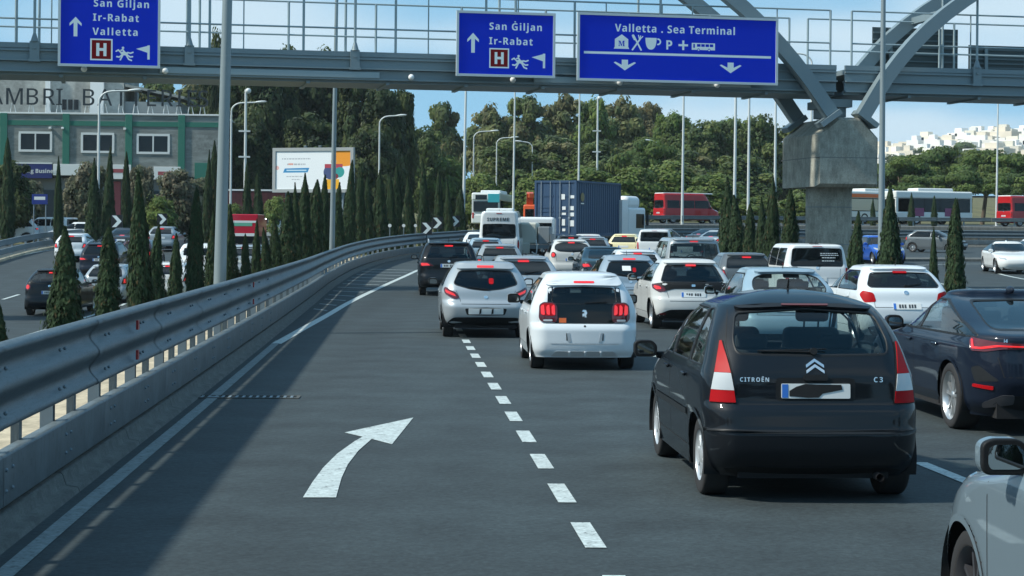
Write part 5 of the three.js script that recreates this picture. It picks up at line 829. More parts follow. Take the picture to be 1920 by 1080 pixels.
SPEC.mpv = (() => { const s = base({ len: 4.75, wid: 1.9, hgt: 1.85, belt: 1.12, rs: 0.3, fl: 1.0, ws: 0.8, wheelR: 0.33, ro: 0.95, tumble: 0.16 }); s.glass.rear = sym([[0, 1.14], [0.78, 1.14], [0.72, 1.64], [0, 1.66]]); s.glass.side = (sh) => sideWindows(sh, 1.15, 1.7, 0.2, 0.3, [-0.1, 1.05]); s.rear = { lamp: [[0.74, 0.84], [0.92, 0.84], [0.93, 1.12], [0.8, 1.13]], stopY: 1.72, plateY: 0.86, rails: false }; s.seatUp = 0.12; return s; })();
SPEC.smallVan = (() => { const s = base({ len: 4.4, wid: 1.8, hgt: 1.84, belt: 1.12, rs: 0.14, fl: 1.05, ws: 0.75, wheelR: 0.315, ro: 0.85, tumble: 0.13 }); s.rr = [[0.2, 0.22], [0.5, 0.2], [1.1, 0.16], [1.7, 0.14], [1.775, 0.2]]; s.cr = 0.03; s.pr = 0.02; s.glass.rear = sym([[0, 1.16], [0.7, 1.16], [0.66, 1.62], [0, 1.63]]); s.glass.side = (sh) => sideWindows(sh, 1.16, 1.62, 0.2, 0.28, [-0.15, 0.85]); s.rear = { lamp: [[0.76, 0.72], [0.86, 0.72], [0.87, 1.12], [0.78, 1.12]], stopY: 1.70, plateY: 0.8, spoiler: false, lit: false, lampMat: 'red' }; s.doors = [-1.0, -0.15, 0.85]; return s; })();
SPEC.pickup = (() => { const s = base({ len: 5.2, wid: 1.85, hgt: 1.8, belt: 1.12, rs: 1.9, fl: 1.25, ws: 0.8, wheelR: 0.38, ro: 1.2, kind: 'sedan', y0: 0.35 }); s.zr = [[0.35, 2.4], [0.5, 2.58], [0.7, 2.6], [1.06, 2.58], [1.1, 2.5], [1.115, 1.9], [1.14, 1.0], [1.25, 0.86], [1.6, 0.76], [1.735, 0.66]]; s.rr = [[0.35, 0.12], [1.1, 0.1], [1.2, 0.12], [1.735, 0.2]]; s.cr = 0.02; s.glass.rear = sym([[0, 1.3], [0.6, 1.3], [0.56, 1.62], [0, 1.62]]); s.glass.side = (sh) => sideWindows(sh, 1.16, 1.65, 0.2, 0.2, [-0.3]); s.rear = { kind: 'sedan', spoiler: false, lamp: [[0.78, 0.72], [0.9, 0.72], [0.9, 1.08], [0.8, 1.08]], stopY: 1.67, plateY: 0.62, lowY: 0.55, lampMat: 'red' }; return s; })();
// ---------------------------------------------------------------- the traffic
const RAD = Math.PI / 180;
function atRear(px, d, deg, rear) { const x = XatD(px, d, 500), a = deg * RAD; return V(x - Math.sin(a) * rear, 0, -d - Math.cos(a) * rear); }
function settle(p, deg, wb = 1.2) { const a = deg * RAD, f = H(p.x - Math.sin(a) * wb, -(p.z - Math.cos(a) * wb)), r = H(p.x + Math.sin(a) * wb, -(p.z + Math.cos(a) * wb)); p.y = (f + r) / 2; return Math.atan2(f - r, 2 * wb); }
function car(id, q, through, colour, px, d, deg, name, label, group = 'cars queuing on the main road', cat = 'car') {
  const cp = carParts(id, SPEC[id], q, through), p = atRear(px, d, deg, cp.rear), pitch = settle(p, deg);
  const o = putCar(id, SPEC[id], q, through, colour, p, deg * RAD, name, label, cat, group); o.rotation.order = 'YXZ'; o.rotation.x = pitch; return o;
}
car('roundHatch', 'hi', true, 'black', 1537, 13.85, 3.2, 'hatchback', 'black rounded hatchback with tall red and white tail lights, nearest car ahead');
car('cityCar', 'hi', true, 'white', 1098, 27.2, 3.2, 'hatchback', 'small white city car with black glass tailgate and an orange sticker');
car('silverHatch', 'hi', true, 'silver', 912, 35.3, 3.4, 'hatchback', 'silver hatchback straddling the dashed line, left of the small white car');
car('bandHatch', 'hi', true, 'pearl', 1302, 39, 3.6, 'hatchback', 'white hatchback with a black band between its tail lights');
car('coupe', 'hi', true, 'navy', 2002, 18.6, 3.4, 'coupe', 'dark blue coupe with sporty wheel, cut by the right edge');
// the car alongside, of which the left front wing and mirror show
SPEC.nearSilver = (() => { const s = base({ len: 4.0, wid: 1.74, hgt: 1.5, belt: 1.0, rs: 0.6, wheelR: 0.32, fo: 0.85, ro: 0.6, fl: 1.1, ws: 0.9 }); s.rimMat = 'rimDark'; s.wheel = 'sport'; s.mirrorY = 1.07; s.mirror = [0.21, 0.155]; s.mirrorOut = -0.07; s.mirrorZ = -0.42; s.rf = [[0.2, 0.5], [0.9, 0.55], [1.05, 0.42], [1.435, 0.3]]; return s; })();
{ const p = V(3.04, 0, -7.62); const o = putCar('nearSilver', SPEC.nearSilver, 'hi', true, 'steelBlue', p, 3.4 * RAD, 'hatchback', 'pale silver-blue car at the lower right corner, wing and mirror showing', 'car', 'cars queuing on the main road'); }
car('suv', 'mid', true, 'black', 842, 57, 3.5, 'suv', 'black SUV with roof rails in the left lane beside the barrier', undefined, 'car');
car('whiteHatch', 'mid', true, 'white', 1703, 34, 3.8, 'hatchback', 'white hatchback with unlit red lamps behind the dark blue coupe');
car('oldHatch', 'mid', true, 'lightBlue', 1487, 31, 3.4, 'hatchback', 'pale blue hatchback with oval rear window just beyond the black hatchback');
SPEC.smallVan.H = 1.76; SPEC.smallVan.yE = 1.695; SPEC.smallVan.w = base({ len: 4.4, wid: 1.8, hgt: 1.76, belt: 1.1, tumble: 0.13 }).w;
car('smallVan', 'mid', false, 'white2', 1534, 50, 3.6, 'van', 'white window van with white lettering on its rear glass', undefined, 'van');
car('hatch', 'mid', false, 'grey', 1406, 52, 3.6, 'hatchback', 'dark grey hatchback beside the white window van');
car('mpv', 'mid', true, 'silver2', 1303, 58, 3.0, 'minivan', 'silver minivan with a wide dark rear window');
car('hatch', 'mid', false, 'silver', 984, 42.5, 3.4, 'hatchback', 'silver hatchback between the silver and small white cars, with wide stop light');
car('silverHatch', 'mid', false, 'silverBlue', 1184, 47, 3.4, 'hatchback', 'silver-blue hatchback with a paper in its rear window');
car('hatch', 'lo', false, 'white', 1199, 57, 3.0, 'hatchback', 'white-roofed car just beyond the silver-blue hatchback');
car('sedan', 'lo', false, 'teal', 1140, 62, 3.0, 'sedan', 'dark teal car left of the white-roofed car');
car('crossover', 'mid', false, 'pearl', 1073, 72, 2.4, 'crossover', 'white crossover with round tail lights in front of the container lorry');
car('hatch', 'lo', false, 'silver2', 1112, 86, 1.0, 'hatchback', 'grey hatchback right of the white crossover, red stop light on');
car('hatch', 'lo', false, 'charcoal', 1071, 89, 0, 'hatchback', 'charcoal hatchback beneath the rear of the container');
car('hatch', 'lo', false, 'white2', 1103, 93, -1, 'hatchback', 'small white car beside the charcoal hatchback under the container side');
car('hatch', 'lo', false, 'silver2', 938, 66, 3.0, 'hatchback', 'silver hatchback behind the black SUV');
car('hatch', 'lo', false, 'lightBlue', 911, 80, 2.2, 'hatchback', 'pale blue car two ahead of the black SUV');
car('sedan', 'lo', false, 'white2', 897, 97, 0, 'sedan', 'white saloon close to the barrier bend');
car('hatch', 'lo', false, 'silver', 944, 92, 0, 'hatchback', 'silver car right behind the white minibus');
car('hatch', 'lo', false, 'cream', 1168, 95, -10, 'hatchback', 'cream yellow hatchback beside the container lorry');
car('smallVan', 'lo', false, 'white2', 1226, 92, -8, 'van', 'plain white van right of the cream hatchback', undefined, 'van');
car('hatch', 'lo', false, 'white2', 1287, 86, -4, 'hatchback', 'white car ahead of the silver minivan');
car('sedan', 'lo', false, 'silver2', 1326, 113, -30, 'sedan', 'silver saloon turning right near the far barrier', undefined);
car('sedan', 'lo', false, 'charcoal', 1300, 122, -45, 'sedan', 'dark saloon turning right below the red minibus');
car('hatch', 'lo', false, 'grey', 1217, 118, -35, 'hatchback', 'grey hatchback by the wall left of the turning saloons');
// opposite carriageway on the right, coming towards us
const RG = 'cars coming the other way on the right';
function oncoming(id, colour, px, d, deg, name, label, through = false) { const cp = carParts(id, SPEC[id], 'mid', through), a = deg * RAD, p = V(XatD(px, d, 490), 0, -d); p.x += Math.sin(a) * cp.front; p.z += Math.cos(a) * cp.front; const pitch = settle(p, deg); const o = putCar(id, SPEC[id], 'mid', through, colour, p, deg * RAD, name, label, 'car', RG); o.rotation.order = 'YXZ'; o.rotation.x = pitch; return o; }
oncoming('coupe', 'white2', 1872, 88, 176, 'coupe', 'white coupe facing us on the right carriageway');
oncoming('hatch', 'white', 1932, 92, 178, 'hatchback', 'white car at the right edge beside the white coupe');
oncoming('hatch', 'blue', 1630, 100, 186, 'hatchback', 'bright blue hatchback behind the lamp post right of the pier');
oncoming('hatch', 'grey', 1702, 124, 236, 'hatchback', 'dark grey hatchback turning near the retaining wall');
// road on the left
const LG = 'vehicles on the left road';
const leftCar = (...a) => car(...a, LG);
leftCar('crossover', 'mid', true, 'black', 92, 62, 1.5, 'crossover', 'black crossover with lit tail lamps among the front cypresses');
leftCar('hatch', 'mid', false, 'silver', 196, 70, 1.5, 'hatchback', 'silver hatchback just ahead of the black crossover');
leftCar('suv', 'mid', false, 'navy', 184, 84, 1.0, 'suv', 'dark blue SUV ahead of the silver hatchback on the left road');
leftCar('hatch', 'lo', false, 'white2', 312, 72, 0.5, 'hatchback', 'white hatchback right behind the pickup on the left road');
leftCar('hatch', 'lo', false, 'burgundy', 252, 90, 0.5, 'hatchback', 'burgundy car between the cypresses');
car('pickup', 'lo', false, 'white2', 357, 80, 0.5, 'pickup', 'white pickup truck on the left road', LG, 'pickup');
leftCar('hatch', 'lo', false, 'white', 130, 96, 0.5, 'hatchback', 'white hatchback far ahead on the left road, left of the others');
leftCar('sedan', 'lo', false, 'charcoal', 225, 104, 0, 'sedan', 'charcoal saloon ahead of the burgundy car');
leftCar('hatch', 'lo', false, 'silver2', 300, 108, 0, 'hatchback', 'grey hatchback far ahead near the second chevron board');
leftCar('hatch', 'lo', false, 'silver', 455, 76, 0, 'hatchback', 'silver car half hidden below the red lorry');
// parked beyond the left road
const PG = 'cars parked before the shop building';
function parked(id, colour, px, d, deg, name, label, cat = 'car') { const p = V(XatD(px, d, 430), 0, -d); p.y = H(p.x, d); return putCar(id, SPEC[id], 'lo', false, colour, p, deg * RAD, name, label, cat, PG); }
parked('smallVan', 'white2', 88, 128, 70, 'van', 'white van parked beside the small blue sign', 'van');
parked('hatch', 'white2', 140, 126, 95, 'hatchback', 'white hatchback parked behind the far left cypress');
parked('hatch', 'silver', 52, 132, 85, 'hatchback', 'silver hatchback parked at the far left');
parked('suv', 'white', 12, 127, 100, 'suv', 'white car parked at the left edge under the dark tree');
parked('smallVan', 'white2', 512, 150, 80, 'van', 'white van below the billboard with a dark mark on its side', 'van');
// lettering on the van's rear window
{
  const o = scene.children.find((c) => c.userData.label?.startsWith('white window van')), sh = new Shell(SPEC.smallVan, Q.mid), rows = [[0.08, 0.56, 1.50, 0.022], [0.08, 0.58, 1.45, 0.022], [0.13, 0.5, 1.385, 0.026], [0.13, 0.47, 1.30, 0.026]], R = rng(5);
  rows.forEach(([a, b, y, h]) => { const g = []; for (let u = a; u < b;) { const w = 0.025 + R() * 0.05; g.push(skin(sh, 'rear', rect(u, Math.min(b, u + w), y - h * 0.5, y + h * 0.5), 0.006, 0.001, 1, 0.2)); u += w + 0.014; } part('window_lettering', merge(g), C.plate, o); });
  part('roof_bar', rbx(-0.2, 0.05, 1.755, 1.785, 1.95, 2.0, 0.01), C.black, o);
  const s = scene.children.find((c) => c.userData.label?.startsWith('silver-blue hatchback with a paper')); const sh2 = new Shell(SPEC.silverHatch, Q.mid);
  part('window_paper', skin(sh2, 'rear', rect(-0.2, 0.02, 1.05, 1.17), 0.006, 0.001), C.plate, s);
}
// ---------------------------------------------------------------- vans, buses and lorries
function vanSpec({ len, wid, hgt, belt, rearGlass, sides, fl = 0.75, ws = 0.75 }) {
  const s = base({ len, wid, hgt, belt, rs: 0.10, fl, ws, wheelR: 0.35, fo: 0.95, ro: 1.05, tumble: 0.12, y0: 0.3 });
  s.rr = [[0.3, 0.16], [belt, 0.16], [hgt - 0.3, 0.14], [hgt - 0.065, 0.2]]; s.cr = 0.04; s.pr = 0.02; s.glass.rear = rearGlass; s.glass.side = sides; s.doors = [-len / 2 + 1.2, -len / 2 + 2.2]; s.handles = [-len / 2 + 2.0];
  return s;
}
SPEC.minibus = vanSpec({ len: 6.0, wid: 2.0, hgt: 2.62, belt: 1.3, rearGlass: sym([[0, 1.32], [0.78, 1.34], [0.76, 1.98], [0, 2.0]]), sides: (sh) => sideWindows(sh, 1.32, 1.98, 0.25, 0.35, [-1.7, -0.2, 1.3]) });
SPEC.minibus.glass.rearR = 0.1; SPEC.minibus.rear = { spoiler: false, lamp: [[0.86, 0.8], [0.97, 0.8], [0.97, 1.25], [0.88, 1.25]], stopY: 2.5, plateY: 0.9, lit: false };
{
  const MB = (colour, px, d, deg, label) => { const cp = carParts('minibus', SPEC.minibus, 'mid', false), p = atRear(px, d, deg, cp.rear); const pitch = settle(p, deg, 1.8); const o = putCar('minibus', SPEC.minibus, 'mid', false, colour, p, deg * RAD, 'minibus', label, 'minibus', 'minibuses'); o.rotation.order = 'YXZ'; o.rotation.x = pitch; return o; };
  const o = MB('white2', 935, 88, -2, 'white high-roofed minibus seen from behind with letters above its window');
  part('lettering', letters(new Shell(SPEC.minibus, Q.mid), 'rear', 'SUPREME', -0.58, 2.14, 0.16, 0.01, 1.02), C.plateMark, o);
  part('roof_air_conditioner', tr(new RoundedBoxGeometry(1.3, 0.16, 1.2, 3, 0.06), 0, 2.66, 1.6), C.plate, o);
  const side = (px, d, deg, label) => { const p = V(XatD(px, d, 400), 0, -d); settle(p, deg, 1.8); const m = putCar('minibus', SPEC.minibus, 'mid', false, 'red', p, deg * RAD, 'minibus', label, 'minibus', 'minibuses'); part('white_roof', tr(new RoundedBoxGeometry(1.5, 0.1, 5.0, 2, 0.04), 0, 2.6, 0.35), C.plate, m); return m; };
  side(1288, 163, -64, 'red minibus with a white roof behind the far barrier'); side(1930, 160, -62, 'red minibus with a white roof at the right edge');
}
// city buses
function bus(px, d, deg, body, label, extra, L = 11.8) {
  const p = V(XatD(px, d, 400), 0, -d); p.y = H(p.x, d);
  const b = thing('bus', label, 'bus', [p.x, p.y, p.z], deg * RAD, 'buses'), w = 1.25, h = 3.05;
  part('body', merge([rbx(-w, w, 0.35, 1.15, -L / 2, L / 2, 0.12, 3), rbx(-w, w, 2.35, h, -L / 2, L / 2, 0.16, 3), ...[[-L / 2 + 0.1, -L / 2 + 0.25], [L / 2 - 0.3, L / 2 - 0.06]].map(([a, c]) => bx(-w + 0.03, w - 0.03, 1.1, 2.4, a, c))]), body, b);
  part('roof_pod', rbx(-0.9, 0.9, h - 0.03, h + 0.28, -L * 0.27, L * 0.19, 0.1), C.plate, b);
  for (const s of [1, -1]) for (let k = 0; k < Math.floor((L - 0.5) / 1.62); k++) part('window', bx(s * (w - 0.05) - 0.03, s * (w - 0.05) + 0.03, 1.16, 2.36, -L / 2 + 0.3 + k * 1.62, -L / 2 + 1.86 + k * 1.62), C.dark, b);
  part('rear_window', bx(-w + 0.18, w - 0.18, 1.4, 2.3, L / 2 - 0.05, L / 2 + 0.012), C.dark, b); part('windscreen', bx(-w + 0.1, w - 0.1, 1.1, 2.5, -L / 2 - 0.012, -L / 2 + 0.12), C.dark, b);
  for (const z of [-L * 0.28, L * 0.23]) for (const s of [1, -1]) { const g = new THREE.Group(); g.name = 'wheel'; g.position.set(s * 1.12, 0.48, z); if (s < 0) g.rotation.y = Math.PI; b.add(g); const wg = wheelGeo(0.48, 0.28, 'cover'); part('tyre', wg.tyre, C.tyre, g); part('rim', wg.rim, C.rim, g); }
  for (const s of [1, -1]) { part('tail_light', rbx(s * 1.1 - 0.07, s * 1.1 + 0.07, 0.8, 1.3, L / 2 - 0.03, L / 2 + 0.02, 0.03), C.red, b); }
  extra?.(b, { L, w, h });
  return b;
}
const busWhite = paint(0.70, 0.72, 0.68), busTeal = paint(0.04, 0.36, 0.42);
bus(925, 168, -6, busWhite, 'white bus with a teal upper corner behind the white minibus', (b, { L, w, h }) => { part('teal_panel', rbx(0.2, w - 0.03, 2.2, h - 0.1, L / 2 - 0.02, L / 2 + 0.03, 0.04), busTeal, b); part('route_display', rbx(-0.9, 0.1, 2.45, 2.85, L / 2 - 0.02, L / 2 + 0.03, 0.02), C.dark, b); });
bus(1738, 172, -70, busWhite, 'long white bus with dark windows below the umbrella pines', (b, { L, w }) => { for (const z of [-1.6, 1.6]) part('side_poster', rbx(w - 0.005, w + 0.02, 0.75, 1.5, z - 0.5, z + 0.5, 0.01), std([0.25, 0.06, 0.14], 0.5), b); }, 8.2);
bus(1632, 180, -58, busWhite, 'white bus with an orange stripe behind the pier', (b, { L, w, h }) => { part('orange_stripe', rbx(w - 0.01, w + 0.02, 2.45, 2.8, -1, 3.9, 0.01), C.orange, b); part('side_poster', rbx(w - 0.01, w + 0.025, 1.2, 2.3, 0.2, 3.6, 0.01), std([0.62, 0.55, 0.42], 0.5), b); }, 8.2);
// container lorry
{
  const d = 99, deg = -26, p = atRear(1040, d, deg, 0), o = thing('container_lorry', 'articulated lorry with a blue shipping container and a white cab, turning right', 'lorry', [p.x, H(p.x, d), p.z], deg * RAD);
  const blue = std([0.024, 0.062, 0.125], 0.5), blueSide = blue, w = 1.22, y0 = 1.3, y1 = 4.22, L = 6.1, steel = std([0.03, 0.035, 0.04], 0.7);
  const corr = (n, len, f) => { const g = []; return g; };
  const boxm = part('container', merge([bx(-w + 0.05, w - 0.05, y0 + 0.05, y1 - 0.04, -L + 0.06, -0.12)]), blue, o);
  part('container_frame', merge([bx(-w, w, y0, y0 + 0.16, -0.12, 0), bx(-w, w, y1 - 0.12, y1, -0.12, 0), bx(-w, -w + 0.12, y0 + 0.16, y1 - 0.12, -0.12, 0), bx(w - 0.12, w, y0 + 0.16, y1 - 0.12, -0.12, 0), bx(-w, w, y0, y1, -L, -L + 0.08), ...[-1, 1].flatMap((s) => [bx(s * w - 0.05, s * w + 0.05, y0, y0 + 0.14, -L + 0.08, -0.12), bx(s * w - 0.04, s * w + 0.04, y1 - 0.1, y1, -L + 0.08, -0.12)])]), blue, o);
  for (const s of [-1, 1]) for (let k = 0; k < 20; k++) part('corrugation', bx(s * (w - 0.045) - 0.018, s * (w - 0.045) + 0.018, y0 + 0.16, y1 - 0.12, -L + 0.2 + k * 0.29, -L + 0.36 + k * 0.29), blueSide, boxm);
  for (const s of [-1, 1]) { const dr = part('container_door', bx(s > 0 ? 0.01 : -w + 0.13, s > 0 ? w - 0.13 : -0.01, y0 + 0.17, y1 - 0.13, -0.11, -0.05), blue, o); for (const u of [0.28, 0.82]) part('locking_bar', merge([bar(V(s * u, y0 + 0.1, 0.01), V(s * u, y1 - 0.05, 0.01), 0.024, 0.024, 6), bx(s * u - 0.06, s * u + 0.06, y0 + 0.9, y0 + 0.98, -0.05, 0.02)]), C.rim, dr); for (const y of [0.55, 1.05, 1.28, 1.5, 2.1]) part('door_rib', bx(s * 0.55 - 0.42, s * 0.55 + 0.42, y0 + y - 0.04, y0 + y + 0.04, -0.052, -0.025), blue, dr); }
  // printed marks on the right door and on the side
  const R = rng(3); for (const [u, y, a, h] of [[0.45, 3.35, 0.1, 0.14], [0.95, 3.35, 0.15, 0.08], [0.5, 2.75, 0.1, 0.09], [0.95, 2.75, 0.12, 0.11], [0.5, 2.45, 0.12, 0.06], [0.95, 2.42, 0.14, 0.1], [0.48, 2.0, 0.09, 0.17], [0.95, 1.95, 0.14, 0.16], [0.5, 1.6, 0.09, 0.07]]) part('door_marking', bx(u - a, u + a, y - h, y + h, -0.024, -0.02), C.plate, o);
  part('side_emblem', tr(new THREE.CylinderGeometry(0.24, 0.24, 0.01, 20).rotateZ(Math.PI / 2), w + 0.01, 3.35, -0.8), std([0.20, 0.17, 0.08], 0.6), o); part('side_emblem', rbx(w + 0.0, w + 0.012, 2.98, 3.04, -1.0, -0.6, 0.004), C.plate, o);
  part('chassis', merge([bx(-0.5, -0.35, 0.85, 1.2, -L - 1.4, -0.1), bx(0.35, 0.5, 0.85, 1.2, -L - 1.4, -0.1), bx(-w, w, 1.0, 1.2, -0.2, -0.08), bx(-1.15, 1.15, 0.5, 0.62, -0.3, -0.2), bx(1.0, 1.15, 0.55, 1.0, -4.2, -2.4)]), steel, o);
  part('side_lamp', rbx(1.1, 1.25, 1.05, 1.16, -4.2, -3.7, 0.02), C.plate, o);
  for (const s of [-1, 1]) part('tail_light', rbx(s * 0.95 - 0.2, s * 0.95 + 0.2, 0.86, 0.98, -0.09, -0.04, 0.02), C.red, o); part('rear_plate', bx(-0.5, -0.15, 0.72, 0.95, -0.19, -0.17), C.plate, o); part('bumper_bar', bx(-1.15, 1.15, 0.48, 0.54, -0.19, -0.15), C.plate, o);
  const wg = wheelGeo(0.5, 0.3, 'cover'); const wh = (x, z) => { const g = new THREE.Group(); g.name = 'wheel'; g.position.set(x, 0.5, z); if (x < 0) g.rotation.y = Math.PI; o.add(g); part('tyre', wg.tyre, C.tyre, g); part('rim', wg.rim, C.rimDark, g); };
  for (const z of [-0.9, -2.1]) for (const x of [-1.02, 1.02]) wh(x, z);
  // cab, turned a little further
  const cab = new THREE.Group(); cab.name = 'tractor_cab'; cab.position.set(0.25, 0, -L - 0.7); cab.rotation.y = -0.12; o.add(cab);
  part('cab_shell', merge([rbx(-1.23, 1.23, 0.95, 2.9, -2.0, 0, 0.14, 3), rbx(-1.15, 1.15, 2.8, 3.55, -1.55, 0, 0.28, 4), rbx(-1.23, 1.23, 0.45, 1.1, -2.0, -0.2, 0.08)]), PAINT.white2, cab);
  part('cab_window', bx(1.2, 1.245, 1.75, 2.55, -1.75, -0.85), C.dark, cab); part('cab_window', bx(-1.245, -1.2, 1.75, 2.55, -1.75, -0.85), C.dark, cab); part('air_deflector', bx(1.0, 1.2, 1.2, 3.3, 0.02, 0.7), PAINT.white2, cab); part('cab_rear_panel', bx(-1.1, 0.9, 1.4, 2.7, 0.005, 0.05), C.trim, cab);
  part('door_mirror', rbx(1.3, 1.42, 1.9, 2.5, -2.0, -1.85, 0.03), C.black, cab); part('mudguard', rbx(0.8, 1.25, 0.9, 1.1, -0.2, 1.4, 0.06), C.trim, cab);
  for (const z of [-1.2, 0.6]) for (const x of [-1.02, 1.02]) wh(0.25 + x + (z < 0 ? 0.12 : 0), -L - 0.7 + z);
}
// small grey truck with gear on its bed beside the container
{
  const d = 92, deg = -4, p = atRear(997, d, deg, 0), o = thing('flatbed_truck', 'small grey truck with pale machinery on its bed, left of the container', 'truck', [p.x, H(p.x, d), p.z], deg * RAD), pale = std([0.52, 0.53, 0.46], 0.8), grey = std([0.22, 0.25, 0.26], 0.8);
  part('bed', merge([bx(-0.95, 0.95, 0.75, 0.95, -3.2, 0), bx(0.9, 0.95, 0.95, 1.5, -3.2, 0), bx(-0.95, -0.9, 0.95, 1.3, -3.2, 0)]), grey, o);
  part('tank', rbx(-0.7, 0.25, 0.97, 2.05, -2.4, -0.15, 0.12, 3), pale, o); part('locker', rbx(0.3, 0.88, 0.97, 1.85, -2.6, -0.1, 0.05), grey, o); part('pump', rbx(-0.5, -0.1, 0.5, 1.05, -0.12, 0.18, 0.06), pale, o); part('hose_bracket', tube([V(0.0, 0.6, 0.1), V(0.2, 0.5, 0.14), V(0.25, 0.9, 0.12), V(0.2, 1.2, 0.1)], 0.035, 16, 6), C.plate, o);
  part('cab', rbx(-0.95, 0.95, 0.6, 2.35, -5.2, -3.35, 0.15, 3), PAINT.white2, o); part('cab_window', bx(-0.8, 0.8, 1.5, 2.05, -3.36, -3.32), C.dark, o); part('chassis', bx(-0.4, 0.4, 0.5, 0.75, -5.0, -0.1), C.under, o); part('tail_light', bx(-0.9, -0.7, 0.6, 0.72, -0.02, 0.02), C.red, o); part('tail_light', bx(0.7, 0.9, 0.6, 0.72, -0.02, 0.02), C.red, o);
  const wg = wheelGeo(0.4, 0.26, 'cover'); for (const z of [-0.9, -4.3]) for (const x of [-0.8, 0.8]) { const g = new THREE.Group(); g.name = 'wheel'; g.position.set(x, 0.4, z); if (x < 0) g.rotation.y = Math.PI; o.add(g); part('tyre', wg.tyre, C.tyre, g); part('rim', wg.rim, C.rimDark, g); }
}
// orange digger arm showing behind the container
{
  const d = 128, p = V(XatD(993, d, 400), 0, -d), o = thing('crane_truck', 'orange crane truck showing left of the blue container', 'truck', [p.x, H(p.x, d), p.z], -0.3), or = paint(0.62, 0.10, 0.03);
  part('cab', rbx(-0.3, 0.75, 1.2, 2.9, -0.6, 0.6, 0.12, 3), or, o); part('cab_window', rbx(-0.15, 0.5, 2.0, 2.6, 0.55, 0.615, 0.03), C.dark, o); part('jib', merge([beam(V(0, 2.8, 0), V(0.1, 3.7, 0.3), 0.45, 0.4), beam(V(0.1, 3.55, 0.3), V(0.5, 3.5, 1.2), 0.3, 0.3)]), or, o); part('chassis', bx(-1, 1, 0.5, 1.25, -3.5, 0.8), C.under, o);
  for (const z of [-2.6, 0.2]) for (const x of [-0.9, 0.9]) { const wg = wheelGeo(0.45, 0.3, 'cover'), g = new THREE.Group(); g.name = 'wheel'; g.position.set(x, 0.45, z); if (x < 0) g.rotation.y = Math.PI; o.add(g); part('tyre', wg.tyre, C.tyre, g); part('rim', wg.rim, C.rimDark, g); }
}
// red box lorry on the left road
{
  const d = 112, p = atRear(456, d, 0, 0), o = thing('box_lorry', 'red and white lorry with a green stripe between the cypresses', 'lorry', [p.x, H(p.x, d), p.z], 0.02, LG), red = paint(0.5, 0.015, 0.04);
  o.scale.setScalar(0.86); part('box', rbx(-1.0, 1.0, 1.0, 2.55, -4, 0, 0.05), red, o); part('white_stripe', bx(-0.95, 0.95, 1.95, 2.1, 0.002, 0.012), C.plate, o); part('green_stripe', bx(-0.95, 0.6, 1.72, 1.95, 0.002, 0.012), std([0.12, 0.4, 0.28], 0.5), o); part('white_stripe', bx(-0.98, 0.98, 1.02, 1.22, 0.002, 0.012), C.plate, o); part('cab', rbx(-0.95, 0.95, 0.6, 2.3, -6, -4.1, 0.15, 3), red, o); part('chassis', bx(-0.9, 0.9, 0.5, 1.0, -6, -0.2), C.under, o);
  for (const z of [-1, -5.1]) for (const x of [-0.85, 0.85]) { const wg = wheelGeo(0.42, 0.28, 'cover'), g = new THREE.Group(); g.name = 'wheel'; g.position.set(x, 0.42, z); if (x < 0) g.rotation.y = Math.PI; o.add(g); part('tyre', wg.tyre, C.tyre, g); part('rim', wg.rim, C.rimDark, g); }
}
// ---------------------------------------------------------------- trees
const leafMat = (rough = 0.85) => phys([1, 1, 1], rough, { vertexColors: true, transmission: 0.5, thickness: 0, specularIntensity: 0.3 });
M.leaf = leafMat(); M.bark = std([0.11, 0.085, 0.06], 0.95, { bumpMap: grit, bumpScale: 0.02 }); M.cypressLeaf = phys([1, 1, 1], 0.9, { vertexColors: true, transmission: 0.3, thickness: 0, specularIntensity: 0.2 });
function leaves(list) { const pos = new Float32Array(list.length * 18), col = new Float32Array(list.length * 18), nor = new Float32Array(list.length * 18); const a = V(0, 0, 0), b = V(0, 0, 0); list.forEach(({ p, n, u, w, h, c }, i) => { a.copy(u).multiplyScalar(h / 2); b.copy(u).cross(n).normalize().multiplyScalar(w / 2); const q = [[p.x - a.x, p.y - a.y, p.z - a.z], [p.x + b.x, p.y + b.y, p.z + b.z], [p.x + a.x, p.y + a.y, p.z + a.z], [p.x - b.x, p.y - b.y, p.z - b.z]]; [0, 1, 2, 0, 2, 3].forEach((k, j) => { pos.set(q[k], i * 18 + j * 3); col.set(c, i * 18 + j * 3); nor.set([n.x, n.y, n.z], i * 18 + j * 3); }); }); const g = new THREE.BufferGeometry(); g.setAttribute('position', new THREE.BufferAttribute(pos, 3)); g.setAttribute('normal', new THREE.BufferAttribute(nor, 3)); g.setAttribute('color', new THREE.BufferAttribute(col, 3)); return g; }
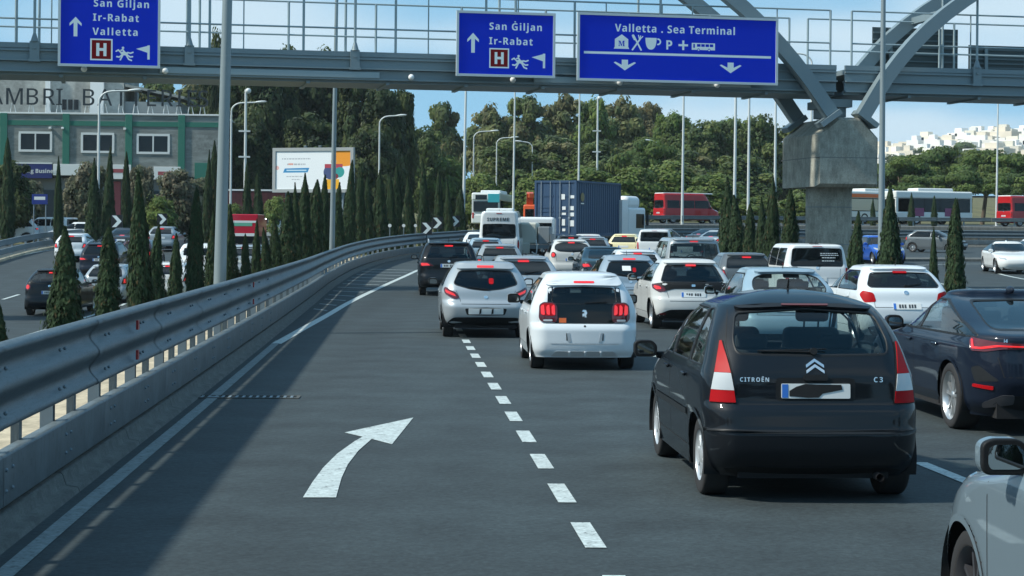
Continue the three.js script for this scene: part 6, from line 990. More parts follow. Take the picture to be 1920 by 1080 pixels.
function crown(clumps, n, size, pal, R, long = 1.3, hang = 0) {
  const wts = clumps.map((c) => Math.pow(c.r * c.r * c.s, 0.9)), tot = wts.reduce((a, b) => a + b, 0), list = [];
  clumps.forEach((c, ci) => {
    const m = Math.round(n * wts[ci] / tot), tone = pal[Math.floor(R() * pal.length)], k0 = 0.8 + 0.4 * R();
    for (let i = 0; i < m; i++) {
      const z = R() * 2 - 1, f = R() * 6.2832, q = Math.sqrt(1 - z * z), d = V(q * Math.cos(f), z, q * Math.sin(f)), rr = c.r * (0.42 + 0.68 * Math.sqrt(R())) * (0.62 + 0.75 * vnoise(d.x * 2.6 + ci * 7, d.y * 2.6, d.z * 2.6));
      const p = V(c.x + d.x * rr, c.y + d.y * rr * c.s, c.z + d.z * rr), nn = d.clone().add(V(R() - 0.5, R() - 0.3, R() - 0.5).multiplyScalar(1.1)).normalize(), u = V(R() - 0.5, R() - 0.5 - hang, R() - 0.5); u.addScaledVector(nn, -u.dot(nn)).normalize();
      const s = size * (0.6 + 0.8 * R()), k = k0 * (0.75 + 0.5 * R());
      list.push({ p, n: nn, u, w: s, h: s * long, c: [tone[0] * k * (0.9 + 0.2 * R()), tone[1] * k, tone[2] * k] });
    }
  });
  return leaves(list);
}
const PAL = { dark: [[0.056, 0.088, 0.034], [0.072, 0.104, 0.038], [0.046, 0.074, 0.032], [0.100, 0.128, 0.044]], olive: [[0.165, 0.195, 0.078], [0.195, 0.215, 0.085], [0.138, 0.178, 0.070], [0.195, 0.195, 0.09]], brown: [[0.19, 0.175, 0.078], [0.20, 0.175, 0.08], [0.16, 0.172, 0.070]], pine: [[0.120, 0.180, 0.046], [0.145, 0.200, 0.052], [0.092, 0.150, 0.044]], bush: [[0.148, 0.210, 0.050], [0.170, 0.230, 0.056], [0.122, 0.190, 0.054]], grey: [[0.17, 0.168, 0.105], [0.195, 0.18, 0.12], [0.14, 0.155, 0.09]], mid: [[0.110, 0.162, 0.054], [0.135, 0.188, 0.058], [0.096, 0.146, 0.054], [0.158, 0.195, 0.062]] };
// unit trees: 10 m tall, later scaled
function broadTree(seed, pal, { wide = 3.6, low = 0.14, n = 9000, size = 0.34, lumps = 26, stem = 0.3, long = 1.3, hang = 0 } = {}) {
  const R = rng(seed), cl = [];
  for (let i = 0; i < lumps * 1.7; i++) { const t = Math.pow(R(), 0.8), y = 10 * mix(low + 0.1, 0.9, t), rad = wide * Math.sqrt(Math.max(0.05, 1 - Math.pow((y / 10 - 0.5) / 0.58, 2))), f = R() * 6.2832, q = Math.sqrt(R()) * rad * 0.78, r = mix(1.35, 0.8, t) * (0.55 + 0.7 * R()) * wide / 3.6; cl.push({ x: q * Math.cos(f), y, z: q * Math.sin(f), r, s: 0.6 + 0.4 * R() }); }
  cl.push({ x: 0, y: 8.8, z: 0, r: 1.1 * wide / 3.6, s: 0.9 }, { x: 0, y: 5, z: 0, r: wide * 0.72, s: 1.25 });
  const tk = [bar(V(0, -0.6, 0), V(0.1, 4.5, 0), 0.32, 0.2, 8)]; for (const c of cl.slice(0, 9)) tk.push(bar(V(0.05, 2.2 + R() * 1.6, 0), V(c.x * 0.8, c.y, c.z * 0.8), 0.13, 0.05, 6));
  return { crown: crown(cl, n, size, pal, R, long, hang), trunk: merge(tk) };
}
function umbrellaPine(seed, pal) {
  const R = rng(seed), cl = [], tk = [bar(V(0, -0.5, 0), V(0.5, 3.4, 0.1), 0.34, 0.26, 8)];
  for (let i = 0; i < 24; i++) { const f = R() * 6.2832, q = Math.sqrt(R()) * 4.6, y = 9.2 - 0.085 * q * q - R() * 2.4; cl.push({ x: 0.5 + q * Math.cos(f), y, z: q * Math.sin(f), r: 1.15 + R() * 0.7, s: 0.42 }); }
  for (let i = 0; i < 9; i++) { const c = cl[i * 2]; tk.push(bar(V(0.5, 3.3, 0.1), V(mix(0.5, c.x, 0.55), mix(3.4, c.y, 0.6), c.z * 0.5), 0.17, 0.11, 6), bar(V(mix(0.5, c.x, 0.55), mix(3.4, c.y, 0.6), c.z * 0.5), V(c.x, c.y - 0.1, c.z), 0.11, 0.05, 6)); }
  return { crown: crown(cl, 9000, 0.30, pal, R, 1.5), trunk: merge(tk) };
}
function cypressTree(seed, wide, n) {                                     // 3 m tall
  const R = rng(seed), list = [], ph = R() * 9, bend = (R() - 0.5) * 0.3;
  for (let i = 0; i < n; i++) {
    const t = Math.pow(R(), 0.82), y = 0.12 + 2.88 * t, prof = Math.pow(Math.sin(Math.min(1, (t + 0.16) / 0.42) * Math.PI / 2), 0.8) * Math.pow(1 - t, 0.55 + 0.3 * hash(seed, 1, 2)) * 1.1, f = R() * 6.2832, lump = 0.55 + 0.5 * vnoise(Math.cos(f) * 1.6 + ph, y * 1.7, Math.sin(f) * 1.6 + seed) + 0.42 * vnoise(Math.cos(f) * 3.4 + ph, y * 5.5, Math.sin(f) * 3.4 + seed), rr = wide * prof * lump * (0.6 + 0.42 * Math.sqrt(R())) * (R() < 0.05 ? 1.22 : 1);
    const d = V(Math.cos(f), 0.25, Math.sin(f)), p = V(d.x * rr + bend * t * t, y, d.z * rr), nn = d.clone().add(V(R() - 0.5, R() - 0.5, R() - 0.5).multiplyScalar(0.8)).normalize(), u = V((R() - 0.5) * 0.5 + d.x * 0.25, 1, (R() - 0.5) * 0.5 + d.z * 0.25); u.addScaledVector(nn, -u.dot(nn)).normalize();
    const s = 0.05 * (0.6 + 0.8 * R()), k = 0.7 + 0.6 * R(), br = R() < 0.06;
    list.push({ p, n: nn, u, w: s, h: s * 2.6, c: br ? [0.085 * k, 0.07 * k, 0.034 * k] : [0.040 * k, 0.068 * k, 0.032 * k] });
  }
  return { crown: leaves(list), trunk: bar(V(0, -0.3, 0), V(0, 2.2, 0), 0.05, 0.02, 6) };
}
const KIND = {
  dark: [broadTree(11, PAL.dark, { n: 20250, size: 0.30, lumps: 40 }), broadTree(12, PAL.dark, { wide: 3.2, n: 20250, size: 0.30, lumps: 44 })], olive: [broadTree(21, PAL.olive, { wide: 3.0, n: 17550, size: 0.27, lumps: 36, long: 1.7, hang: 0.5 }), broadTree(22, [...PAL.olive, ...PAL.mid], { wide: 2.8, n: 17550, size: 0.27, lumps: 34, long: 1.7, hang: 0.5 })],
  brown: [broadTree(31, PAL.brown, { wide: 3.2, n: 16200, size: 0.27, lumps: 34 })], mid: [broadTree(41, PAL.mid, { wide: 3.6, n: 17550, size: 0.29, lumps: 34 }), broadTree(42, [...PAL.mid, ...PAL.bush], { wide: 3.4, n: 17550, size: 0.29, lumps: 36 })],
  bush: [broadTree(51, PAL.bush, { wide: 5.2, low: 0.0, n: 16200, size: 0.42, lumps: 30 })], grey: [broadTree(61, PAL.grey, { wide: 4.4, low: 0.08, n: 12150, size: 0.4, lumps: 30 })], pine: [umbrellaPine(71, PAL.pine), umbrellaPine(72, PAL.pine)],
};
let treeTurn = 0;
function plantTree(kind, px, topY, d, wpx, name, label, group) {
  const k = KIND[kind], v = k[treeTurn++ % k.length], x = XatD(px, d, topY), y0 = H(x, d) - 0.2, hgt = YatD(px, topY, d) - y0, natural = { dark: 7.6, olive: 6.4, brown: 6.8, mid: 7.6, bush: 10.5, grey: 9, pine: 11 }[kind], wide = wpx / F * d;
  const o = thing(name, label, 'tree', [x, y0, -d], treeTurn * 1.7, group); o.scale.set(wide / natural, hgt / 9.8, wide / natural);
  part('crown', v.crown, M.leaf, o); part('trunk', v.trunk, M.bark, o);
  return o;
}
const TG = { left: 'dark trees behind the billboard', mid: 'trees on the rise beyond the traffic', pine: 'umbrella pines behind the buses', bush: 'green bushes behind the far barrier' };
[[405, 52, 205, 62], [446, 120, 190, 120], [500, 108, 188, 130], [540, 84, 196, 130], [612, 90, 198, 150], [668, 130, 190, 120], [716, 152, 186, 120], [752, 158, 190, 84], [470, 205, 178, 120], [580, 210, 178, 150], [690, 235, 176, 130]].forEach(([px, t, d, w], i) => plantTree('dark', px, t, d, w, 'evergreen_tree', `${ORD[i < 8 ? i : i]} dark evergreen counted among those behind the billboard, ${['tall and poking above the bridge', 'by the tall camera pole', 'broad', 'reaching above the bridge deck', 'the tallest broad one', 'beside a gap of sky', 'by the curved lamps', 'at the right end', 'low, left of the billboard', 'low, just above the billboard', 'low, right of the billboard'][i]}`, TG.left));
[[290, 142, 232, 150], [362, 146, 228, 150]].forEach(([px, t, d, w], i) => plantTree('olive', px, t, d, w, 'olive_green_tree', ['olive green tree behind the last letters on the shop roof', 'olive green tree behind the right end of the shop roof'][i], TG.left));
const midTrees = [['olive', 832, 186, 262, 96, 'rounded olive tree right of the dark evergreens'], ['mid', 800, 236, 225, 110, 'green tree low at the right end of the dark evergreens'], ['bush', 840, 300, 190, 110, 'yellow-green low tree behind the middle cypresses'], ['olive', 918, 192, 258, 110, 'tall olive tree left of the central mast'], ['olive', 990, 174, 256, 120, 'tall olive tree with a ragged top at the central mast'], ['olive', 1062, 170, 262, 120, 'tall olive tree behind the lorry roof'], ['mid', 1112, 182, 248, 100, 'dark green tree behind the camera mast'], ['olive', 1166, 178, 256, 112, 'tall olive tree right of the camera mast'], ['brown', 1215, 188, 266, 90, 'brownish tree left of the tall mast crossing the red minibus'], ['mid', 950, 262, 224, 140, 'green tree low behind the bus'], ['olive', 1040, 252, 226, 150, 'olive tree low behind the container'], ['mid', 1130, 262, 222, 130, 'rounded green tree above the container'], ['mid', 1262, 208, 250, 100, 'dark rounded tree right of the brownish tree'], ['mid', 1318, 226, 236, 130, 'dense green tree left of the tall thin masts'], ['mid', 1376, 218, 240, 120, 'dense green tree behind the twin masts'], ['mid', 1432, 214, 238, 110, 'dense green tree left of the pier head'], ['olive', 1480, 232, 240, 120, 'olive tree half hidden behind the pier head'], ['mid', 1555, 300, 215, 150, 'green tree hidden behind the pier column'], ['olive', 1290, 280, 214, 130, 'olive tree low above the red minibus'], ['mid', 1400, 290, 208, 150, 'dark green tree low behind the right cypresses']];
midTrees.forEach(([k, px, t, d, w, l]) => plantTree(k, px, t, d, w, { olive: 'olive_green_tree', mid: 'green_tree', brown: 'brown_tree', bush: 'green_bush' }[k], l, TG.mid));
[[1206, 246, 205, 130, 'bright umbrella pine above the lorry cab'], [1700, 284, 196, 130, 'umbrella pine right of the front lamp post'], [1768, 266, 204, 150, 'tallest umbrella pine above the long bus'], [1842, 272, 200, 150, 'umbrella pine left of the far right mast'], [1912, 278, 198, 130, 'umbrella pine at the right edge'], [1655, 300, 200, 110, 'umbrella pine half hidden by the pier'], [1800, 312, 188, 120, 'low umbrella pine behind the long bus'], [1880, 318, 186, 120, 'low umbrella pine with bare branches by the right mast'], [1725, 322, 190, 110, 'low umbrella pine between the buses']].forEach(([px, t, d, w, l]) => plantTree('pine', px, t, d, w, 'umbrella_pine', l, TG.pine));
[[1185, 318, 182, 130, 'bright green bush right of the lorry cab'], [1262, 306, 186, 150, 'bright green bush above the red minibus'], [1345, 330, 180, 130, 'bright green bush right of the red minibus'], [1100, 318, 186, 150, 'green bush behind the container roof'], [1020, 322, 188, 130, 'green bush left of the container'], [905, 330, 186, 110, 'green bush behind the teal bus'], [1420, 372, 178, 110, 'green bush behind the right cypresses'], [1500, 366, 182, 120, 'green bush left of the pier column'], [1620, 350, 186, 110, 'green bush right of the pier column']].forEach(([px, t, d, w, l]) => plantTree('bush', px, t, d, w, 'green_bush', l, TG.bush));
[[22, 300, 126, 110, 'dark', 'dark bushy tree at the left edge'], [165, 305, 132, 96, 'grey', 'grey-green leafy shrub tree before the shop signs'], [262, 312, 134, 70, 'grey', 'grey-green shrub tree right of the slim lamp'], [335, 318, 138, 100, 'grey', 'grey-green shrub tree before the shop end'], [380, 335, 140, 80, 'grey', 'low grey-green shrub by the front pole'], [300, 372, 132, 80, 'bush', 'low green bush behind the far kerb'], [60, 340, 140, 60, 'grey', 'pale shrub beside the dark tree at left'], [520, 372, 150, 70, 'bush', 'low green bush under the billboard'], [440, 385, 150, 60, 'bush', 'low green bush behind the red lorry']].forEach(([px, t, d, w, k, l]) => plantTree(k, px, t, d, w, k === 'dark' ? 'evergreen_tree' : k === 'grey' ? 'shrub_tree' : 'green_bush', l, 'shrubs before the shop building'));
// cypresses
const CYP = [81, 82, 83, 84, 85, 86, 87].map((s, i) => cypressTree(s, [0.36, 0.33, 0.30, 0.38, 0.31, 0.40, 0.34][i], 6500));
let cypN = 0;
function cypress(px, topY, d, label, group, fat = 1) { const v = CYP[(cypN++ * 3) % 7], x = XatD(px, d, 480), y0 = H(x, d) - 0.05, h = YatD(px, topY, d) - y0; const o = thing('cypress', label, 'cypress', [x, y0, -d], cypN * 1.3, group); const s = h / 3; { const R = rng(cypN * 97), k = 0.68 + 0.36 * R(); o.rotation.z = (R() - 0.5) * 0.07; o.rotation.x = (R() - 0.5) * 0.05; o.scale.set(Math.pow(s, 0.55) * fat * k, s, Math.pow(s, 0.55) * fat * k); } part('crown', v.crown, M.cypressLeaf, o); part('trunk', v.trunk, M.bark, o); return o; }
const row1 = [[-2, 560, 30, 1.1], [125, 428, 37, 1.15], [203, 428, 43, 1.1], [262, 325, 48, 1.25], [291, 420, 53, 1.0], [330, 440, 57, 1.1], [366, 355, 62, 1.0], [398, 392, 66, 1.0], [432, 385, 72, 1.1], [462, 440, 64, 0.9], [481, 412, 66, 1.0], [500, 428, 68, 1.0], [518, 412, 70, 1.0]];
row1.forEach(([px, t, d, f], i) => cypress(px, t, d, `${ORD[i]} cypress from the left in the row behind the near guardrail`, 'cypresses behind the near guardrail', f));
const row2 = [[538, 362], [556, 345], [570, 328], [588, 340], [606, 330], [630, 345], [652, 303], [674, 312], [690, 328], [711, 322], [734, 330], [744, 310], [766, 328], [795, 302], [822, 322], [842, 338], [862, 352]];
row2.forEach(([px, t], i) => { const d = [74, 76, 79, 83, 87, 92, 97, 100, 103, 105, 108, 110, 112, 115, 117, 119, 121][i]; cypress(px, t, d, `${ORD[i]} cypress from the left in the tall dense row below the billboard`, 'tall cypresses below the billboard', 1.15); });
[[14, 262, 118], [110, 296, 112], [203, 278, 113], [236, 288, 114], [387, 284, 118], [402, 268, 119], [464, 306, 128], [175, 300, 118], [484, 322, 132]].sort((a, b) => a[0] - b[0]).forEach(([px, t, d], i) => cypress(px, t, d, `${ORD[i]} cypress from the left beyond the far barrier of the left road`, 'cypresses beyond the left road', 1.1));
[[1366, 335, 84], [1386, 368, 82], [1406, 384, 80], [1428, 372, 78], [1447, 333, 76], [1480, 358, 70], [1601, 398, 60], [1668, 348, 54], [1752, 428, 52], [1790, 376, 49]].forEach(([px, t, d], i) => cypress(px, t, d, `${ORD[i]} cypress from the left on the median by the bridge pier`, 'cypresses on the right median', i === 8 ? 0.7 : 1.2));
[[1708, 362, 152], [1751, 368, 153], [1797, 372, 154], [1636, 372, 152]].sort((a, b) => a[0] - b[0]).forEach(([px, t, d], i) => cypress(px, t, d, `${ORD[i]} small cypress from the left in front of the buses`, 'small cypresses in front of the buses', 0.9));

// trees behind the camera, which the mirrors and paintwork reflect
[[-22, -34, 11, 9], [-15, -46, 13, 10], [-6, -62, 14, 12], [5, -70, 13, 12], [16, -60, 14, 12], [25, -44, 12, 10], [31, -28, 11, 10], [-27, -20, 10, 9], [36, -14, 11, 9]].forEach(([x, d, h, w], i) => { const v = KIND.mid[i % 2], o = thing('roadside_tree', `${ORD[i]} leafy green roadside tree behind the viewpoint`, 'tree', [x, H(x, d) - 0.2, -d], i * 1.1, 'trees behind the viewpoint'); o.scale.set(w / 7.6, h / 9.8, w / 7.6); part('crown', v.crown, M.leaf, o); part('trunk', v.trunk, M.bark, o); });
// ---------------------------------------------------------------- lamp posts and masts
M.pole = std([0.25, 0.30, 0.31], 0.45, { metalness: 0.3 }); M.poleWhite = std([0.60, 0.63, 0.61], 0.5, { metalness: 0.1 });
function mast(px, d, hgt, r, label, lean = 0, pale = false, baseY) {
  const x = XatD(px, d, baseY ?? 470), y0 = H(x, d), o = thing('lamp_post', label, 'lamp post', [x, y0, -d], 0, 'straight lamp posts'); o.rotation.z = -lean;
  const m = pale ? M.poleWhite : M.pole;
  part('pole', bar(V(0, -0.1, 0), V(0, hgt, 0), r, r * 0.55, 14), m, o); part('base_plate', rbx(-r * 2, r * 2, 0, 0.03, -r * 2, r * 2, 0.01), m, o); part('inspection_door', rbx(-0.04, 0.04, 0.5, 0.95, r * 0.9, r + 0.01, 0.005), M.galvDark, o); part('lamp_head', tr(new RoundedBoxGeometry(0.3, 0.12, 0.9, 2, 0.05), 0, hgt + 0.03, 0.35), M.galv, o);
}
mast(411, 36, 12, 0.125, 'thick grey lamp post close behind the near guardrail', 0.018);
mast(622, 78, 12.5, 0.12, 'grey lamp post rising from the guardrail bend before the billboard', 0.010, false, 475);
mast(868, 121, 13, 0.11, 'pale lamp post at the far end of the guardrail bend', 0.012, true, 430);
mast(962, 150, 14, 0.1, 'thin mast between the white minibus and the container', 0.006, true, 400);
mast(1084, 162, 15, 0.1, 'thin mast behind the middle of the container', 0.004, true, 400);
mast(1279, 141, 13.5, 0.11, 'thin mast crossing the red minibus', 0.004, true, 410);
mast(1376, 92, 12, 0.09, 'left one of the twin masts above the right cypresses', 0.004, true, 460);
mast(1402, 104, 12, 0.09, 'right one of the twin masts above the right cypresses', 0.002, true, 460);
mast(1452, 118, 13, 0.1, 'thin mast just left of the pier head', 0.002, true, 440);
mast(1652, 58, 12.5, 0.11, 'slim grey lamp post right of the pier, crossing the bridge rails', 0.0, false, 500);
mast(1868, 163, 12, 0.1, 'thin white mast beside the right red minibus', 0.006, true, 418);
function curvedLamp(px, topY, d, label, dir = 1, reach = 2.1) {
  const x = XatD(px, d, 420), y0 = H(x, d), h = YatD(px, topY, d) - y0, o = thing('street_lamp', label, 'street lamp', [x, y0, -d], 0, 'curved street lamps');
  part('pole', bar(V(0, -0.2, 0), V(0, h - 1.0, 0), 0.1, 0.07, 10), M.poleWhite, o); part('arm', tube([V(0, h - 1.05, 0), V(dir * 0.05, h - 0.5, 0), V(dir * 0.45, h - 0.12, 0), V(dir * (reach - 0.6), h + 0.02, 0)], 0.06, 24, 8), M.poleWhite, o); part('lamp_head', tr(new THREE.SphereGeometry(0.5, 14, 8).scale(1, 0.2, 0.4), dir * (reach - 0.25), h + 0.06, 0, 0, 0, dir * 0.08), M.poleWhite, o);
}
curvedLamp(184, 170, 125, 'curved street lamp in front of the shop facade', 1, 2.6); curvedLamp(432, 192, 150, 'curved street lamp right of the shop building', 1, 2.6); curvedLamp(710, 217, 168, 'taller curved street lamp right of the billboard', 1, 2.2); curvedLamp(668, 240, 190, 'lower curved street lamp at the right edge of the billboard', 1, 2.0); curvedLamp(887, 246, 196, 'curved street lamp left of the central mast', 1, 2.4); curvedLamp(930, 258, 216, 'curved street lamp above the teal bus', 1, 2.3); curvedLamp(997, 266, 222, 'curved street lamp bending left behind the container', -1, 1.9); curvedLamp(1235, 264, 205, 'curved street lamp among the bright bushes', -1, 1.6); curvedLamp(1520, 100, 130, 'curved street lamp seen through the bridge rails', -1, 2.2);
for (const [px, d, t, l] of [[459, 140, 168, 'camera mast left of the dark trees'], [1119, 190, 182, 'white camera mast above the container']]) { const x = XatD(px, d, 400), y0 = H(x, d), h = YatD(px, t, d) - y0, o = thing('camera_mast', l, 'mast', [x, y0, -d]); part('pole', bar(V(0, -0.2, 0), V(0, h, 0), 0.12, 0.09, 10), M.poleWhite, o); part('camera', tr(new THREE.SphereGeometry(0.22, 12, 8), 0.18, h - 0.1, 0), M.poleWhite, o); for (const k of [0.55, 0.72]) part('bracket', bx(-0.5, 0.35, h * k, h * k + 0.12, -0.1, 0.1), M.poleWhite, o); }
// chevron boards
const chevTex = canvasTex(96, 112, (c, w, h) => { c.fillStyle = '#101418'; c.fillRect(0, 0, w, h); c.fillStyle = '#dfe8e6'; c.beginPath(); c.moveTo(w * 0.08, h * 0.06); c.lineTo(w * 0.46, h * 0.06); c.lineTo(w * 0.94, h * 0.5); c.lineTo(w * 0.46, h * 0.94); c.lineTo(w * 0.08, h * 0.94); c.lineTo(w * 0.54, h * 0.5); c.fill(); });
M.chev = std([1, 1, 1], 0.5, { map: chevTex });
[[219, 415, 112, 'leftmost'], [304, 411, 128, 'second from the left'], [393, 405, 146, 'third from the left'], [482, 399, 160, 'fourth from the left'], [800, 428, 107, 'first at the guardrail bend'], [820, 418, 113, 'second at the guardrail bend'], [853, 415, 119, 'third at the guardrail bend'], [1197, 398, 139, 'one beside the lorry cab']].forEach(([px, py, d, l], i) => { const x = XatD(px, d, py), y0 = H(x, d), y = YatD(px, py, d), o = thing('chevron_sign', `black and white chevron board, ${l}`, 'road sign', [x, y0, -d], 0, 'chevron boards'); const s = i > 3 ? 0.62 : 0.68; const g = new THREE.PlaneGeometry(s, s * 1.16); g.translate(0, y - y0, 0.026); part('sign_face', g, M.chev, o); part('board', bx(-s / 2, s / 2, y - y0 - s * 0.58, y - y0 + s * 0.58, -0.015, 0.02), M.galvDark, o); part('post', bar(V(0, -0.2, -0.05), V(0, y - y0 + 0.2, -0.05), 0.035), M.galv, o); });
// small blue sign on two posts
{ const d = 118, x = XatD(74, d, 440), y0 = H(x, d), yb = YatD(74, 383, d) - y0, yt = YatD(74, 364, d) - y0, o = thing('blue_sign', 'small blue sign on two posts before the parked cars', 'sign', [x, y0, -d]); part('board', rbx(-0.5, 0.5, yb, yt, -0.02, 0.02, 0.01), std([0.012, 0.03, 0.20], 0.4), o); part('white_patch', rbx(-0.35, 0.35, yb + 0.28, yb + 0.48, 0.021, 0.026, 0.002), C.plate, o); for (const s of [-0.38, 0.38]) part('post', bar(V(s, -0.2, -0.04), V(s, yt, -0.04), 0.04), M.galvDark, o); }
// ---------------------------------------------------------------- shop building on the left
{
  const d = 170, xr = XatD(415, d, 300), xl = XatD(-90, d, 300), y0 = H(xr, d) - 0.5, yr = YatD(300, 217, d), o = thing('shop_building', 'grey flat-roofed shop building with green strips and framed windows', 'building', [xr, y0, -d], 0.05);
  const W = xr - xl, Hh = yr - y0, U = (px) => XatD(px, d, 300) - xr, Y = (py) => YatD(200, py, d) - y0;
  const grey = std([0.38, 0.43, 0.44], 0.85, { map: concTex }), green = std([0.02, 0.15, 0.105], 0.6), white = std([0.66, 0.68, 0.66], 0.6), navy = std([0.012, 0.02, 0.13], 0.5);
  const yg = Y(330), openings = [[70, 268], [185, 269], [288, 270]];
  // facade above the shop fronts, built round its window openings
  const wins = openings.map(([px, py]) => [U(px - 29), U(px + 29), Y(py + 16), Y(py - 17)]);
  const boxes = [bx(-W, 0, wins[0][3], Hh, -14, 0), bx(-W, 0, yg, wins[0][2], -0.4, 0)]; let left = -W; for (const [a, b, c, e] of wins) { boxes.push(bx(left, a, wins[0][2], wins[0][3], -0.4, 0)); left = b; } boxes.push(bx(left, 0, wins[0][2], wins[0][3], -0.4, 0)); boxes.push(bx(-0.4, 0, 0, wins[0][3], -14, -0.42), bx(-W, -0.4, 0, wins[0][3], -14, -13.6));
  part('wall', merge(boxes), grey, o);
  part('interior_floor', bx(-W, -0.4, yg - 0.2, yg, -13.5, -0.42), C.cabin, o);
  wins.forEach(([a, b, c, e]) => { const w = part('window', merge([bx(a - 0.08, b + 0.08, e - 0.08, e + 0.12, -0.1, 0.05), bx(a - 0.08, b + 0.08, c - 0.12, c + 0.08, -0.1, 0.07), bx(a - 0.1, a + 0.1, c + 0.08, e - 0.08, -0.1, 0.05), bx(b - 0.1, b + 0.1, c + 0.08, e - 0.08, -0.1, 0.05), bx((a + b) / 2 - 0.06, (a + b) / 2 + 0.06, c + 0.08, e - 0.08, -0.1, 0.045)]), white, o); part('pane', bx(a + 0.1, (a + b) / 2 - 0.06, c + 0.08, e - 0.08, -0.08, -0.05), C.dark, w); part('pane', bx((a + b) / 2 + 0.06, b - 0.1, c + 0.08, e - 0.08, -0.08, -0.05), C.dark, w); });
  for (const px of [12, 127, 243, 341]) part('green_pilaster', rbx(U(px - 6.5), U(px + 6.5), yg + 0.4, Hh + 0.06, 0.005, 0.16, 0.03), green, o);
  part('green_band', bx(-W, 0, Y(237), Y(228), 0.003, 0.06), green, o); part('roof_coping', rbx(-W, 0.1, Hh, Hh + 0.16, -14, 0.12, 0.03), white, o);
  for (const px of [121, 236, 98]) part('wall_lamp', rbx(U(px) - 0.12, U(px) + 0.12, Y(244), Y(240), 0.02, 0.3, 0.04), white, o);
  // shop fronts
  part('shop_front_wall', bx(-W, -0.4, 0, yg - 0.01, -1.2, -0.9), std([0.18, 0.19, 0.19], 0.8), o); for (let k = 0; k < 7; k++) part('shop_window', bx(-W + 1 + k * 3.4, -W + 3.9 + k * 3.4, 0.4, yg - 1.3, -0.9, -0.84), C.dark, o);
  const fas = (a, b, t, bt, m) => part('fascia_sign', rbx(U(a), U(b), Y(bt), Y(t), -0.1, 0.22, 0.02), m, o);
  const f1 = fas(33, 102, 309, 336, navy); fas(104, 160, 309, 330, white); fas(204, 248, 309, 336, white); fas(290, 340, 312, 336, white); fas(366, 398, 304, 334, green); part('fascia_edge', bx(U(33), U(102), Y(309), Y(306.5), -0.05, 0.24), white, o);
  const word = (text, px, py, size, mat) => { const g = new TextGeometry(text, { font: FONT, size, depth: 0.02, curveSegments: 2 }); part('fascia_lettering', tr(g, U(px), Y(py), 0.225), mat, o); };
  word('…ding Business', 38, 326, 0.36, white); const redm = std([0.3, 0.06, 0.07], 0.6); for (const [a, b, y] of [[212, 240, 321], [298, 332, 325]]) part('fascia_stripe', bx(U(a), U(b), Y(y + 3), Y(y - 4), 0.222, 0.24), redm, o); part('red_door', bx(U(206), U(226), 0.1, Y(340), -0.84, -0.7), redm, o);
  // letters on the roof, each on its struts
  const sg = thing('rooftop_lettering', 'row of dark letters standing on the shop roof', 'sign', [xr, y0 + Hh + 0.16, -d], 0.05), ink = std([0.012, 0.02, 0.025], 0.5);
  [['G', -30], ['A', -6], ['M', 26.5], ['B', 60], ['R', 91], ['I', 111.5], ['B', 164], ['A', 196], ['T', 226], ['T', 254], ['E', 281], ['R', 310], ['I', 334], ['E', 356], ['S', 378]].forEach(([ch, px]) => { const g = new TextGeometry(ch, { font: FONTR, size: 1.5, depth: 0.12, curveSegments: 5 }); g.computeBoundingBox(); const w = g.boundingBox.max.x; g.scale(1.05, 1, 1); g.translate(U(px) - w / 2, 0.7, -0.35); const l = part('letter', g, ink, sg); for (const s of [-0.25, 0.25]) part('strut', bar(V(U(px) + s, 0, -0.45), V(U(px) + s * 0.4, 0.85, -0.3), 0.035, 0.035, 5), white, l); });
  // taller block behind
  const d2 = 186, b = thing('rear_block', 'tall grey block with pale columns rising behind the shop roof', 'building', [XatD(232, d2, 200), H(XatD(232, d2), d2) - 0.5, -d2], 0.05), U2 = (px) => XatD(px, d2, 200) - XatD(232, d2, 200), top = YatD(150, 118, d2) - b.position.y;
  part('wall', bx(U2(-120), 0, 0, top, -10, 0), std([0.62, 0.66, 0.66], 0.85, { map: concTex }), b); for (const [a, c] of [[88, 97], [171, 196]]) part('column', bx(U2(a), U2(c), 0, top - 0.4, 0.004, 0.5), white, b); part('roof_slab', rbx(U2(-120) - 0.2, 0.3, top, top + 0.25, -10.2, 0.4, 0.04), grey, b); for (let k = 0; k < 3; k++) part('window', bx(U2(118 + k * 11), U2(126 + k * 11), YatD(130, 206, d2) - b.position.y, YatD(130, 187, d2) - b.position.y, 0.003, 0.06), C.dark, b);
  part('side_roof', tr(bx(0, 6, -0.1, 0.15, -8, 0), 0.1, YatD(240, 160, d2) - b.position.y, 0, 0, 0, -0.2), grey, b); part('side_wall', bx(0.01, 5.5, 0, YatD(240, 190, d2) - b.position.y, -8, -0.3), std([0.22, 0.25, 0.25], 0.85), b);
  // red brick wall below the billboard
  const rw = thing('red_wall', 'dark red wall below the billboard', 'wall', [XatD(535, 168, 370), H(XatD(535, 168), 168), -168]); part('wall', bx(XatD(405, 168) - XatD(535, 168), 0, -0.3, YatD(480, 358, 168) - rw.position.y, -0.4, 0), std([0.13, 0.028, 0.035], 0.85, { map: concTex }), rw); part('coping', bx(XatD(405, 168) - XatD(535, 168), 0.05, YatD(480, 358, 168) - rw.position.y, YatD(480, 355, 168) - rw.position.y, -0.45, 0.05), white, rw);
}
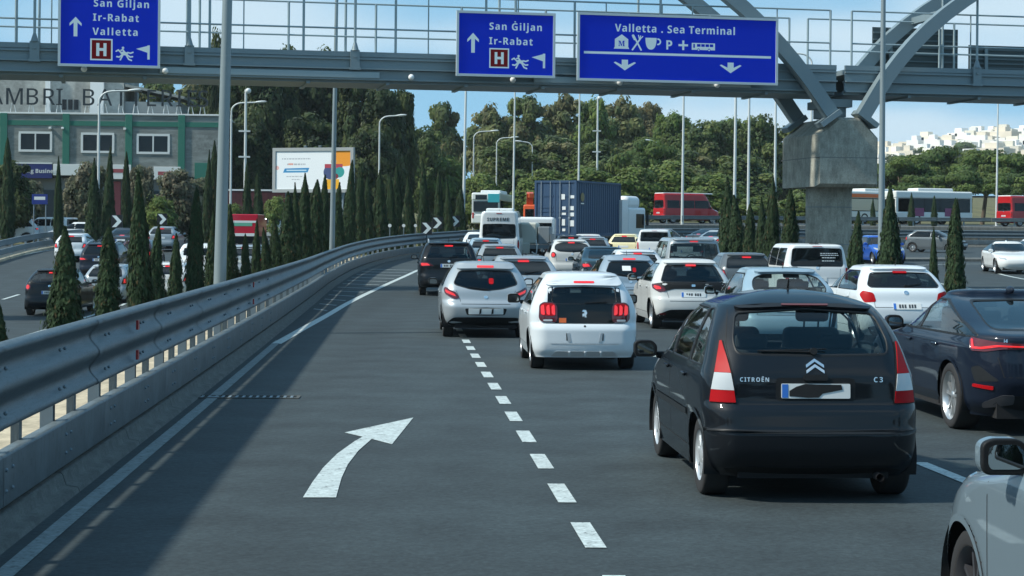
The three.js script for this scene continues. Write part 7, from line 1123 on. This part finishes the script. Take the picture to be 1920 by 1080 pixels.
// billboard
{
  const d = 158, x = XatD(588, d, 318), y0 = H(x, d), yb = YatD(588, 361, d) - y0, yt = YatD(588, 277, d) - y0, w = (668 - 508) / F * d / 0.95, h = yt - yb, o = thing('billboard', 'large white billboard with orange and blue print in a grey frame', 'billboard', [x, y0, -d], -0.36);
  const tex = canvasTex(640, 340, (c, W, Hh) => {
    c.fillStyle = '#f2f6f6'; c.fillRect(0, 0, W, Hh); c.fillStyle = '#f49b1e'; c.beginPath(); c.moveTo(500, 0); c.lineTo(640, 0); c.lineTo(640, 130); c.quadraticCurveTo(560, 150, 480, 120); c.fill(); c.fillStyle = '#f7b41c'; c.fillRect(432, 250, 110, 90);
    c.fillStyle = '#3f4f7c'; c.beginPath(); c.ellipse(470, 190, 60, 62, 0, 0, 7); c.fill(); c.fillStyle = '#b23a4c'; c.fillRect(420, 118, 150, 34); c.fillStyle = '#2b9a94'; c.beginPath(); c.ellipse(545, 190, 40, 46, 0.3, 0, 7); c.fill(); c.fillStyle = '#7d2434'; c.beginPath(); c.ellipse(510, 225, 26, 24, 0, 0, 7); c.fill(); c.fillStyle = '#d9b37c'; c.beginPath(); c.ellipse(495, 96, 24, 28, 0, 0, 7); c.fill();
    c.fillStyle = '#2f8ec4'; c.beginPath(); c.moveTo(80, 155); c.lineTo(290, 150); c.lineTo(275, 190); c.lineTo(65, 192); c.fill(); c.fillStyle = '#cfe6ef'; c.fillRect(95, 166, 170, 11); c.fillStyle = '#b9bcc0'; const R = rng(8); for (const [a, b, y, t] of [[55, 300, 66, 10], [100, 260, 112, 14], [95, 235, 222, 8], [140, 210, 248, 8]]) for (let q = a; q < b;) { const l = 8 + R() * 20; c.fillRect(q, y, Math.min(l, b - q), t); q += l + 5; } c.fillStyle = '#e8a08f'; c.fillRect(112, 110, 40, 14); c.fillStyle = '#f0b9b0'; c.beginPath(); c.arc(14, 150, 18, 0, 7); c.fill();
  });
  const g = new THREE.PlaneGeometry(w - 0.5, h - 0.5); g.translate(0, (yb + yt) / 2, 0.135); part('billboard_face', g, std([0.92, 0.92, 0.92], 0.6, { map: tex }), o);
  part('backing', bx(-w / 2 + 0.1, w / 2 - 0.1, yb + 0.1, yt - 0.1, -0.1, 0.12), M.galvDark, o); part('billboard_frame', merge([bx(-w / 2, w / 2, yb, yb + 0.28, -0.12, 0.22), bx(-w / 2, w / 2, yt - 0.28, yt, -0.12, 0.22), bx(-w / 2, -w / 2 + 0.28, yb + 0.28, yt - 0.28, -0.12, 0.22), bx(w / 2 - 0.28, w / 2, yb + 0.28, yt - 0.28, -0.12, 0.22)]), std([0.34, 0.36, 0.35], 0.6), o);
  for (const s of [-0.34, 0.34]) part('post', bx(s * w - 0.15, s * w + 0.15, -0.3, yb + 0.5, -0.4, -0.13), M.galvDark, o); for (const s of [-0.1, 0.08]) part('floodlight', rbx(s * w - 0.12, s * w + 0.12, yt, yt + 0.18, -0.05, 0.15, 0.03), M.galv, o);
}
// ---------------------------------------------------------------- town on the hill
{
  const hill = (x, d) => 35 * Math.exp(-(((x - 300) / 190) ** 2) - ((d - 1010) / 260) ** 2) + H(x, 700), rows = range(620, 1250, 24).map((d) => range(60, 760, 40).map((x) => [x, d])), pos = [], idx = [];
  rows.forEach((r) => r.forEach(([x, d]) => pos.push(x, hill(x, d) - 1.5, -d))); for (let i = 0; i < 24; i++) for (let j = 0; j < 40; j++) { const a = i * 41 + j; idx.push(a, a + 1, a + 41, a + 1, a + 42, a + 41); }
  struct('hill', meshOf(pos, idx, pos.reduce((u, v, i) => (i % 3 === 0 ? u.push(pos[i] / 8, pos[i + 2] / 8) : 0, u), [])), M.dirt);
  const R = rng(77), tones = [[0.72, 0.67, 0.56], [0.76, 0.73, 0.66], [0.80, 0.79, 0.76], [0.68, 0.61, 0.50], [0.74, 0.71, 0.66]].map((c) => std(c, 0.85)), glass = C.dark;
  const spots = []; for (let k = 0; k < 170; k++) { const d = 780 + R() * 230, px = 1560 + R() * 460, x = (px - 960) / F * d; spots.push([x, d]); } spots.sort((a, b) => b[1] - a[1]);
  spots.forEach(([x, d], i) => { const w = 6 + R() * 9, h = 4 + R() * 6, dp = 6 + R() * 6, o = thing('town_house', 'pale stone town house on the far hill', 'house', [x, hill(x, d) - 1.6, -d], -0.5 - R() * 0.5, 'houses of the town on the hill'), m = tones[i % 5]; part('wall', bx(-w / 2, w / 2, 0, h, -dp / 2, dp / 2), m, o); part('roof_room', bx(-w / 4, w / 6, h, h + 2.4, -dp / 4, dp / 4), m, o); const n = Math.floor(w / 4); for (let a = 0; a < n; a++) for (let f = 0; f < Math.floor(h / 3.2); f++) part('window', bx(-w / 2 + 1.2 + a * 4, -w / 2 + 2.6 + a * 4, 1.2 + f * 3.2, 2.9 + f * 3.2, dp / 2, dp / 2 + 0.06), glass, o); });
  for (let k = 0; k < 26; k++) { const d = 640 + R() * 200, px = 1600 + R() * 420, x = (px - 960) / F * d, v = KIND.mid[k % 2], o = thing('hillside_tree', 'round green tree on the slope below the far town', 'tree', [x, hill(x, d) - 2, -d], k, 'trees below the far town'); const s = 0.8 + R() * 0.5; o.scale.set(s * 1.4, s, s * 1.4); part('crown', v.crown, M.leaf, o); part('trunk', v.trunk, M.bark, o); }
}

// delineator posts with white reflectors behind the bend
[[731, 96], [757, 102], [779, 106]].forEach(([px, d], i) => { const x = XatD(px, d, 422), y0 = H(x, d), y = YatD(px, 423, d) - y0, o = thing('delineator_post', `${ORD[i]} thin post with a white round reflector before the dense cypresses`, 'post', [x, y0, -d], 0, 'reflector posts'); part('post', bar(V(0, -0.2, 0), V(0, y, 0), 0.03), M.galv, o); part('reflector', tr(new THREE.CylinderGeometry(0.09, 0.09, 0.03, 14), 0, y, 0.04, Math.PI / 2), C.plate, o); });
scene.traverse((o) => { if (o.isMesh) o.castShadow = o.receiveShadow = true; });
renderer.render(scene, camera);
